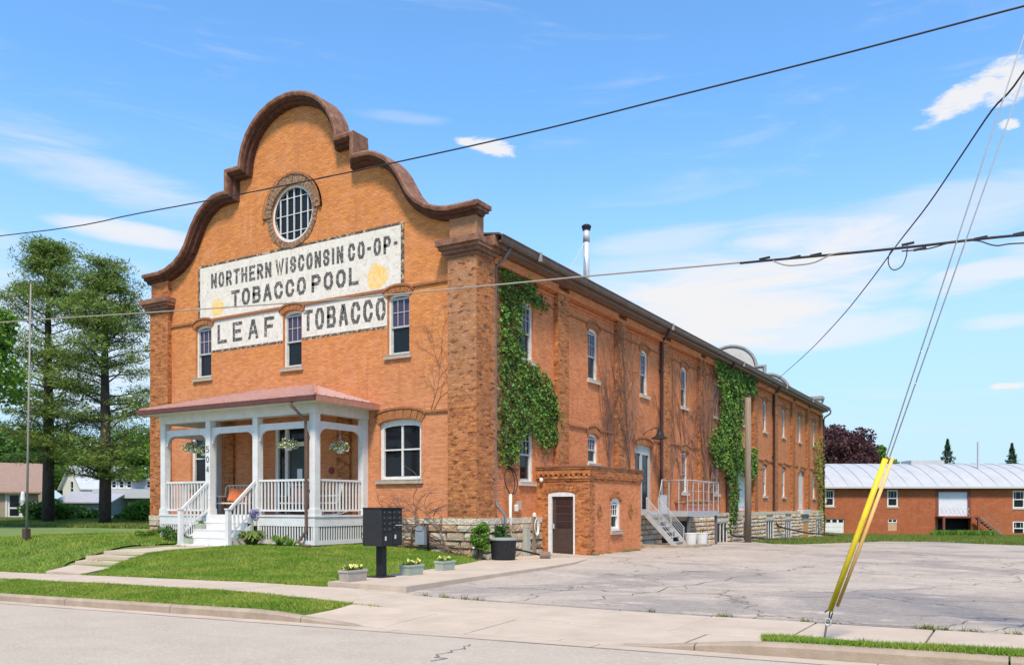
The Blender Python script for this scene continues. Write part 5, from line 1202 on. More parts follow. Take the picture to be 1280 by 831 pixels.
MB().box(L0-.5, L1+.5, -.66, -.58, WHt-.14, WHt+.04).build('eave_fascia', mat('light_fascia', (.5, .48, .46), rough=.6), FB); MB().box(L0-.4, L1+.4, -.58, 0, WHt-.1, WHt-.06).build('soffit', SOFF, FB)
MB().box(fx(1172), fx(1216), 5.6, 8.0, WHt+RH-.3, WHt+RH+.28).build('ridge_vent', ROOFW, FB)
MB().box(fx(1245), fx(1247), 3.3, 3.5, WHt+1, WHt+RH+2.1).build('vent_stack', GALV, FB)
MB().box(L0, ax1*0+L1, -.012, -.001, gzf-.3, gzf+.35).build('plinth_band', BF, FB)
for i, w in enumerate(fwin):
    f_ = .14; o = MB().plate(rect((w[0], w[1], w[2], w[3])), [rect((w[0]+f_, w[1]-f_, w[2]+f_, (w[2]+w[3])/2-.05)), rect((w[0]+f_, w[1]-f_, (w[2]+w[3])/2+.05, w[3]-f_))], 'y', .03, .14).build('window', WFRAME, FB)
    p = MB().box(w[0]+.05, w[1]-.05, .15, .16, w[2]+.05, w[3]-.05).build('pane', GLS, None); p.parent = o
    p = MB().box(w[0]+.35, w[0]+.38, .10, .14, (w[2]+w[3])/2, w[3]-.1).box(w[1]-.38, w[1]-.35, .10, .14, (w[2]+w[3])/2, w[3]-.1).build('glazing_bars', WFRAME, None); p.parent = o
    MB().box(w[0]-.1, w[1]+.1, -.06, .1, w[2]-.16, w[2]-.01).build('sill', SILL, FB)
g0, g1, g2, g3 = gar
o = MB().box(g0, g1, .12, .16, g2-.2, g3).build('garage_door', WHITE, FB); hh = (g3-g2)/4
for i in range(4): p = MB().box(g0+.03, g1-.03, .10, .12, g2+i*hh+.02, g2+(i+1)*hh-.02).build('door_panel', WHITE, None); p.parent = o
for i in range(3): w = (g1-g0)/3; p = MB().box(g0+i*w+.12, g0+(i+1)*w-.08, .085, .099, g3-hh+.06, g3-.1).build('pane', GLS, None); p.parent = o
g0, g1, g2, g3 = ldo
o = MB().box(g0+.05, g1-.05, .1, .16, g2, g3).build('loading_door', mat('white_board_door', (.66, .67, .7), (.6, .6, .63), rough=.6, scale=3), FB)
DR = mat('rust_red_post', (.16, .05, .03), (.2, .07, .05), rough=.8, scale=4)
MB().box(g0-.25, g0+.05, -.04, .1, g2-.1, g3+.3).box(g1-.05, g1+.25, -.04, .1, g2-.1, g3+.3).box(g0+.05, g1-.05, -.03, .08, g3, g3+.25).build('door_frame', DR, FB)
MB().box(g0-.3, g1+.3, -1.6, -.05, g2-.18, g2-.04).box(g0-.3, g0-.1, -1.6, -1.4, gzf-.1, g2-.18).box(g1+.1, g1+.3, -1.6, -1.4, gzf-.1, g2-.18).build('loading_dock', DR, FB)
zz = CAMZ+85*(632-637)/FPX
m = MB(); nz_ = 7
for i in range(nz_):
    xa = g0-.55+(g1-g0-.2)*i/nz_; xb = g0-.55+(g1-g0-.2)*(i+1)/nz_
    m.bar((xa, -1.5, g2+.1), (xb, -1.5, g2+.8), .03, .03, up=(0, 1, 0)); m.bar((xa, -1.54, g2+.8), (xb, -1.54, g2+.1), .03, .03, up=(0, 1, 0))
m.build('diamond_rail', mat('pale_rail', (.5, .5, .5)), FB)
TAN = mat('tan_timber', (.22, .12, .07), (.28, .17, .10), rough=.9, scale=3)
m = MB(); m.bar((g1+.4, -1.5, g2-.1), (g1+2.9, -1.5, gzf+.05), .06, .25, up=(0, 0, 1)); m.bar((g1+.4, -1.5, g2+.9), (g1+2.9, -1.5, gzf+1.05), .06, .1); m.bar((g1+.4, -.5, g2-.1), (g1+2.9, -.5, gzf+.05), .06, .25); m.build('stair_stringer', TAN, FB)
for i in range(9): t = (i+.5)/9; MB().box(g1+.4+2.5*t-.14, g1+.4+2.5*t+.14, -1.45, -.55, g2-.05+(gzf-g2)*t, g2-.05+(gzf-g2)*t+.05).build('stair_tread', TAN, FB)
g0, g1, g2, g3 = brd; o = MB().box(g0, g1, .06, .1, g2, g3-.35).build('boarded_window', mat('tan_board', (.5, .33, .19), (.42, .27, .15), rough=.9, scale=5), FB)
p = MB().plate([(g0, g3-.35), (g1, g3-.35), (g1, g3), (g0, g3)], [[(g0+.08, g3-.28), ((g0+g1)/2-.05, g3-.28), ((g0+g1)/2-.05, g3-.07), (g0+.08, g3-.07)], [((g0+g1)/2+.05, g3-.28), (g1-.08, g3-.28), (g1-.08, g3-.07), ((g0+g1)/2+.05, g3-.07)]], 'y', .04, .09).build('window_head', WFRAME, FB)
FB.location = (CAMX-ST*85, CAMY+CT*85, 0); FB.rotation_euler = (0, 0, TH); ORG_OF.pop(FB.name, None)
# ------------------------------------------------------------------ small things by the building
# cluster mailbox
mx, my = 2.62, -7.75; mz = zraised(mx, my)
MBX = thing('cluster_mailbox', 'charcoal cluster mailbox on a black pedestal at the walk edge', 'mailbox', (mx, my, mz))
cx0, cx1, cy0, cy1 = 2.36, 2.89, -8.02, -7.34; bz0, bz1 = CAMZ-.86, CAMZ-.055
MB().box(cx0, cx1, cy0, cy1, bz0, bz1).build('cabinet', BOXM, MBX)
MB().box(cx0-.012, cx1+.03, cy0-.012, cy1+.012, bz1, bz1+.02).build('cabinet_cap', BLK, MBX)
MB().box(mx-.10, mx+.06, my-.02, my+.14, mz+.02, bz0).build('pedestal', BLK, MBX); MB().box(mx-.26, mx+.2, my-.2, my+.28, mz-.01, mz+.02).build('base_plate', BLK, MBX)
GALVD = mat('dull_lock', (.16, .16, .16), rough=.5, metal=.3)
SLV = mat('bright_metal', (.7, .7, .7), rough=.3, metal=.6)
hh = (bz1-bz0)
for col, rows_ in ((0, [.145]*4+[.36]), (1, [.145, .145, .10, .145, .38])):
    z = bz1-.02; y0 = cy0+.02+col*.325
    for i, r in enumerate(rows_):
        r_ = r*hh/.97; o = MB().box(cx1, cx1+.014, y0, y0+.31, z-r_+.008, z-.006).build('locker_door', BLK, MBX)
        big = r > .3; k = MB().box(cx1+.0141, cx1+.022, y0+.03 if not big else y0+.06, y0+.052 if not big else y0+.11, z-r_*.5-.012 if not big else z-r_*.45-.05, z-r_*.5+.012 if not big else z-r_*.45+.04).build('lock', SLV if big else GALVD, MBX)
        if not big: MB().box(cx1+.0141, cx1+.0165, y0+.2, y0+.26, z-r_*.5-.01, z-r_*.5+.01).build('number_tag', mat('tag_white', (.12, .12, .12)), MBX)
        z -= r_
MB().box(cx1+.0142, cx1+.035, cy0+.43, cy1-.03, bz1-.46*hh, bz1-.44*hh).build('mail_slot_lip', SLV, MBX)
# planters
def flowers(par, cx, cy, cz, rx, ry, n, leafm=LEAFM, pet=FLY, h=.12, ps=.05, np_=24):
    C = np.column_stack([cx+rng.uniform(-rx, rx, n), cy+rng.uniform(-ry, ry, n), cz+rng.random(n)*h]); V, Fc = leaf_quads(C, .07, .5); np_mesh('foliage', V, Fc, leafm, par, kind='stuff')
    if pet:
        C = np.column_stack([cx+rng.uniform(-rx, rx, np_), cy+rng.uniform(-ry, ry, np_), cz+h*.75+rng.random(np_)*h*.7]); C = np.repeat(C, 4, 0)+rng.normal(size=(np_*4, 3))*.012; V, Fc = leaf_quads(C, ps, .9); np_mesh('flowers', V, Fc, pet, par, kind='stuff')
for (px, py, w, mt, lab) in ((447, 728, .58, TAUPE, 'tan stone planter box of yellow pansies left of the mailbox'), (520, 719.5, .55, GREENP, 'green grey planter box of yellow pansies right of the mailbox'), (561, 713, .52, GREENP, 'green grey flower box nearest the stone foundation on the walk edge')):
    x, y = G(px, py, .19 if py > 725 else .17 if py > 715 else .16); z = zraised(x, y)
    x -= .12; T = thing('flower_planter', lab, 'planter', (x, y, z), 'flower planters along the raised walk')
    m = MB(); a, b = .13, w/2
    m.add([(x-a*.9, y-b*.92, z), (x+a*.9, y-b*.92, z), (x+a*.9, y+b*.92, z), (x-a*.9, y+b*.92, z), (x-a, y-b, z+.2), (x+a, y-b, z+.2), (x+a, y+b, z+.2), (x-a, y+b, z+.2)], [(0, 3, 2, 1), (0, 1, 5, 4), (1, 2, 6, 5), (2, 3, 7, 6), (3, 0, 4, 7)])
    m.box(x-a-.012, x+a+.012, y-b-.012, y-b+.02, z+.19, z+.235).box(x-a-.012, x+a+.012, y+b-.02, y+b+.012, z+.19, z+.235).box(x-a-.012, x-a+.02, y-b+.021, y+b-.021, z+.19, z+.235).box(x+a-.02, x+a+.012, y-b+.021, y+b-.021, z+.19, z+.235)
    m.build('planter_box', mt, T); MB().box(x-a+.01, x+a-.01, y-b+.02, y+b-.02, z+.1, z+.2).build('soil', SOIL, T)
    flowers(T, x, y, z+.2, a*.8, b*.85, 110, h=.10, ps=.05, np_=16)
# black tub with a grey lid
tx, ty = .95, .05; tz = zraised(tx, ty)
T = thing('black_tub', 'round black tub with pale grey lid below the downspout', 'tub', (tx, ty, tz))
MB().lathe((tx, ty, tz), [(.34, 0), (.37, .05), (.40, .55), (.41, .6)], 24).build('tub_body', BLK, T, smooth=False); MB().lathe((tx, ty, tz+.6), [(.42, 0), (.435, .02), (.43, .055), (.38, .075)], 24).build('lid', mat('grey_lid', (.25, .27, .26), rough=.6), T)
MB().lathe((0, 0, 0), [(.035, 0), (.035, .015)], 10).build('badge', SLV, T).location = (.26, -.33, .45)
bpy.data.objects['badge'].rotation_euler = (math.pi/2, 0, .7)
# black arm with a brown drum weight lying on the walk
T = thing('drum_weight', 'brown drum weight on a long black arm lying on the walk', 'weight', (1.3, 2.2, 0))
a_ = (.95, .55, .36); b_ = (1.42, 2.35, .17)
MB().tube([(1.08, .5, .42), (1.42, 1.7, .16)], .028, 8).build('arm', BLK, T, smooth=True)
MB().tube([(1.36, 1.62, .17), (1.66, 1.78, .16)], .125, 14).build('drum', mat('brown_drum', (.16, .11, .085), (.22, .16, .13), rough=.8), T, smooth=False)
# service riser: white conduit with looping black cables
T = thing('service_riser', 'white conduit with black cable loops rising beside the downspout', 'conduit', (.1, 2.35, .1))
y0 = S(638, 650, 0.0)[0]
MB().tube([(.0, y0, .5), (.0, y0, 2.15)], .055, 10).build('conduit', mat('cream_pipe', (.62, .63, .54), rough=.6), T, smooth=True)
for dx, dy, sgn in ((0, 0, 1), (.02, .03, 1.25)):
    pts = [(.0+dx, y0+dy, 2.12)]+[(-.02+dx, y0+dy+sgn*.42*math.sin(a)*1.0-.25*(1-math.cos(a))*.4, 2.12+.95*(1-math.cos(a))/2) for a in np.linspace(.5, math.pi, 8)]+[(-.12, y0+.45*sgn, 2.9)]
    MB().tube(pts, .018, 6).build('cable', WIRE, T, smooth=True)
MB().tube([(.0, y0, 2.12), (.0, y0-.28, 2.4), (-.02, y0-.38, 2.7), (-.05, y0-.2, 2.95), (-.1, y0+.25, 3.02), (-.15, y0+.8, 2.98)], .018, 6).build('cable', WIRE, T, smooth=True)
# utility box and tap with white hose
T = thing('utility_pedestal', 'pale grey green utility box standing beside the annex door', 'utility box', (.1, 3.1, .05))
ub = G(656, 697, .06)
MB().box(-.05, .22, 2.75, 3.0, .0, 1.02).build('housing', mat('sage_metal', (.40, .41, .34), (.34, .35, .29), rough=.6), T); MB().box(-.06, .23, 2.74, 3.01, 1.02, 1.05).build('lid', GALV, T)
T = thing('hose_stand', 'white hose coiled on wooden post left of the annex door', 'hose', (.1, 3.6, .05))
MB().box(.0, .12, 3.42, 3.56, -.05, 1.35).build('post', WOOD, T)
WHO = mat('white_hose', (.68, .66, .6), (.58, .56, .5), rough=.6)
for k_ in range(4):
    pts = [(.16+.012*k_, 3.5+(.10+.018*k_)*math.cos(t), 1.02+(.24+.02*k_)*math.sin(t)) for t in np.linspace(0, 2*math.pi, 15)]; MB().tube(pts, .016, 6, caps=False).build('hose_loop', WHO, T, smooth=True)
MB().lathe((.1, 3.48, 1.35), [(.03, 0), (.07, .03), (.07, .13), (.02, .17)], 10).build('tap_cover', WHO, T)
MB().lathe((.04, 2.35, 1.55), [(.05, 0), (.085, .03), (.085, .2), (.06, .25)], 12).build('meter_cover', mat('pinkish_cap', (.6, .5, .42), rough=.6), WH)
MB().box(-.19, -.05, 2.62, 2.86, 1.62, 1.92).build('meter_box', mat('pink_tan_box', (.5, .34, .26), rough=.7), WH)
# porch light on annex wall
T = thing('wall_light', 'small white globe light on the brick beside the annex door top', 'lamp', (.04, ay0-.04, 2.62))
MB().lathe((.04, ay0-.1, 2.58), [(.02, 0), (.06, .03), (.075, .09), (.05, .15), (.02, .17)], 12).build('globe', mat('cream_globe', (.75, .68, .55), rough=.4), T, smooth=True); MB().box(.0, .08, ay0-.1, ay0, 2.75, 2.79).build('bracket', BLK, T)
# gas meter against the front foundation
gx_, gy_ = F(528, 680, -.25)[0], -.25; gz_ = Z(gx_, gy_)
T = thing('gas_meter', 'grey gas meter with bent pipes in front of stone foundation', 'gas meter', (gx_, gy_, gz_))
GMM = mat('meter_grey', (.20, .23, .27), (.26, .28, .31), rough=.6)
MB().box(gx_-.18, gx_+.18, gy_-.15, gy_+.06, gz_+.22, gz_+.66).box(gx_-.12, gx_+.12, gy_-.17, gy_+.04, gz_+.66, gz_+.80).build('meter_case', GMM, T)
MB().lathe((0, 0, 0), [(.07, 0), (.07, .02)], 14).build('dial', mat('dial_white', (.6, .6, .6)), T).location = (0, -.13, .50); bpy.data.objects['dial'].rotation_euler = (math.pi/2, 0, 0)
MB().tube([(gx_-.45, gy_, gz_-.05), (gx_-.45, gy_, gz_+.62), (gx_-.38, gy_, gz_+.80), (gx_-.15, gy_, gz_+.85), (gx_-.08, gy_, gz_+.78), (gx_-.08, gy_, gz_+.7)], .03, 7).build('pipe', mat('rusty_pipe', (.13, .085, .06), (.2, .13, .1), rough=.8), T, smooth=True)
MB().tube([(gx_+.08, gy_, gz_+.7), (gx_+.08, gy_, gz_+.85), (gx_+.2, gy_, gz_+.88), (gx_+.24, gy_, gz_-.05)], .036, 7).build('pipe', BLK, T, smooth=True)
# barn lamp on the side wall near the third bay
ly, lz = 14.9, 5.05
T = thing('barn_lamp', 'black conical wall lamp on curved arm above the side door', 'lamp', (.3, ly, lz))
MB().tube([(-.19, ly-.75, 5.0), (-.05, ly-.7, 5.15), (.05, ly-.4, 5.28), (.25, ly-.1, 5.38), (.3, ly, 5.32)], .018, 6).build('arm', BLK, T, smooth=True)
MB().lathe((.3, ly, 4.86), [(.40, 0), (.38, .03), (.16, .16), (.09, .30), (.05, .48)], 16).build('shade', BLK, T)
# white round pots on the concrete pad
for px, py, w, lab in ((849.5, 683.5, .27, 'left of two tall white pots by the steel stair'), (868.5, 682, .29, 'right of two tall white pots with small plant by stair')):
    x, y = G(px, py, -.05); x, y = (2.0, 14.35) if px < 860 else (1.95, 16.0); z = Z(x, y)+.13
    T = thing('white_pot', lab, 'pot', (x, y, z), 'tall white pots at the foot of the stair')
    MB().lathe((x, y, z), [(w*.72, 0), (w*.8, .02), (w*1.02, .47), (w*1.06, .48), (w*1.06, .52), (w*.95, .52), (w*.9, .46)], 20).build('pot_body', WHITE, T)
    if px > 860: flowers(T, x, y, z+.46, .12, .12, 60, pet=None, h=.22)
# terracotta pots and pink boxes on the landing
T = thing('terracotta_pot', 'terracotta pot on the steel landing left end', 'pot', (.75, 15.75, bz))
MB().lathe((.95, 15.85, bz+.02), [(.16, 0), (.24, .36), (.27, .37), (.27, .44), (.2, .44)], 14).build('pot_body', TERRA, T); flowers(T, .95, 15.85, bz+.42, .12, .12, 50, pet=None, h=.14)
PKB = mat('salmon_box', (.58, .22, .15), (.5, .17, .11), rough=.8, scale=5)
for i in range(4):
    y = 16.35+i*.98; lab = ['salmon window box on the landing next to the terracotta pot', 'second salmon flower box from the terracotta pot', 'third salmon flower box from the terracotta pot', 'salmon flower box at the far end of the steel landing'][i]
    T = thing('flower_box', lab, 'planter', (1.1, y, bz), 'salmon flower boxes on the landing')
    m = MB(); a, b = .13, .44; x = 1.12; z = bz+.02
    m.add([(x-a*.8, y-b*.95, z), (x+a*.8, y-b*.95, z), (x+a*.8, y+b*.95, z), (x-a*.8, y+b*.95, z), (x-a, y-b, z+.3), (x+a, y-b, z+.3), (x+a, y+b, z+.3), (x-a, y+b, z+.3)], [(0, 3, 2, 1), (0, 1, 5, 4), (1, 2, 6, 5), (2, 3, 7, 6), (3, 0, 4, 7), (4, 5, 6, 7)]); m.box(x+a, x+a+.02, y-b, y+b, z+.24, z+.31); m.build('box_body', PKB, T)
    flowers(T, x, y, z+.3, a*.8, b*.8, 60, pet=None, h=.14)
# ---- on the porch
def hanging(x, y, z, lab):
    T = thing('hanging_basket', lab, 'hanging basket', (x, y, z), 'white flower baskets hanging in the porch')
    MB().lathe((x, y, z-.13), [(.10, 0), (.135, .16), (.15, .17), (.15, .2), (.11, .2)], 16).build('pot', WHITE, T)
    for a in (0, 2.1, 4.2): MB().tube([(x+.13*math.cos(a), y+.13*math.sin(a), z+.06), (x, y, z+.45)], .005, 4).build('wire_hanger', GALV, T)
    MB().tube([(x, y, z+.45), (x, y, 4.5)], .006, 4).build('chain', GALV, T)
    n = 420; d = rng.normal(size=(n, 3)); d /= np.linalg.norm(d, axis=1)[:, None]; C = np.array([x, y, z+.12])+d*np.array([.34, .34, .16])*(.5+.5*rng.random((n, 1))); C[:, 2] -= .12*(np.hypot(C[:, 0]-x, C[:, 1]-y)/.34)**2
    V, Fc = leaf_quads(C, .075, .55); np_mesh('foliage', V, Fc, HOST, T, kind='stuff')
    C = C[:230]+d[:230]*.03; V, Fc = leaf_quads(C, .05, .9); np_mesh('flowers', V, Fc, mat('cream_petals', (.78, .76, .5), (.85, .82, .65), rough=.7, scale=30, island=.15), T, kind='stuff')
xa = F(231, 561, -2.1)[0]; xb = F(247, 563, -2.1)[0]
hanging(-10.95, -2.0, 3.78, 'yellow flowered basket hanging left of the house number post')
hanging(-10.35, -1.95, 3.66, 'white flowered basket nearest the house number post'); hanging(-6.0, PY+.25, 3.70, 'cream flowered basket hanging over the rail left of the brown porch downspout'); hanging(PX1-.12, S(425, 557, PX1-.12)[0], 3.62, 'cream flowered basket hanging in the right end opening of the porch')
CHW = mat('cream_chair_metal', (.68, .62, .52), (.6, .54, .45), rough=.5)
def chair(x, y, rot, lab, rocking=False, cush=None):
    T = thing('rocking_chair' if rocking else 'porch_chair', lab, 'chair', (0, 0, 0)); W_ = .56 if rocking else 1.12
    h = W_/2; zs = .42
    fr = MB(); fr.tube([(-h, .32, zs-.05), (-h, .42, .98), (-h+.08, .43, 1.04), (h-.08, .43, 1.04), (h, .42, .98), (h, .32, zs-.05)], .022, 7).build('back_frame', CHW, T, smooth=True)
    for i in range(7 if not rocking else 6):
        u = -h+W_*(i+1)/(8 if not rocking else 7); MB().bar((u, .33, zs), (u, .43, 1.03), .045 if rocking else .02, .02, up=(0, 1, 0)).build('back_slat', CHW if not rocking else WHITE, T)
    MB().box(-h, h, -.25, .32, zs-.05, zs).build('seat', CHW if not rocking else WHITE, T)
    for sx in (-h+.03, h-.03):
        MB().bar((sx, -.22, .03), (sx, -.22, zs+.2), .04, .04).build('leg', DOORB if not rocking else WHITE, T); MB().bar((sx, .30, .03), (sx, .30, zs+.2), .04, .04).build('leg', DOORB if not rocking else WHITE, T); MB().box(sx-.035, sx+.035, -.28, .36, zs+.2, zs+.24).build('arm', CHW if not rocking else WHITE, T)
        if rocking: MB().tube([(sx, -.5, .10), (sx, -.25, .03), (sx, .1, .0), (sx, .4, .04), (sx, .65, .13)], .022, 6).build('rocker', WHITE, T)
    if cush is not None:
        for cx_ in ([-.25, .25] if not rocking else [0]):
            m = MB(); nn = 6; hw = .23
            for side, dy in ((0, -.09), (1, .09)):
                for i in range(nn+1):
                    for j in range(nn+1):
                        a, b = i/nn*2-1, j/nn*2-1; q = (1-a*a)*(1-b*b); m.v.append((cx_+a*hw*(1+.06*b*b), .25+dy*q+b*.06, zs+.24+b*hw*(1+.06*a*a)))
            o_ = (nn+1)**2
            for s_ in (0, 1):
                for i in range(nn):
                    for j in range(nn): k_ = s_*o_+i*(nn+1)+j; q_ = (k_, k_+nn+1, k_+nn+2, k_+1); m.f.append(q_ if s_ == 0 else q_[::-1])
            c_ = m.build('cushion', cush, T, smooth=True); c_.rotation_euler = (0, (.2 if cx_ < 0 else -.15) if not rocking else 0, 0)
    T.location = (x, y, DZ+.002); T.rotation_euler = (0, 0, rot); return T
chair(-9.55, -1.3, .35, 'cream metal porch chair with two orange cushions at the stair head', cush=ORG)
chair(-7.1, -.7, .25, 'white porch chair with coral cushion behind the rail', cush=PINKM)
chair(-5.35, -1.0, -.5, 'white slatted rocking chair at the right end of the porch', True)
T = thing('porch_plant', 'pot plant in a pale green pot on the lower left stair tread', 'pot plant', (-9.45, PY-.95, .72)); MB().box(-9.62, -9.28, PY-1.06, PY-.86, .472, .66).build('pot', GREENP, T); flowers(T, -9.45, PY-.96, .66, .14, .07, 50, pet=None, h=.1)
T = thing('porch_plant', 'pot plant in a pale green pot on the upper stair tread', 'pot plant', (-9.45, PY-.4, 1.2)); MB().box(-9.62, -9.3, PY-.56, PY-.38, .962, 1.15).build('pot', GREENP, T); flowers(T, -9.45, PY-.47, 1.15, .14, .07, 50, pet=None, h=.1)
# ---- garden plants at the porch
def strap_plant(name, lab, cat, x, y, r, n, h, material, w=.07):
    z = Z(x, y); a = rng.random(n)*6.283; d = np.stack([np.cos(a), np.sin(a)], 1); L_ = h*(.6+.7*rng.random(n)); b = np.column_stack([x+d[:, 0]*r*.25*rng.random(n), y+d[:, 1]*r*.25*rng.random(n)]); V = np.empty((n, 6, 3)); p = np.stack([-d[:, 1], d[:, 0]], 1)
    for k_, (t, hz_, ww) in enumerate(((0, 0, .25), (.55, .95, 1), (1., .6, .1))):
        c = b+d*(r*t*(.5+.5*rng.random(n)))[:, None]; zz = z+L_*hz_*(.55 if k_ else 0)
        V[:, 2*k_, :2] = c+p*w*ww*.5; V[:, 2*k_+1, :2] = c-p*w*ww*.5; V[:, 2*k_, 2] = V[:, 2*k_+1, 2] = zz
    Fc = np.concatenate([np.array([[0, 1, 3, 2], [2, 3, 5, 4]])+6*i for i in range(n)]); o = np_mesh(name, V.reshape(-1, 3), Fc, material); o['label'] = lab; o['category'] = cat; return o
strap_plant('hosta', 'pale green hosta clump at the right foot of the porch stair', 'hosta', -6.75, -3.0, .55, 90, .75, HOST, .12)
strap_plant('daylily', 'grassy daylily clump along the lattice left of the downspout', 'daylily', -5.75, -2.72, .4, 110, .55, LEAF, .03)
strap_plant('daylily', 'small grassy clump beside the brown downspout outlet', 'daylily', -5.25, -2.7, .3, 60, .38, LEAF, .03)
T = thing('allium', 'violet allium flowers on tall stems in front of the stair rail', 'flowers', (-6.95, -3.1, .45))
for i in range(7):
    x = -7.1+random.random()*.7; y = -3.1+random.random()*.4; h = 1.35+random.random()*.25; MB().tube([(x, y, .4), (x+.03, y, h)], .008, 4).build('stem', LEAFM, T)
    d = rng.normal(size=(70, 3)); d /= np.linalg.norm(d, axis=1)[:, None]; V, Fc = leaf_quads(np.array([x+.03, y, h])+d*.075, .05, .8); np_mesh('flower_head', V, Fc, FLV, T)
def bush(name, lab, cat, x, y, rx, ry, h, n, size, material, stem=True, zb=None, flowers_=None, dens_low=.0):
    z = Z(x, y) if zb is None else zb
    T = thing(name, lab, cat, (x, y, z)); C = []
    for i in range(int(max(5, n/90))):
        a = rng.random()*6.28; r = rng.random()**.5; cx, cy, cz = x+rx*r*.7*math.cos(a), y+ry*r*.7*math.sin(a), z+h*(.25+.6*rng.random()*(1-.45*r)); q = rng.normal(size=(90, 3)); q /= np.linalg.norm(q, axis=1)[:, None]; s = .32*min(rx, h); C.append(np.array([cx, cy, cz])+q*np.array([s, s, s*.8])*(.6+.5*rng.random((90, 1))))
    C = np.vstack(C)[:n]; C[:, 2] = np.maximum(C[:, 2], z+.02); V, Fc = leaf_quads(C, size, .55); np_mesh('foliage', V, Fc, material, T, kind='stuff')
    if stem:
        m = MB()
        for i in range(5): a = i*1.3; m.tube([(x+.03*math.cos(a), y+.03*math.sin(a), z-.05), (x+rx*.45*math.cos(a), y+ry*.45*math.sin(a), z+h*.6)], [.02+.01*h, .006], 5)
        m.build('stems', BARKS, T)
    if flowers_: q = rng.integers(0, len(C), flowers_[1]); V, Fc = leaf_quads(C[q]+rng.normal(size=(len(q), 3))*.03, flowers_[2], .9); np_mesh('flowers', V, Fc, flowers_[0], T, kind='stuff')
    return T
bush('shrub', 'low green shrub left of the porch stair by the stone pier', 'shrub', -11.0, -2.95, .55, .4, .55, 900, .075, LEAFM)
bush('shrub', 'small leafy plant against the stone of the left corner pier', 'shrub', -12.6, -2.7, .45, .4, .4, 600, .07, LEAF)
bush('shrub', 'green shrub behind the left stair newel post', 'shrub', -10.3, -3.2, .35, .3, .5, 500, .07, LEAFM)
bush('shrub', 'bushy green vine climbing at the right stone corner', 'shrub', .42, -.45, .42, .35, 1.45, 2600, .085, LEAF, flowers_=(FLY, 30, .05))
bush('shrub', 'dark green shrub behind the black tub and white conduit', 'shrub', .15, 1.25, .35, .6, 1.35, 1500, .08, LEAFM)
# ---- ivy and bare vines
def ivy(lab, poly_px, n, size, material, xw=-.2, dmax=.20, seed=1, group=None, extra=()):
    T = thing('ivy', lab, 'ivy', (0, float(np.mean([S(*p, xw)[0] for p in poly_px])), 0)); PX = sample_poly(poly_px, int(n*3))
    # equal density on the wall itself
    yz = np.array([S(px, py, xw) for px, py in PX]); dens = np.array([(S(px+1, py, xw)[0]-S(px, py, xw)[0])*(S(px, py-1, xw)[1]-S(px, py, xw)[1]) for px, py in PX]); k = rng.random(len(yz)) < dens/dens.max(); yz = yz[k][:n]+rng.normal(size=(len(yz[k][:n]), 2))*size*1.3
    gapn = np.sin(yz[:, 0]*7.3+2*np.sin(yz[:, 1]*5.1))*np.sin(yz[:, 1]*6.7+yz[:, 0]*2.2); yz = yz[(gapn > -.72) | (rng.random(len(yz)) < .35)]
    cell = np.sin(yz[:, 0]*3.1+np.sin(yz[:, 1]*2.3+seed)*2)*np.cos(yz[:, 1]*2.7+yz[:, 0]*1.3+seed); dep = .05+dmax*(.35+.65*(cell*.5+.5))*rng.random(len(yz))
    C = np.column_stack([xw+dep, yz]); V, Fc = leaf_quads(C, size*(.45+1.1*rng.random(len(C))**1.5), .8, normal=(1, -.3, .55), nspread=.75, droop=1.0); np_mesh('leaves', V, Fc, material, T, kind='stuff')
    return T
ivy('thick green ivy climbing the first bay beside the corner pier', [(621.5, 330), (632, 331), (642, 335), (655, 346), (666, 356), (672, 376), (684, 384), (681, 388), (664, 382), (650, 376), (648, 397), (650, 440), (650, 452), (668, 459), (680, 473), (690, 492), (700, 517), (699, 548), (686, 557), (674, 561), (665, 545), (655, 541), (649, 545), (646, 570), (636, 577), (622, 578)], 10500, .105, IVY)
ivy('wide green ivy on the far bays around the two downspouts', [(893, 448), (905, 451), (914, 462), (928, 468), (942, 471), (943, 492), (925, 496), (925, 560), (944, 565), (944, 590), (936, 598), (926, 590), (922, 582), (914, 592), (903, 588), (896, 575), (889, 575), (886, 562), (886, 548), (893, 540), (900, 520), (900, 480), (894, 470)], 12500, .15, IVY, xw=.0, dmax=.26, seed=4)
ivy('sparse ivy hanging beside the white side door', [(909, 585), (921, 585), (920, 600), (922, 620), (918, 645), (912, 668), (908, 660), (911, 630)], 1300, .15, IVY, xw=-.05, seed=7)
ivy('yellow green ivy thinly covering the last bay', [(1017, 548), (1027, 550), (1030, 600), (1030, 660), (1021, 665), (1022, 620), (1018, 600)], 1300, .17, IVYY, xw=-.1, seed=9)
def bare_vine(lab, start, pl, face, n, L_, spread, up=1., seed=0, r=.012, th=.7):
    rd = random.Random(seed); T = thing('bare_vine', lab, 'vine', (start[0] if pl == 'y' else face, start[0] if pl == 'x' else face, start[1])); m = MB()
    out = .02 if pl == 'x' else -.02
    def P(u, w, k): return (u, face+out*k, w) if pl == 'y' else (face+out*k, u, w)
    def grow(u, w, a, l, r, dep):
        pts = [P(u, w, 1)]; k_ = 6; rs = [r]
        for i in range(k_):
            a += rd.gauss(0, .22); u += math.cos(a)*l/k_*spread; w += math.sin(a)*l/k_; w = min(w, 9.7 if pl == 'x' else 8.6); pts.append(P(u, w, 1+rd.random()*.8)); rs.append(r*(1-.6*(i+1)/k_))
            if dep and rd.random() < .62: grow(u, w, a+rd.choice((-1, 1))*rd.uniform(.3, .9), l*rd.uniform(.45, .8), r*.7, dep-1)
        m.tube(pts, rs, 3, caps=False)
    for i in range(n): grow(start[0]+rd.uniform(-.3, .3)*spread, start[1], math.pi/2*up+rd.uniform(-th, th), L_*rd.uniform(.6, 1.1), r, 3)
    m.build('stems', BARKS, T, kind='stuff'); return T
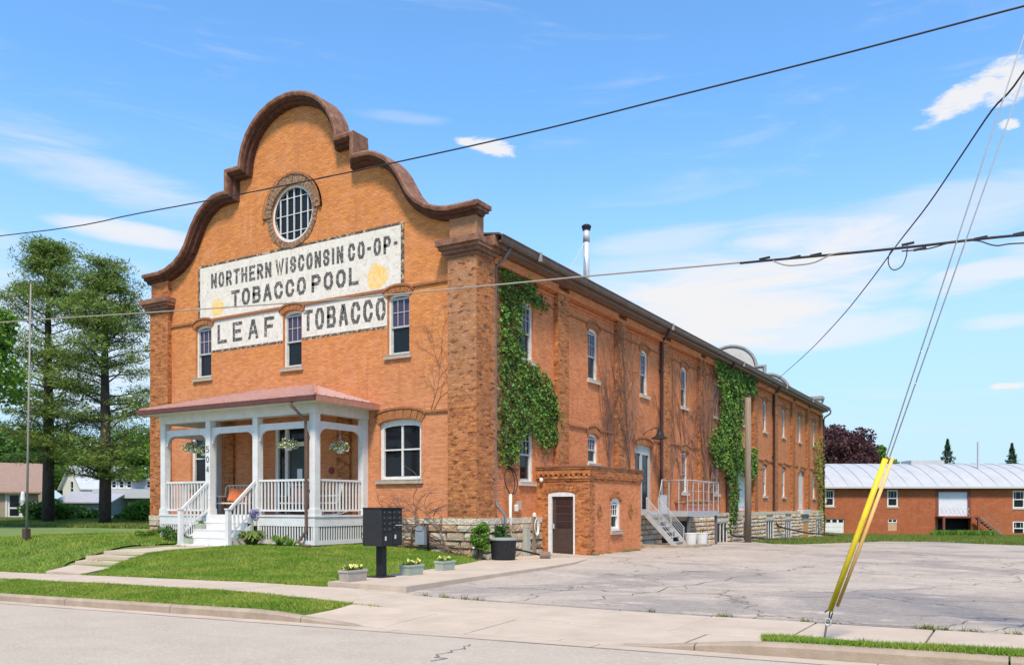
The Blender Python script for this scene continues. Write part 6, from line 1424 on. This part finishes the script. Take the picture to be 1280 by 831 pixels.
bare_vine('thin bare vine branching on the brick right of the upper window', (-1.75, 4.9), 'y', .2, 2, 2.6, 1.0, .88, 3, .009, .5)
bare_vine('bare vine stems creeping over the stone foundation at the corner', (-.5, .35), 'y', -.12, 4, 1.8, 1.5, 1.6, 5, .030, .5)
for i, (y, z, n, L_, sd) in enumerate(((10.2, 2.9, 5, 4.6, 11), (12.0, 3.0, 4, 4.4, 12), (17.6, 1.6, 4, 4.9, 13), (19.2, 2.0, 4, 5.4, 17), (22.6, 2.0, 6, 5.6, 14), (24.2, 2.0, 5, 5.2, 15))):
    bare_vine(['dense bare vine on the side wall right of the small window', 'bare vine around the second pilaster of the side wall', 'bare vine rising behind the steel landing rail', 'bare vine beside the narrow window above the landing', 'tangle of bare vine on the fourth pilaster near the ivy', 'bare vine left edge of the wide ivy'][i], (y, z), 'x', .005 if i in (1, 4) else -.19, n, L_, .55, 1, sd, .02, .45)
# ---- poles and wires
def utility_pole(name, lab, x, y, zb, zt, r0, r1, mt=WOOD):
    T = thing(name, lab, 'pole', (x, y, zb)); MB().tube([(x, y, zb-.1), (x, y, (zb+zt)/2), (x, y, zt)], [r0, (r0+r1)/2, r1], 12).build('shaft', mt, T, smooth=True); return T
px_, py_ = 1.35, ground_hit(935, 679)[1]
r_ = ray(935, 632); t_ = (1.35-CAMX)/r_[0]; py_ = CAMY+t_*r_[1]
T = utility_pole('utility_pole', 'weathered grey wooden pole in front of the ivy covered side wall', 1.35, py_, Z(1.35, py_), S(935, 497, 1.35)[1], .2, .16)
PB = (15.75, -10.6)
T = utility_pole('utility_pole', 'tall wooden street pole outside the right edge holding wires', PB[0], PB[1], .1, 11.2, .18, .12)
MB().box(PB[0]-1.1, PB[0]+1.1, PB[1]-.06, PB[1]+.06, 10.2, 10.32).build('crossarm', WOOD, T)
PL_ = (-30., -10.6); T = utility_pole('utility_pole', 'wooden street pole outside the left edge holding wires', PL_[0], PL_[1], -.3, 11.5, .18, .12)
def wire(name, lab, pts, r, mt, n=30):
    # smooth run through the given points
    P = [Vector(p) for p in pts]; L_ = []
    for i in range(len(P)-1):
        p0, p1, p2, p3 = P[max(i-1, 0)], P[i], P[i+1], P[min(i+2, len(P)-1)]
        for k_ in range(n//(len(P)-1)+2):
            t = k_/(n//(len(P)-1)+2); L_.append(.5*((2*p1)+(p2-p0)*t+(2*p0-5*p1+4*p2-p3)*t*t+(3*p1-p0-3*p2+p3)*t**3))
    L_.append(P[-1]); o = MB().tube(L_, r, 6).build(name, mt, None, smooth=True); o['label'] = lab; o['category'] = 'wire'; return o
yw = -10.5
wire('overhead_wire', 'upper black overhead wire crossing in front of the gable', [(-30, yw, 11.1)]+[(F(px, py, yw)[0], yw, F(px, py, yw)[1]) for px, py in ((0, 295), (180, 265.5), (390, 225), (640, 171), (850, 119), (1060, 66), (1280, 8))]+[(15.75, yw, 2*F(1280, 8, yw)[1]-F(1280, 8, yw)[1]-.02)], .012, WIRE)
lowp = [(0, 403), (180, 391), (400, 376), (610, 357), (730, 345.6)]; low2 = [(730, 345.6), (850, 335), (960, 325), (1060, 316), (1140, 308), (1280, 293)]
wl = wire('overhead_wire', 'pale lower telephone cable running across the brick front', [(-30, yw, 8.0)]+[(F(px, py, yw)[0], yw, F(px, py, yw)[1]) for px, py in lowp+low2[1:]]+[(15.75, yw, 4.72)], .012, WIREP)
wire('overhead_cable', 'thick dark cable bundle at the right end of telephone line', [(F(px, py+.6, yw-.03)[0], yw-.03, F(px, py+.6, yw-.03)[1]) for px, py in ((925, 328.5), (960, 325), (1060, 316), (1140, 308), (1280, 293))]+[(15.75, yw-.03, 4.72)], .016, WIRE)
wire('overhead_cable', 'slack loop of cable hanging below the telephone line', [(F(px, py, yw-.05)[0], yw-.05, F(px, py, yw-.05)[1]) for px, py in ((966, 326), (980, 331), (995, 331.5), (1018, 328), (1040, 318), (1060, 315))], .010, WIREP)
wire('overhead_cable', 'thin slack cable below the line near the right edge', [(F(px, py, yw-.05)[0], yw-.05, F(px, py, yw-.05)[1]) for px, py in ((1127, 314), (1160, 311), (1190, 303), (1221, 301), (1245, 307), (1280, 304))]+[(15.6, yw, 4.6)], .008, WIRE)
lp = [F(px, py, yw-.07) for px, py in ((1134, 306), (1133, 320), (1127, 333), (1117, 337.5), (1111, 331), (1111, 320), (1116, 312), (1126, 309))]
wire('cable_loop', 'thin cable loop hanging where the diagonal wire crosses', [(a, yw-.07, b) for a, b in lp], .007, WIRE)
for i, (px, py) in enumerate(((956, 323.5), (994, 322), (1020, 319), (1135, 305.5), (1150, 312), (1226, 298), (1275, 292.5))):
    x, z = F(px, py, yw-.02); o = MB().tube([(x-.07, yw-.03, z), (x+.07, yw-.03, z+.01)], .016, 7).build('cable_clamp', WIRE, None); o['label'] = ['small black clamp at the far left of the dark cable bundle', 'black clamp second from the left of the cable bundle', 'black clamp third from the left on the cable bundle', 'black clamp directly above the hanging cable loop', 'black splice just right of the hanging cable loop', 'black clamp where the guy wires cross the telephone line', 'black clamp nearest the right edge on the telephone line'][i]; o['category'] = 'clamp'; o['group'] = 'clamps along the telephone line'
# service drop from the eave up to the street pole
e0 = S(976, 470, .6); q = []
def on_line(px, py, f_):                                        # along the straight plan from eave to pole
    A = Vector((.62, e0[0])); B = Vector(PB); r = ray(px, py); d = B-A
    # intersect plan ray with plan segment
    den = r[0]*(-d.y)-r[1]*(-d.x); t = ((A.x-CAMX)*(-d.y)-(A.y-CAMY)*(-d.x))/den; return (CAMX+t*r[0], CAMY+t*r[1], CAMZ+t*r[2])
drop = [(.62, e0[0], e0[1])]+[on_line(px, py, 0) for px, py in ((1010, 440), (1050, 398), (1085, 355), (1122, 305), (1160, 256), (1200, 197), (1240, 138), (1280, 90))]
wire('service_drop', 'thick black service wire sloping from the eave to the upper right', drop+[(PB[0], PB[1], drop[-1][2]+.35)], .017, WIRE)
wire('service_wire', 'thin black wire running along the side wall into the ivy', [(.62, e0[0], e0[1]), (.3, S(958, 484, .2)[0], S(958, 484, .2)[1]), (.2, S(930, 494, .2)[0], S(930, 494, .2)[1]), (.05, S(905, 500, .05)[0], S(905, 500, .05)[1]), (-.05, S(886, 501, 0)[0], S(886, 501, 0)[1])], .022, WIRE)
# guy wires with yellow guards, down to one anchor rod
AN = (G(1028, 798, .17)[0], G(1028, 798, .17)[1])
gy = AN[1]+.05
def gp(px, py): a, b = F(px, py, gy); return Vector((a, gy, b))
T = thing('guy_anchor', 'pair of guy wires with yellow guards anchored in the grass', 'guy wire', (AN[0], AN[1], .15))
rod_top = gp(1035.5, 775)
MB().tube([(AN[0], AN[1], .0), gp(1033, 781)], .013, 7).build('anchor_rod', mat('rusty_rod', (.14, .11, .09), rough=.7, metal=.5), T, smooth=True)
c = gp(1035, 777); MB().tube([c+Vector((.035*math.cos(a), 0, .045*math.sin(a))) for a in np.linspace(0, 6.283, 11)], .009, 6, caps=False).build('eye', GALV, T, smooth=True)
for a, b in (((1036, 774), (1037.5, 764)), ((1038, 774), (1041, 765)), ((1031, 765), (1037, 760))): MB().tube([gp(*a), gp(*b)], .008, 5).build('shackle', WIRE, T, smooth=True)
MB().tube([gp(1037.5, 763), gp(1072, 668), gp(1107, 573)], .033, 10).build('yellow_guard', YEL, T, smooth=True)
g2 = MB().tube([gp(1045.5, 758)+Vector((0, .06, 0)), gp(1081, 665)+Vector((0, .06, 0)), gp(1115, 571)+Vector((0, .06, 0))], .021, 10).build('yellow_guard', YELP, T, smooth=True, label='faded orange yellow guard behind the bright one')
for a, b in (((1107, 573), (1280, 45)), ((1112, 571), (1281, 92))):
    A = gp(*a); B = gp(*b); D = (B-A); MB().tube([A, B, A+D*1.9], .0075, 5).build('guy_strand', GALV, T, smooth=True)
# flag mast on the left lawn
fx_, fy_ = ground_hit(33, 676); FLZ = Z(fx_, fy_)
T = thing('thin_mast', 'thin tall grey metal mast standing by the side path', 'mast', (fx_, fy_, FLZ))
D_m = -ST*(fx_-CAMX)+CT*(fy_-CAMY); zt_ = CAMZ+(632-355)*D_m/FPX
lean = (38.5-33)*D_m/FPX; MB().tube([(fx_, fy_, FLZ), (fx_+lean*CT*.5, fy_+lean*ST*.5, (FLZ+zt_)/2), (fx_+lean*CT, fy_+lean*ST, zt_)], [.042, .036, .024], 8).build('shaft', mat('mast_grey', (.22, .205, .18), (.28, .26, .22), rough=.6), T, smooth=True)
MB().box(fx_-.12, fx_+.12, fy_-.08, fy_+.08, FLZ, FLZ+.4).build('base', DOORB, T)
MB().lathe((fx_, fy_-.12, CAMZ+(632-622)*D_m/FPX-.2), [(.04, 0), (.08, .12), (.06, .36), (.03, .42)], 10).build('cleat_box', mat('white_box', (.6, .6, .58), rough=.6), T)
# ------------------------------------------------------------------ trees
def limb(m, p, d, l, r, n=5, droop=0., curl=.15):
    pts = [Vector(p)]; rs = [r]; d = Vector(d).normalized()
    for i in range(n):
        d = (d+Vector((random.gauss(0, curl), random.gauss(0, curl), random.gauss(0, curl)-droop))).normalized(); pts.append(pts[-1]+d*l/n); rs.append(r*(1-.85*(i+1)/n))
    m.tube(pts, rs, 6, caps=False); return pts
def pine(lab, x, y, h, seed, crown_lo, spread, side=None):
    random.seed(seed); z = Z(x, y); T = thing('pine_tree', lab, 'tree', (x, y, z), 'tall pines left of the warehouse'); m = MB()
    top = [(x, y, z-.3), (x+.1, y, z+h*.3), (x-.15, y+.1, z+h*.6), (x+.05, y, z+h*.85), (x+.2, y, z+h*.97)]
    m.tube(top, [.40, .34, .24, .12, .03], 10)
    C = []; N_ = []
    t = crown_lo
    while t < 1.0:
        zz = z+h*t; fr = (t-crown_lo)/(1-crown_lo); env = (.62+.38*math.sin(math.pi*min(1, fr*1.25)))*(1 if fr < .72 else max(.22, 1-(fr-.72)*2.7)); na = random.uniform(0, 6.283); nl = random.choice((2, 3, 3, 4))
        for j in range(nl):
            a = na+6.283*j/nl+random.gauss(0, .35); L_ = max(.7, spread*env*random.uniform(.55, 1.12)); up = random.uniform(-.02, .22)+.45*fr
            pts = limb(m, (x+random.uniform(-.05, .05), y, zz), (math.cos(a), math.sin(a), up), L_, .085*(1-fr*.55), 7, -.035, .10)
            for s in range(2, 8):
                if s == 2 and random.random() < .5: continue
                for q in range(random.choice((1, 2, 3))):
                    p = pts[s]+Vector((random.gauss(0, .5), random.gauss(0, .5), random.gauss(.12, .12)))
                    limb(m, pts[s], p-pts[s]+Vector((0, 0, .02)), (p-pts[s]).length, .018, 2); C.append(p)
        t += random.uniform(.022, .045)
    m.build('trunk', BARK, T, smooth=True)
    C = np.array([tuple(c) for c in C]); nt = 42
    P = np.repeat(C, nt, 0); R_ = rng.normal(size=P.shape); R_ /= np.linalg.norm(R_, axis=1)[:, None]; rad = (.25+.42*rng.random((len(P), 1))); P = P+R_*rad*np.array([1.35, 1.35, .42])
    V, Fc = leaf_quads(P, .30, .20, normal=(0, 0, 1), nspread=.8); np_mesh('needles', V, Fc, NEED, T, kind='stuff'); return T
x1, y1 = far_point(60, 57); x2, y2 = far_point(131, 56)
pine('tall pine left of pair with trunk behind the thin mast', x1, y1, 18.9, 3, .22, 3.9)
pine('tall pine nearest the warehouse wall left of the facade', x2, y2, 17.7, 8, .17, 4.1)
def broadleaf(name, lab, px, d, h, r, n, size, material, trunk=.3, group=None, squash=1., crown=.35, zb=None, blobs=None, seed=None):
    x, y = far_point(px, d); z = Z(x, y) if zb is None else zb; T = thing(name, lab, 'tree', (x, y, z), group); m = MB(); rd = random.Random(seed or int(px*7+d))
    m.tube([(x, y, z-.3), (x+.1, y, z+h*crown), (x, y, z+h*.8)], [trunk, trunk*.75, trunk*.2], 8); nb = blobs or 26; C = []
    for i in range(nb):
        a = rd.uniform(0, 6.283); e = rd.uniform(-.5, 1); rr = rd.uniform(.35, .9); cx = x+r*rr*math.cos(a)*math.sqrt(max(.1, 1-e*e*.6)); cy = y+r*rr*math.sin(a)*math.sqrt(max(.1, 1-e*e*.6)); cz = z+h*(crown+(1-crown)*.5)+e*h*(1-crown)*.5*.86
        m.tube([(x, y, z+h*crown*1.0), ((x+cx)/2, (y+cy)/2, (z+h*crown+cz)/2+.3), (cx, cy, cz)], [trunk*.4, trunk*.2, .02], 5, caps=False)
        k = n//nb; q = rng.normal(size=(k, 3)); q /= np.linalg.norm(q, axis=1)[:, None]; s = r*rd.uniform(.22, .42); C.append(np.array([cx, cy, cz])+q*np.array([s, s, s*.75*squash])*(.55+.55*rng.random((k, 1))))
    m.build('trunk', BARK, T, smooth=True); C = np.vstack(C); V, Fc = leaf_quads(C, size, .65, normal=(0, 0, .4), nspread=1.); np_mesh('crown', V, Fc, material, T, kind='stuff'); return T
broadleaf('maple_tree', 'bright green leafy tree at the left edge before the pines', -48, 48, 14, 4.2, 16000, .26, LEAF, .3, crown=.25)
broadleaf('maple_tree', 'green leafy tree behind the left pine above the houses', 86, 118, 9.8, 6, 8000, .5, LEAF, .4, crown=.2)
broadleaf('maple_tree', 'mid green tree behind the grey blue house', 165, 112, 7.6, 6, 7000, .5, LEAFM, .4, crown=.2)
broadleaf('maple_tree', 'green tree beyond the brown roofed house on the far left', 12, 98, 10, 6, 8000, .5, LEAFM, .4, crown=.2)
broadleaf('maple_tree', 'bright tree glimpsed between the right pine and the warehouse', 188, 90, 9, 4, 6000, .42, LEAF, .35, crown=.15)
broadleaf('copper_beech', 'dark purple leaved tree behind the white roofed hall', 1053, 118, 13.4, 5.2, 20000, .42, PURP, .4, crown=.2, blobs=40)
broadleaf('maple_tree', 'yellow green tree right of the purple one behind the hall', 1089, 124, 12.0, 3.4, 7000, .42, LEAF, .35, crown=.2)
def spruce(lab, px, d, ytop, w):
    x, y = far_point(px, d); z = -1.3; h = CAMZ+(632-ytop)*d/FPX-z; T = thing('spruce_tree', lab, 'tree', (x, y, z), 'spruce tops behind the white roof'); MB().tube([(x, y, z), (x, y, z+h)], [.22, .02], 6).build('trunk', BARK, T)
    C = []
    for i in range(2600):
        t = rng.random()**.8; a = rng.random()*6.283; lay = (t*14) % 1; r = (1-t)*w*(.55+.45*lay)*(.35+.65*rng.random()**.5)*(1+.25*math.sin(a*5+int(t*14)*2)); C.append((x+r*math.cos(a), y+r*math.sin(a), z+h*(.12+.88*t)-.18*r))
    V, Fc = leaf_quads(np.array(C), .42, .35, normal=(0, 0, 1), nspread=.6); np_mesh('needles', V, Fc, SPRU, T, kind='stuff')
spruce('dark spruce top showing above the middle of the white roof', 1184.5, 118, 549, 4.0)
spruce('dark spruce top showing above the right of the white roof', 1265, 124, 554, 3.8)
o = broadleaf('maple_tree', 'pale green treetop beside the right spruce', 1262, 135, 9.2, 3.0, 3000, .4, LEAF, .3, zb=-1.3)
# ------------------------------------------------------------------ houses on the left
def house(name, lab, px, d, w, dp, hw, hr, wallm, roofm, gable='front', rot=0., wins=(), zb=None, over=.4, door=None):
    """local frame: x to the right, y away; front wall at y=0, centred on px"""
    T = thing(name, lab, 'house', (0, 0, 0)); x0, x1 = -w/2, w/2
    holes = [rect(v) for v in wins]+([rect(door)] if door else [])
    if gable == 'front': out = [(x0, -.8), (x1, -.8), (x1, hw), (0, hw+hr), (x0, hw)]
    else: out = [(x0, -.8), (x1, -.8), (x1, hw), (x0, hw)]
    MB().plate(out, holes, 'y', 0, .2).build('wall', wallm, T)
    MB().box(x0, x0+.2, .201, dp, -.8, hw).box(x1-.2, x1, .201, dp, -.8, hw).box(x0+.2, x1-.2, dp-.2, dp, -.8, hw).build('outer_walls', wallm, T)
    m = MB(); t = .12
    if gable == 'front':
        for s in (-1, 1):
            e = (s*(w/2+over), hw-over*hr/(w/2)); vs = [(0, -over, hw+hr+.06), (e[0], -over, e[1]+.06), (e[0], dp+over, e[1]+.06), (0, dp+over, hw+hr+.06)]; m.add(vs+[(a, b, c-t) for a, b, c in vs], [(0, 1, 2, 3), (4, 7, 6, 5), (0, 4, 5, 1), (1, 5, 6, 2), (2, 6, 7, 3), (3, 7, 4, 0)])
    else:
        for s in (0, 1):
            ye = -over if s == 0 else dp+over; ze = hw-over*hr/(dp/2); vs = [(x0-over, dp/2, hw+hr+.06), (x1+over, dp/2, hw+hr+.06), (x1+over, ye, ze+.06), (x0-over, ye, ze+.06)]; m.add(vs+[(a, b, c-t) for a, b, c in vs], [(0, 1, 2, 3), (4, 7, 6, 5), (0, 4, 5, 1), (1, 5, 6, 2), (2, 6, 7, 3), (3, 7, 4, 0)])
        
        for xx in (x0, x1-.15): MB().plate([(0, hw), (dp, hw), (dp/2, hw+hr-.05)], [], 'x', xx, xx+.15).build('gable_end', wallm, T)
    m.fixn = True; m.build('roof', roofm, T)
    for v in wins:
        a, b, c, e = v; f_ = MB().plate(rect((a-.08, b+.08, c-.08, e+.08)), [rect((a+.06, b-.06, c+.06, (c+e)/2-.03)), rect((a+.06, b-.06, (c+e)/2+.03, e-.06))], 'y', -.03, .08).build('window', WFRAME, T); p = MB().box(a, b, .09, .1, c, e).build('pane', GLS, None); p.parent = f_
    if door:
        a, b, c, e = door; f_ = MB().plate(rect((a-.12, b+.12, c-.05, e+.12)), [rect((a, b, c, e))], 'y', -.04, .06).build('door_frame', WHITE, T); p = MB().box(a, b, .02, .07, c, e).build('door', WHITE, T); k = MB().box(a+.18, b-.18, .0, .019, c+.95, e-.15).box(a+.18, b-.18, .0, .019, c+.25, c+.8).build('pane', GLS, None); k.parent = p
    X, Y = far_point(px, d); T.location = (X, Y, Z(X, Y) if zb is None else zb); T.rotation_euler = (0, 0, TH+rot); ORG_OF.pop(T.name, None); return T
TANW = mat('tan_siding', (.30, .235, .16), (.35, .28, .20), rough=.8, scale=2, stretch=(1, 1, 8)); BRR = mat('brown_shingles', (.26, .165, .12), (.32, .215, .165), rough=.95, scale=5, bump=.4, bscale=30)
WSID = mat('white_siding', (.66, .64, .58), (.56, .54, .49), rough=.7, scale=2, stretch=(1, 1, 9)); WRF = mat('pale_metal_roof', (.60, .61, .63), (.52, .53, .55), rough=.5, scale=2)
BLUW = mat('blue_grey_siding', (.13, .17, .21), (.17, .21, .25), rough=.8, scale=2, stretch=(1, 1, 9)); GRR = mat('grey_shingles', (.30, .30, .34), (.38, .38, .42), rough=.95, scale=4, bump=.4, bscale=30); GRYW = mat('pale_grey_siding', (.44, .45, .47), (.38, .39, .41), rough=.8, scale=2, stretch=(1, 1, 9))
T = house('tan_house', 'tan house with brown shingled roof and white door far left', -30, 66, 8.6, 7, 2.25, 1.25, TANW, BRR, 'side', .55, [(-1.2, -.2, .9, 1.9)], door=(2.1, 3.1, .0, 2.05))
house('tan_house', 'taller brown roofed wing behind the small tan house', -42, 76, 13, 9, 3.55, 1.6, TANW, BRR, 'side', .55, [(2, 3, 1.6, 3.0)])
T = house('white_house', 'steep gabled white house between the two pine trunks', 90, 98, 3.8, 11, 3.4, 2.4, WSID, WRF, 'front', -.55, [(-.35, .35, 2.2, 3.9)])
T = house('blue_house', 'low blue grey garage house with a grey roof behind the shrubs', 104, 84, 5.2, 7, 1.45, 1.0, BLUW, GRR, 'side', 0, [])
T = house('grey_house', 'two storey grey house with a balcony right of the second pine', 168, 88, 7.4, 8, 3.85, .9, GRYW, GRR, 'side', 0, [(-2.4, -1.9, 2.9, 3.6), (-1.6, -1.1, 2.9, 3.6), (-.8, -.3, 2.9, 3.6), (1.3, 1.8, 2.9, 3.6), (-.6, .3, .6, 1.3)])
o = MB().box(-3.7, 3.7, -1.5, -.001, 1.8, 2.75).build('balcony_front', GRYW, None); o.parent = T; o = MB().plate([(-3.65, -.5), (3.65, -.5), (3.65, 1.79), (-3.65, 1.79)], [rect((-.7, .4, .5, 1.4))], 'y', -.06, -.002).build('lower_wall', BLUW, None); o.parent = T
for x in (-3.6, -1.2, 1.6, 3.4): o = MB().box(x, x+.16, -1.45, -1.3, -.8, 1.79).build('porch_post', WHITE, None); o.parent = T
# shrubs before the houses
for i, (px, d, rx, h, n, mt, lab) in enumerate(((44, 60, 1.6, 1.7, 2600, LEAFM, 'green shrub between the tan house and the left pine trunk'), (74, 62, 1.5, 1.7, 3000, LEAF, 'bright green shrub right of the left pine trunk'), (100, 66, 1.8, 1.0, 2600, LEAFM, 'spreading shrub midway between the pine trunks'), (117, 66, 1.2, .8, 1600, LEAF, 'low shrub just left of the right pine trunk'),
     (178, 62, 1.7, 1.8, 3600, LEAF, 'round green shrub beside the stone corner of the warehouse'), (158, 66, 1.6, .7, 1800, LEAFM, 'low dark shrub right of the right pine trunk'))):
    x, y = far_point(px, d); bush('shrub', lab, 'shrub', x, y, rx, rx*.8, h, n, .26, mt)
# rough grass and weeds beyond the lot
def band(name, pts, n, h, material, w=.03, z=None):
    q = sample_poly(pts, n); zz = zland(q[:, 0], q[:, 1])-.05; C = np.column_stack([q, zz]); m = len(C); a = rng.random(m)*6.283; d = np.stack([np.cos(a), np.sin(a), np.zeros(m)], 1); hh = (h*(.5+.8*rng.random(m)))[:, None]; ln = rng.normal(size=(m, 3))*.35*hh; ln[:, 2] = 0
    V = np.empty((m, 3, 3)); V[:, 0] = C-d*w; V[:, 1] = C+d*w; V[:, 2] = C+ln+np.array([0, 0, 1])*hh; return np_mesh(name, V.reshape(-1, 3), np.arange(m*3).reshape(m, 3), material, kind='stuff', label='rough grass beyond the parking lot', category='grass')
ROUGH = mat('rough_grass_blades', (.13, .20, .035), (.25, .27, .07), rough=.8, scale=.5, island=.3, trans=.3, spec=.1)
fe = [tuple(p) for p in far_edge]
band('rough_grass', fe[:9]+[far_point(1330, 84), far_point(1180, 84), far_point(1031, 84), far_point(1012, 79), (.2, 56), (.2, fe[0][1]+1)], 60000, .22, ROUGH, .035)
band('weeds', [far_point(1165, 80), far_point(1245, 80), far_point(1240, 84), far_point(1170, 84)], 3500, .55, LEAF, .09)
band('rough_grass', [far_point(-5, 52), far_point(190, 52), far_point(192, 70), far_point(-5, 68)], 60000, .20, ROUGH, .04)
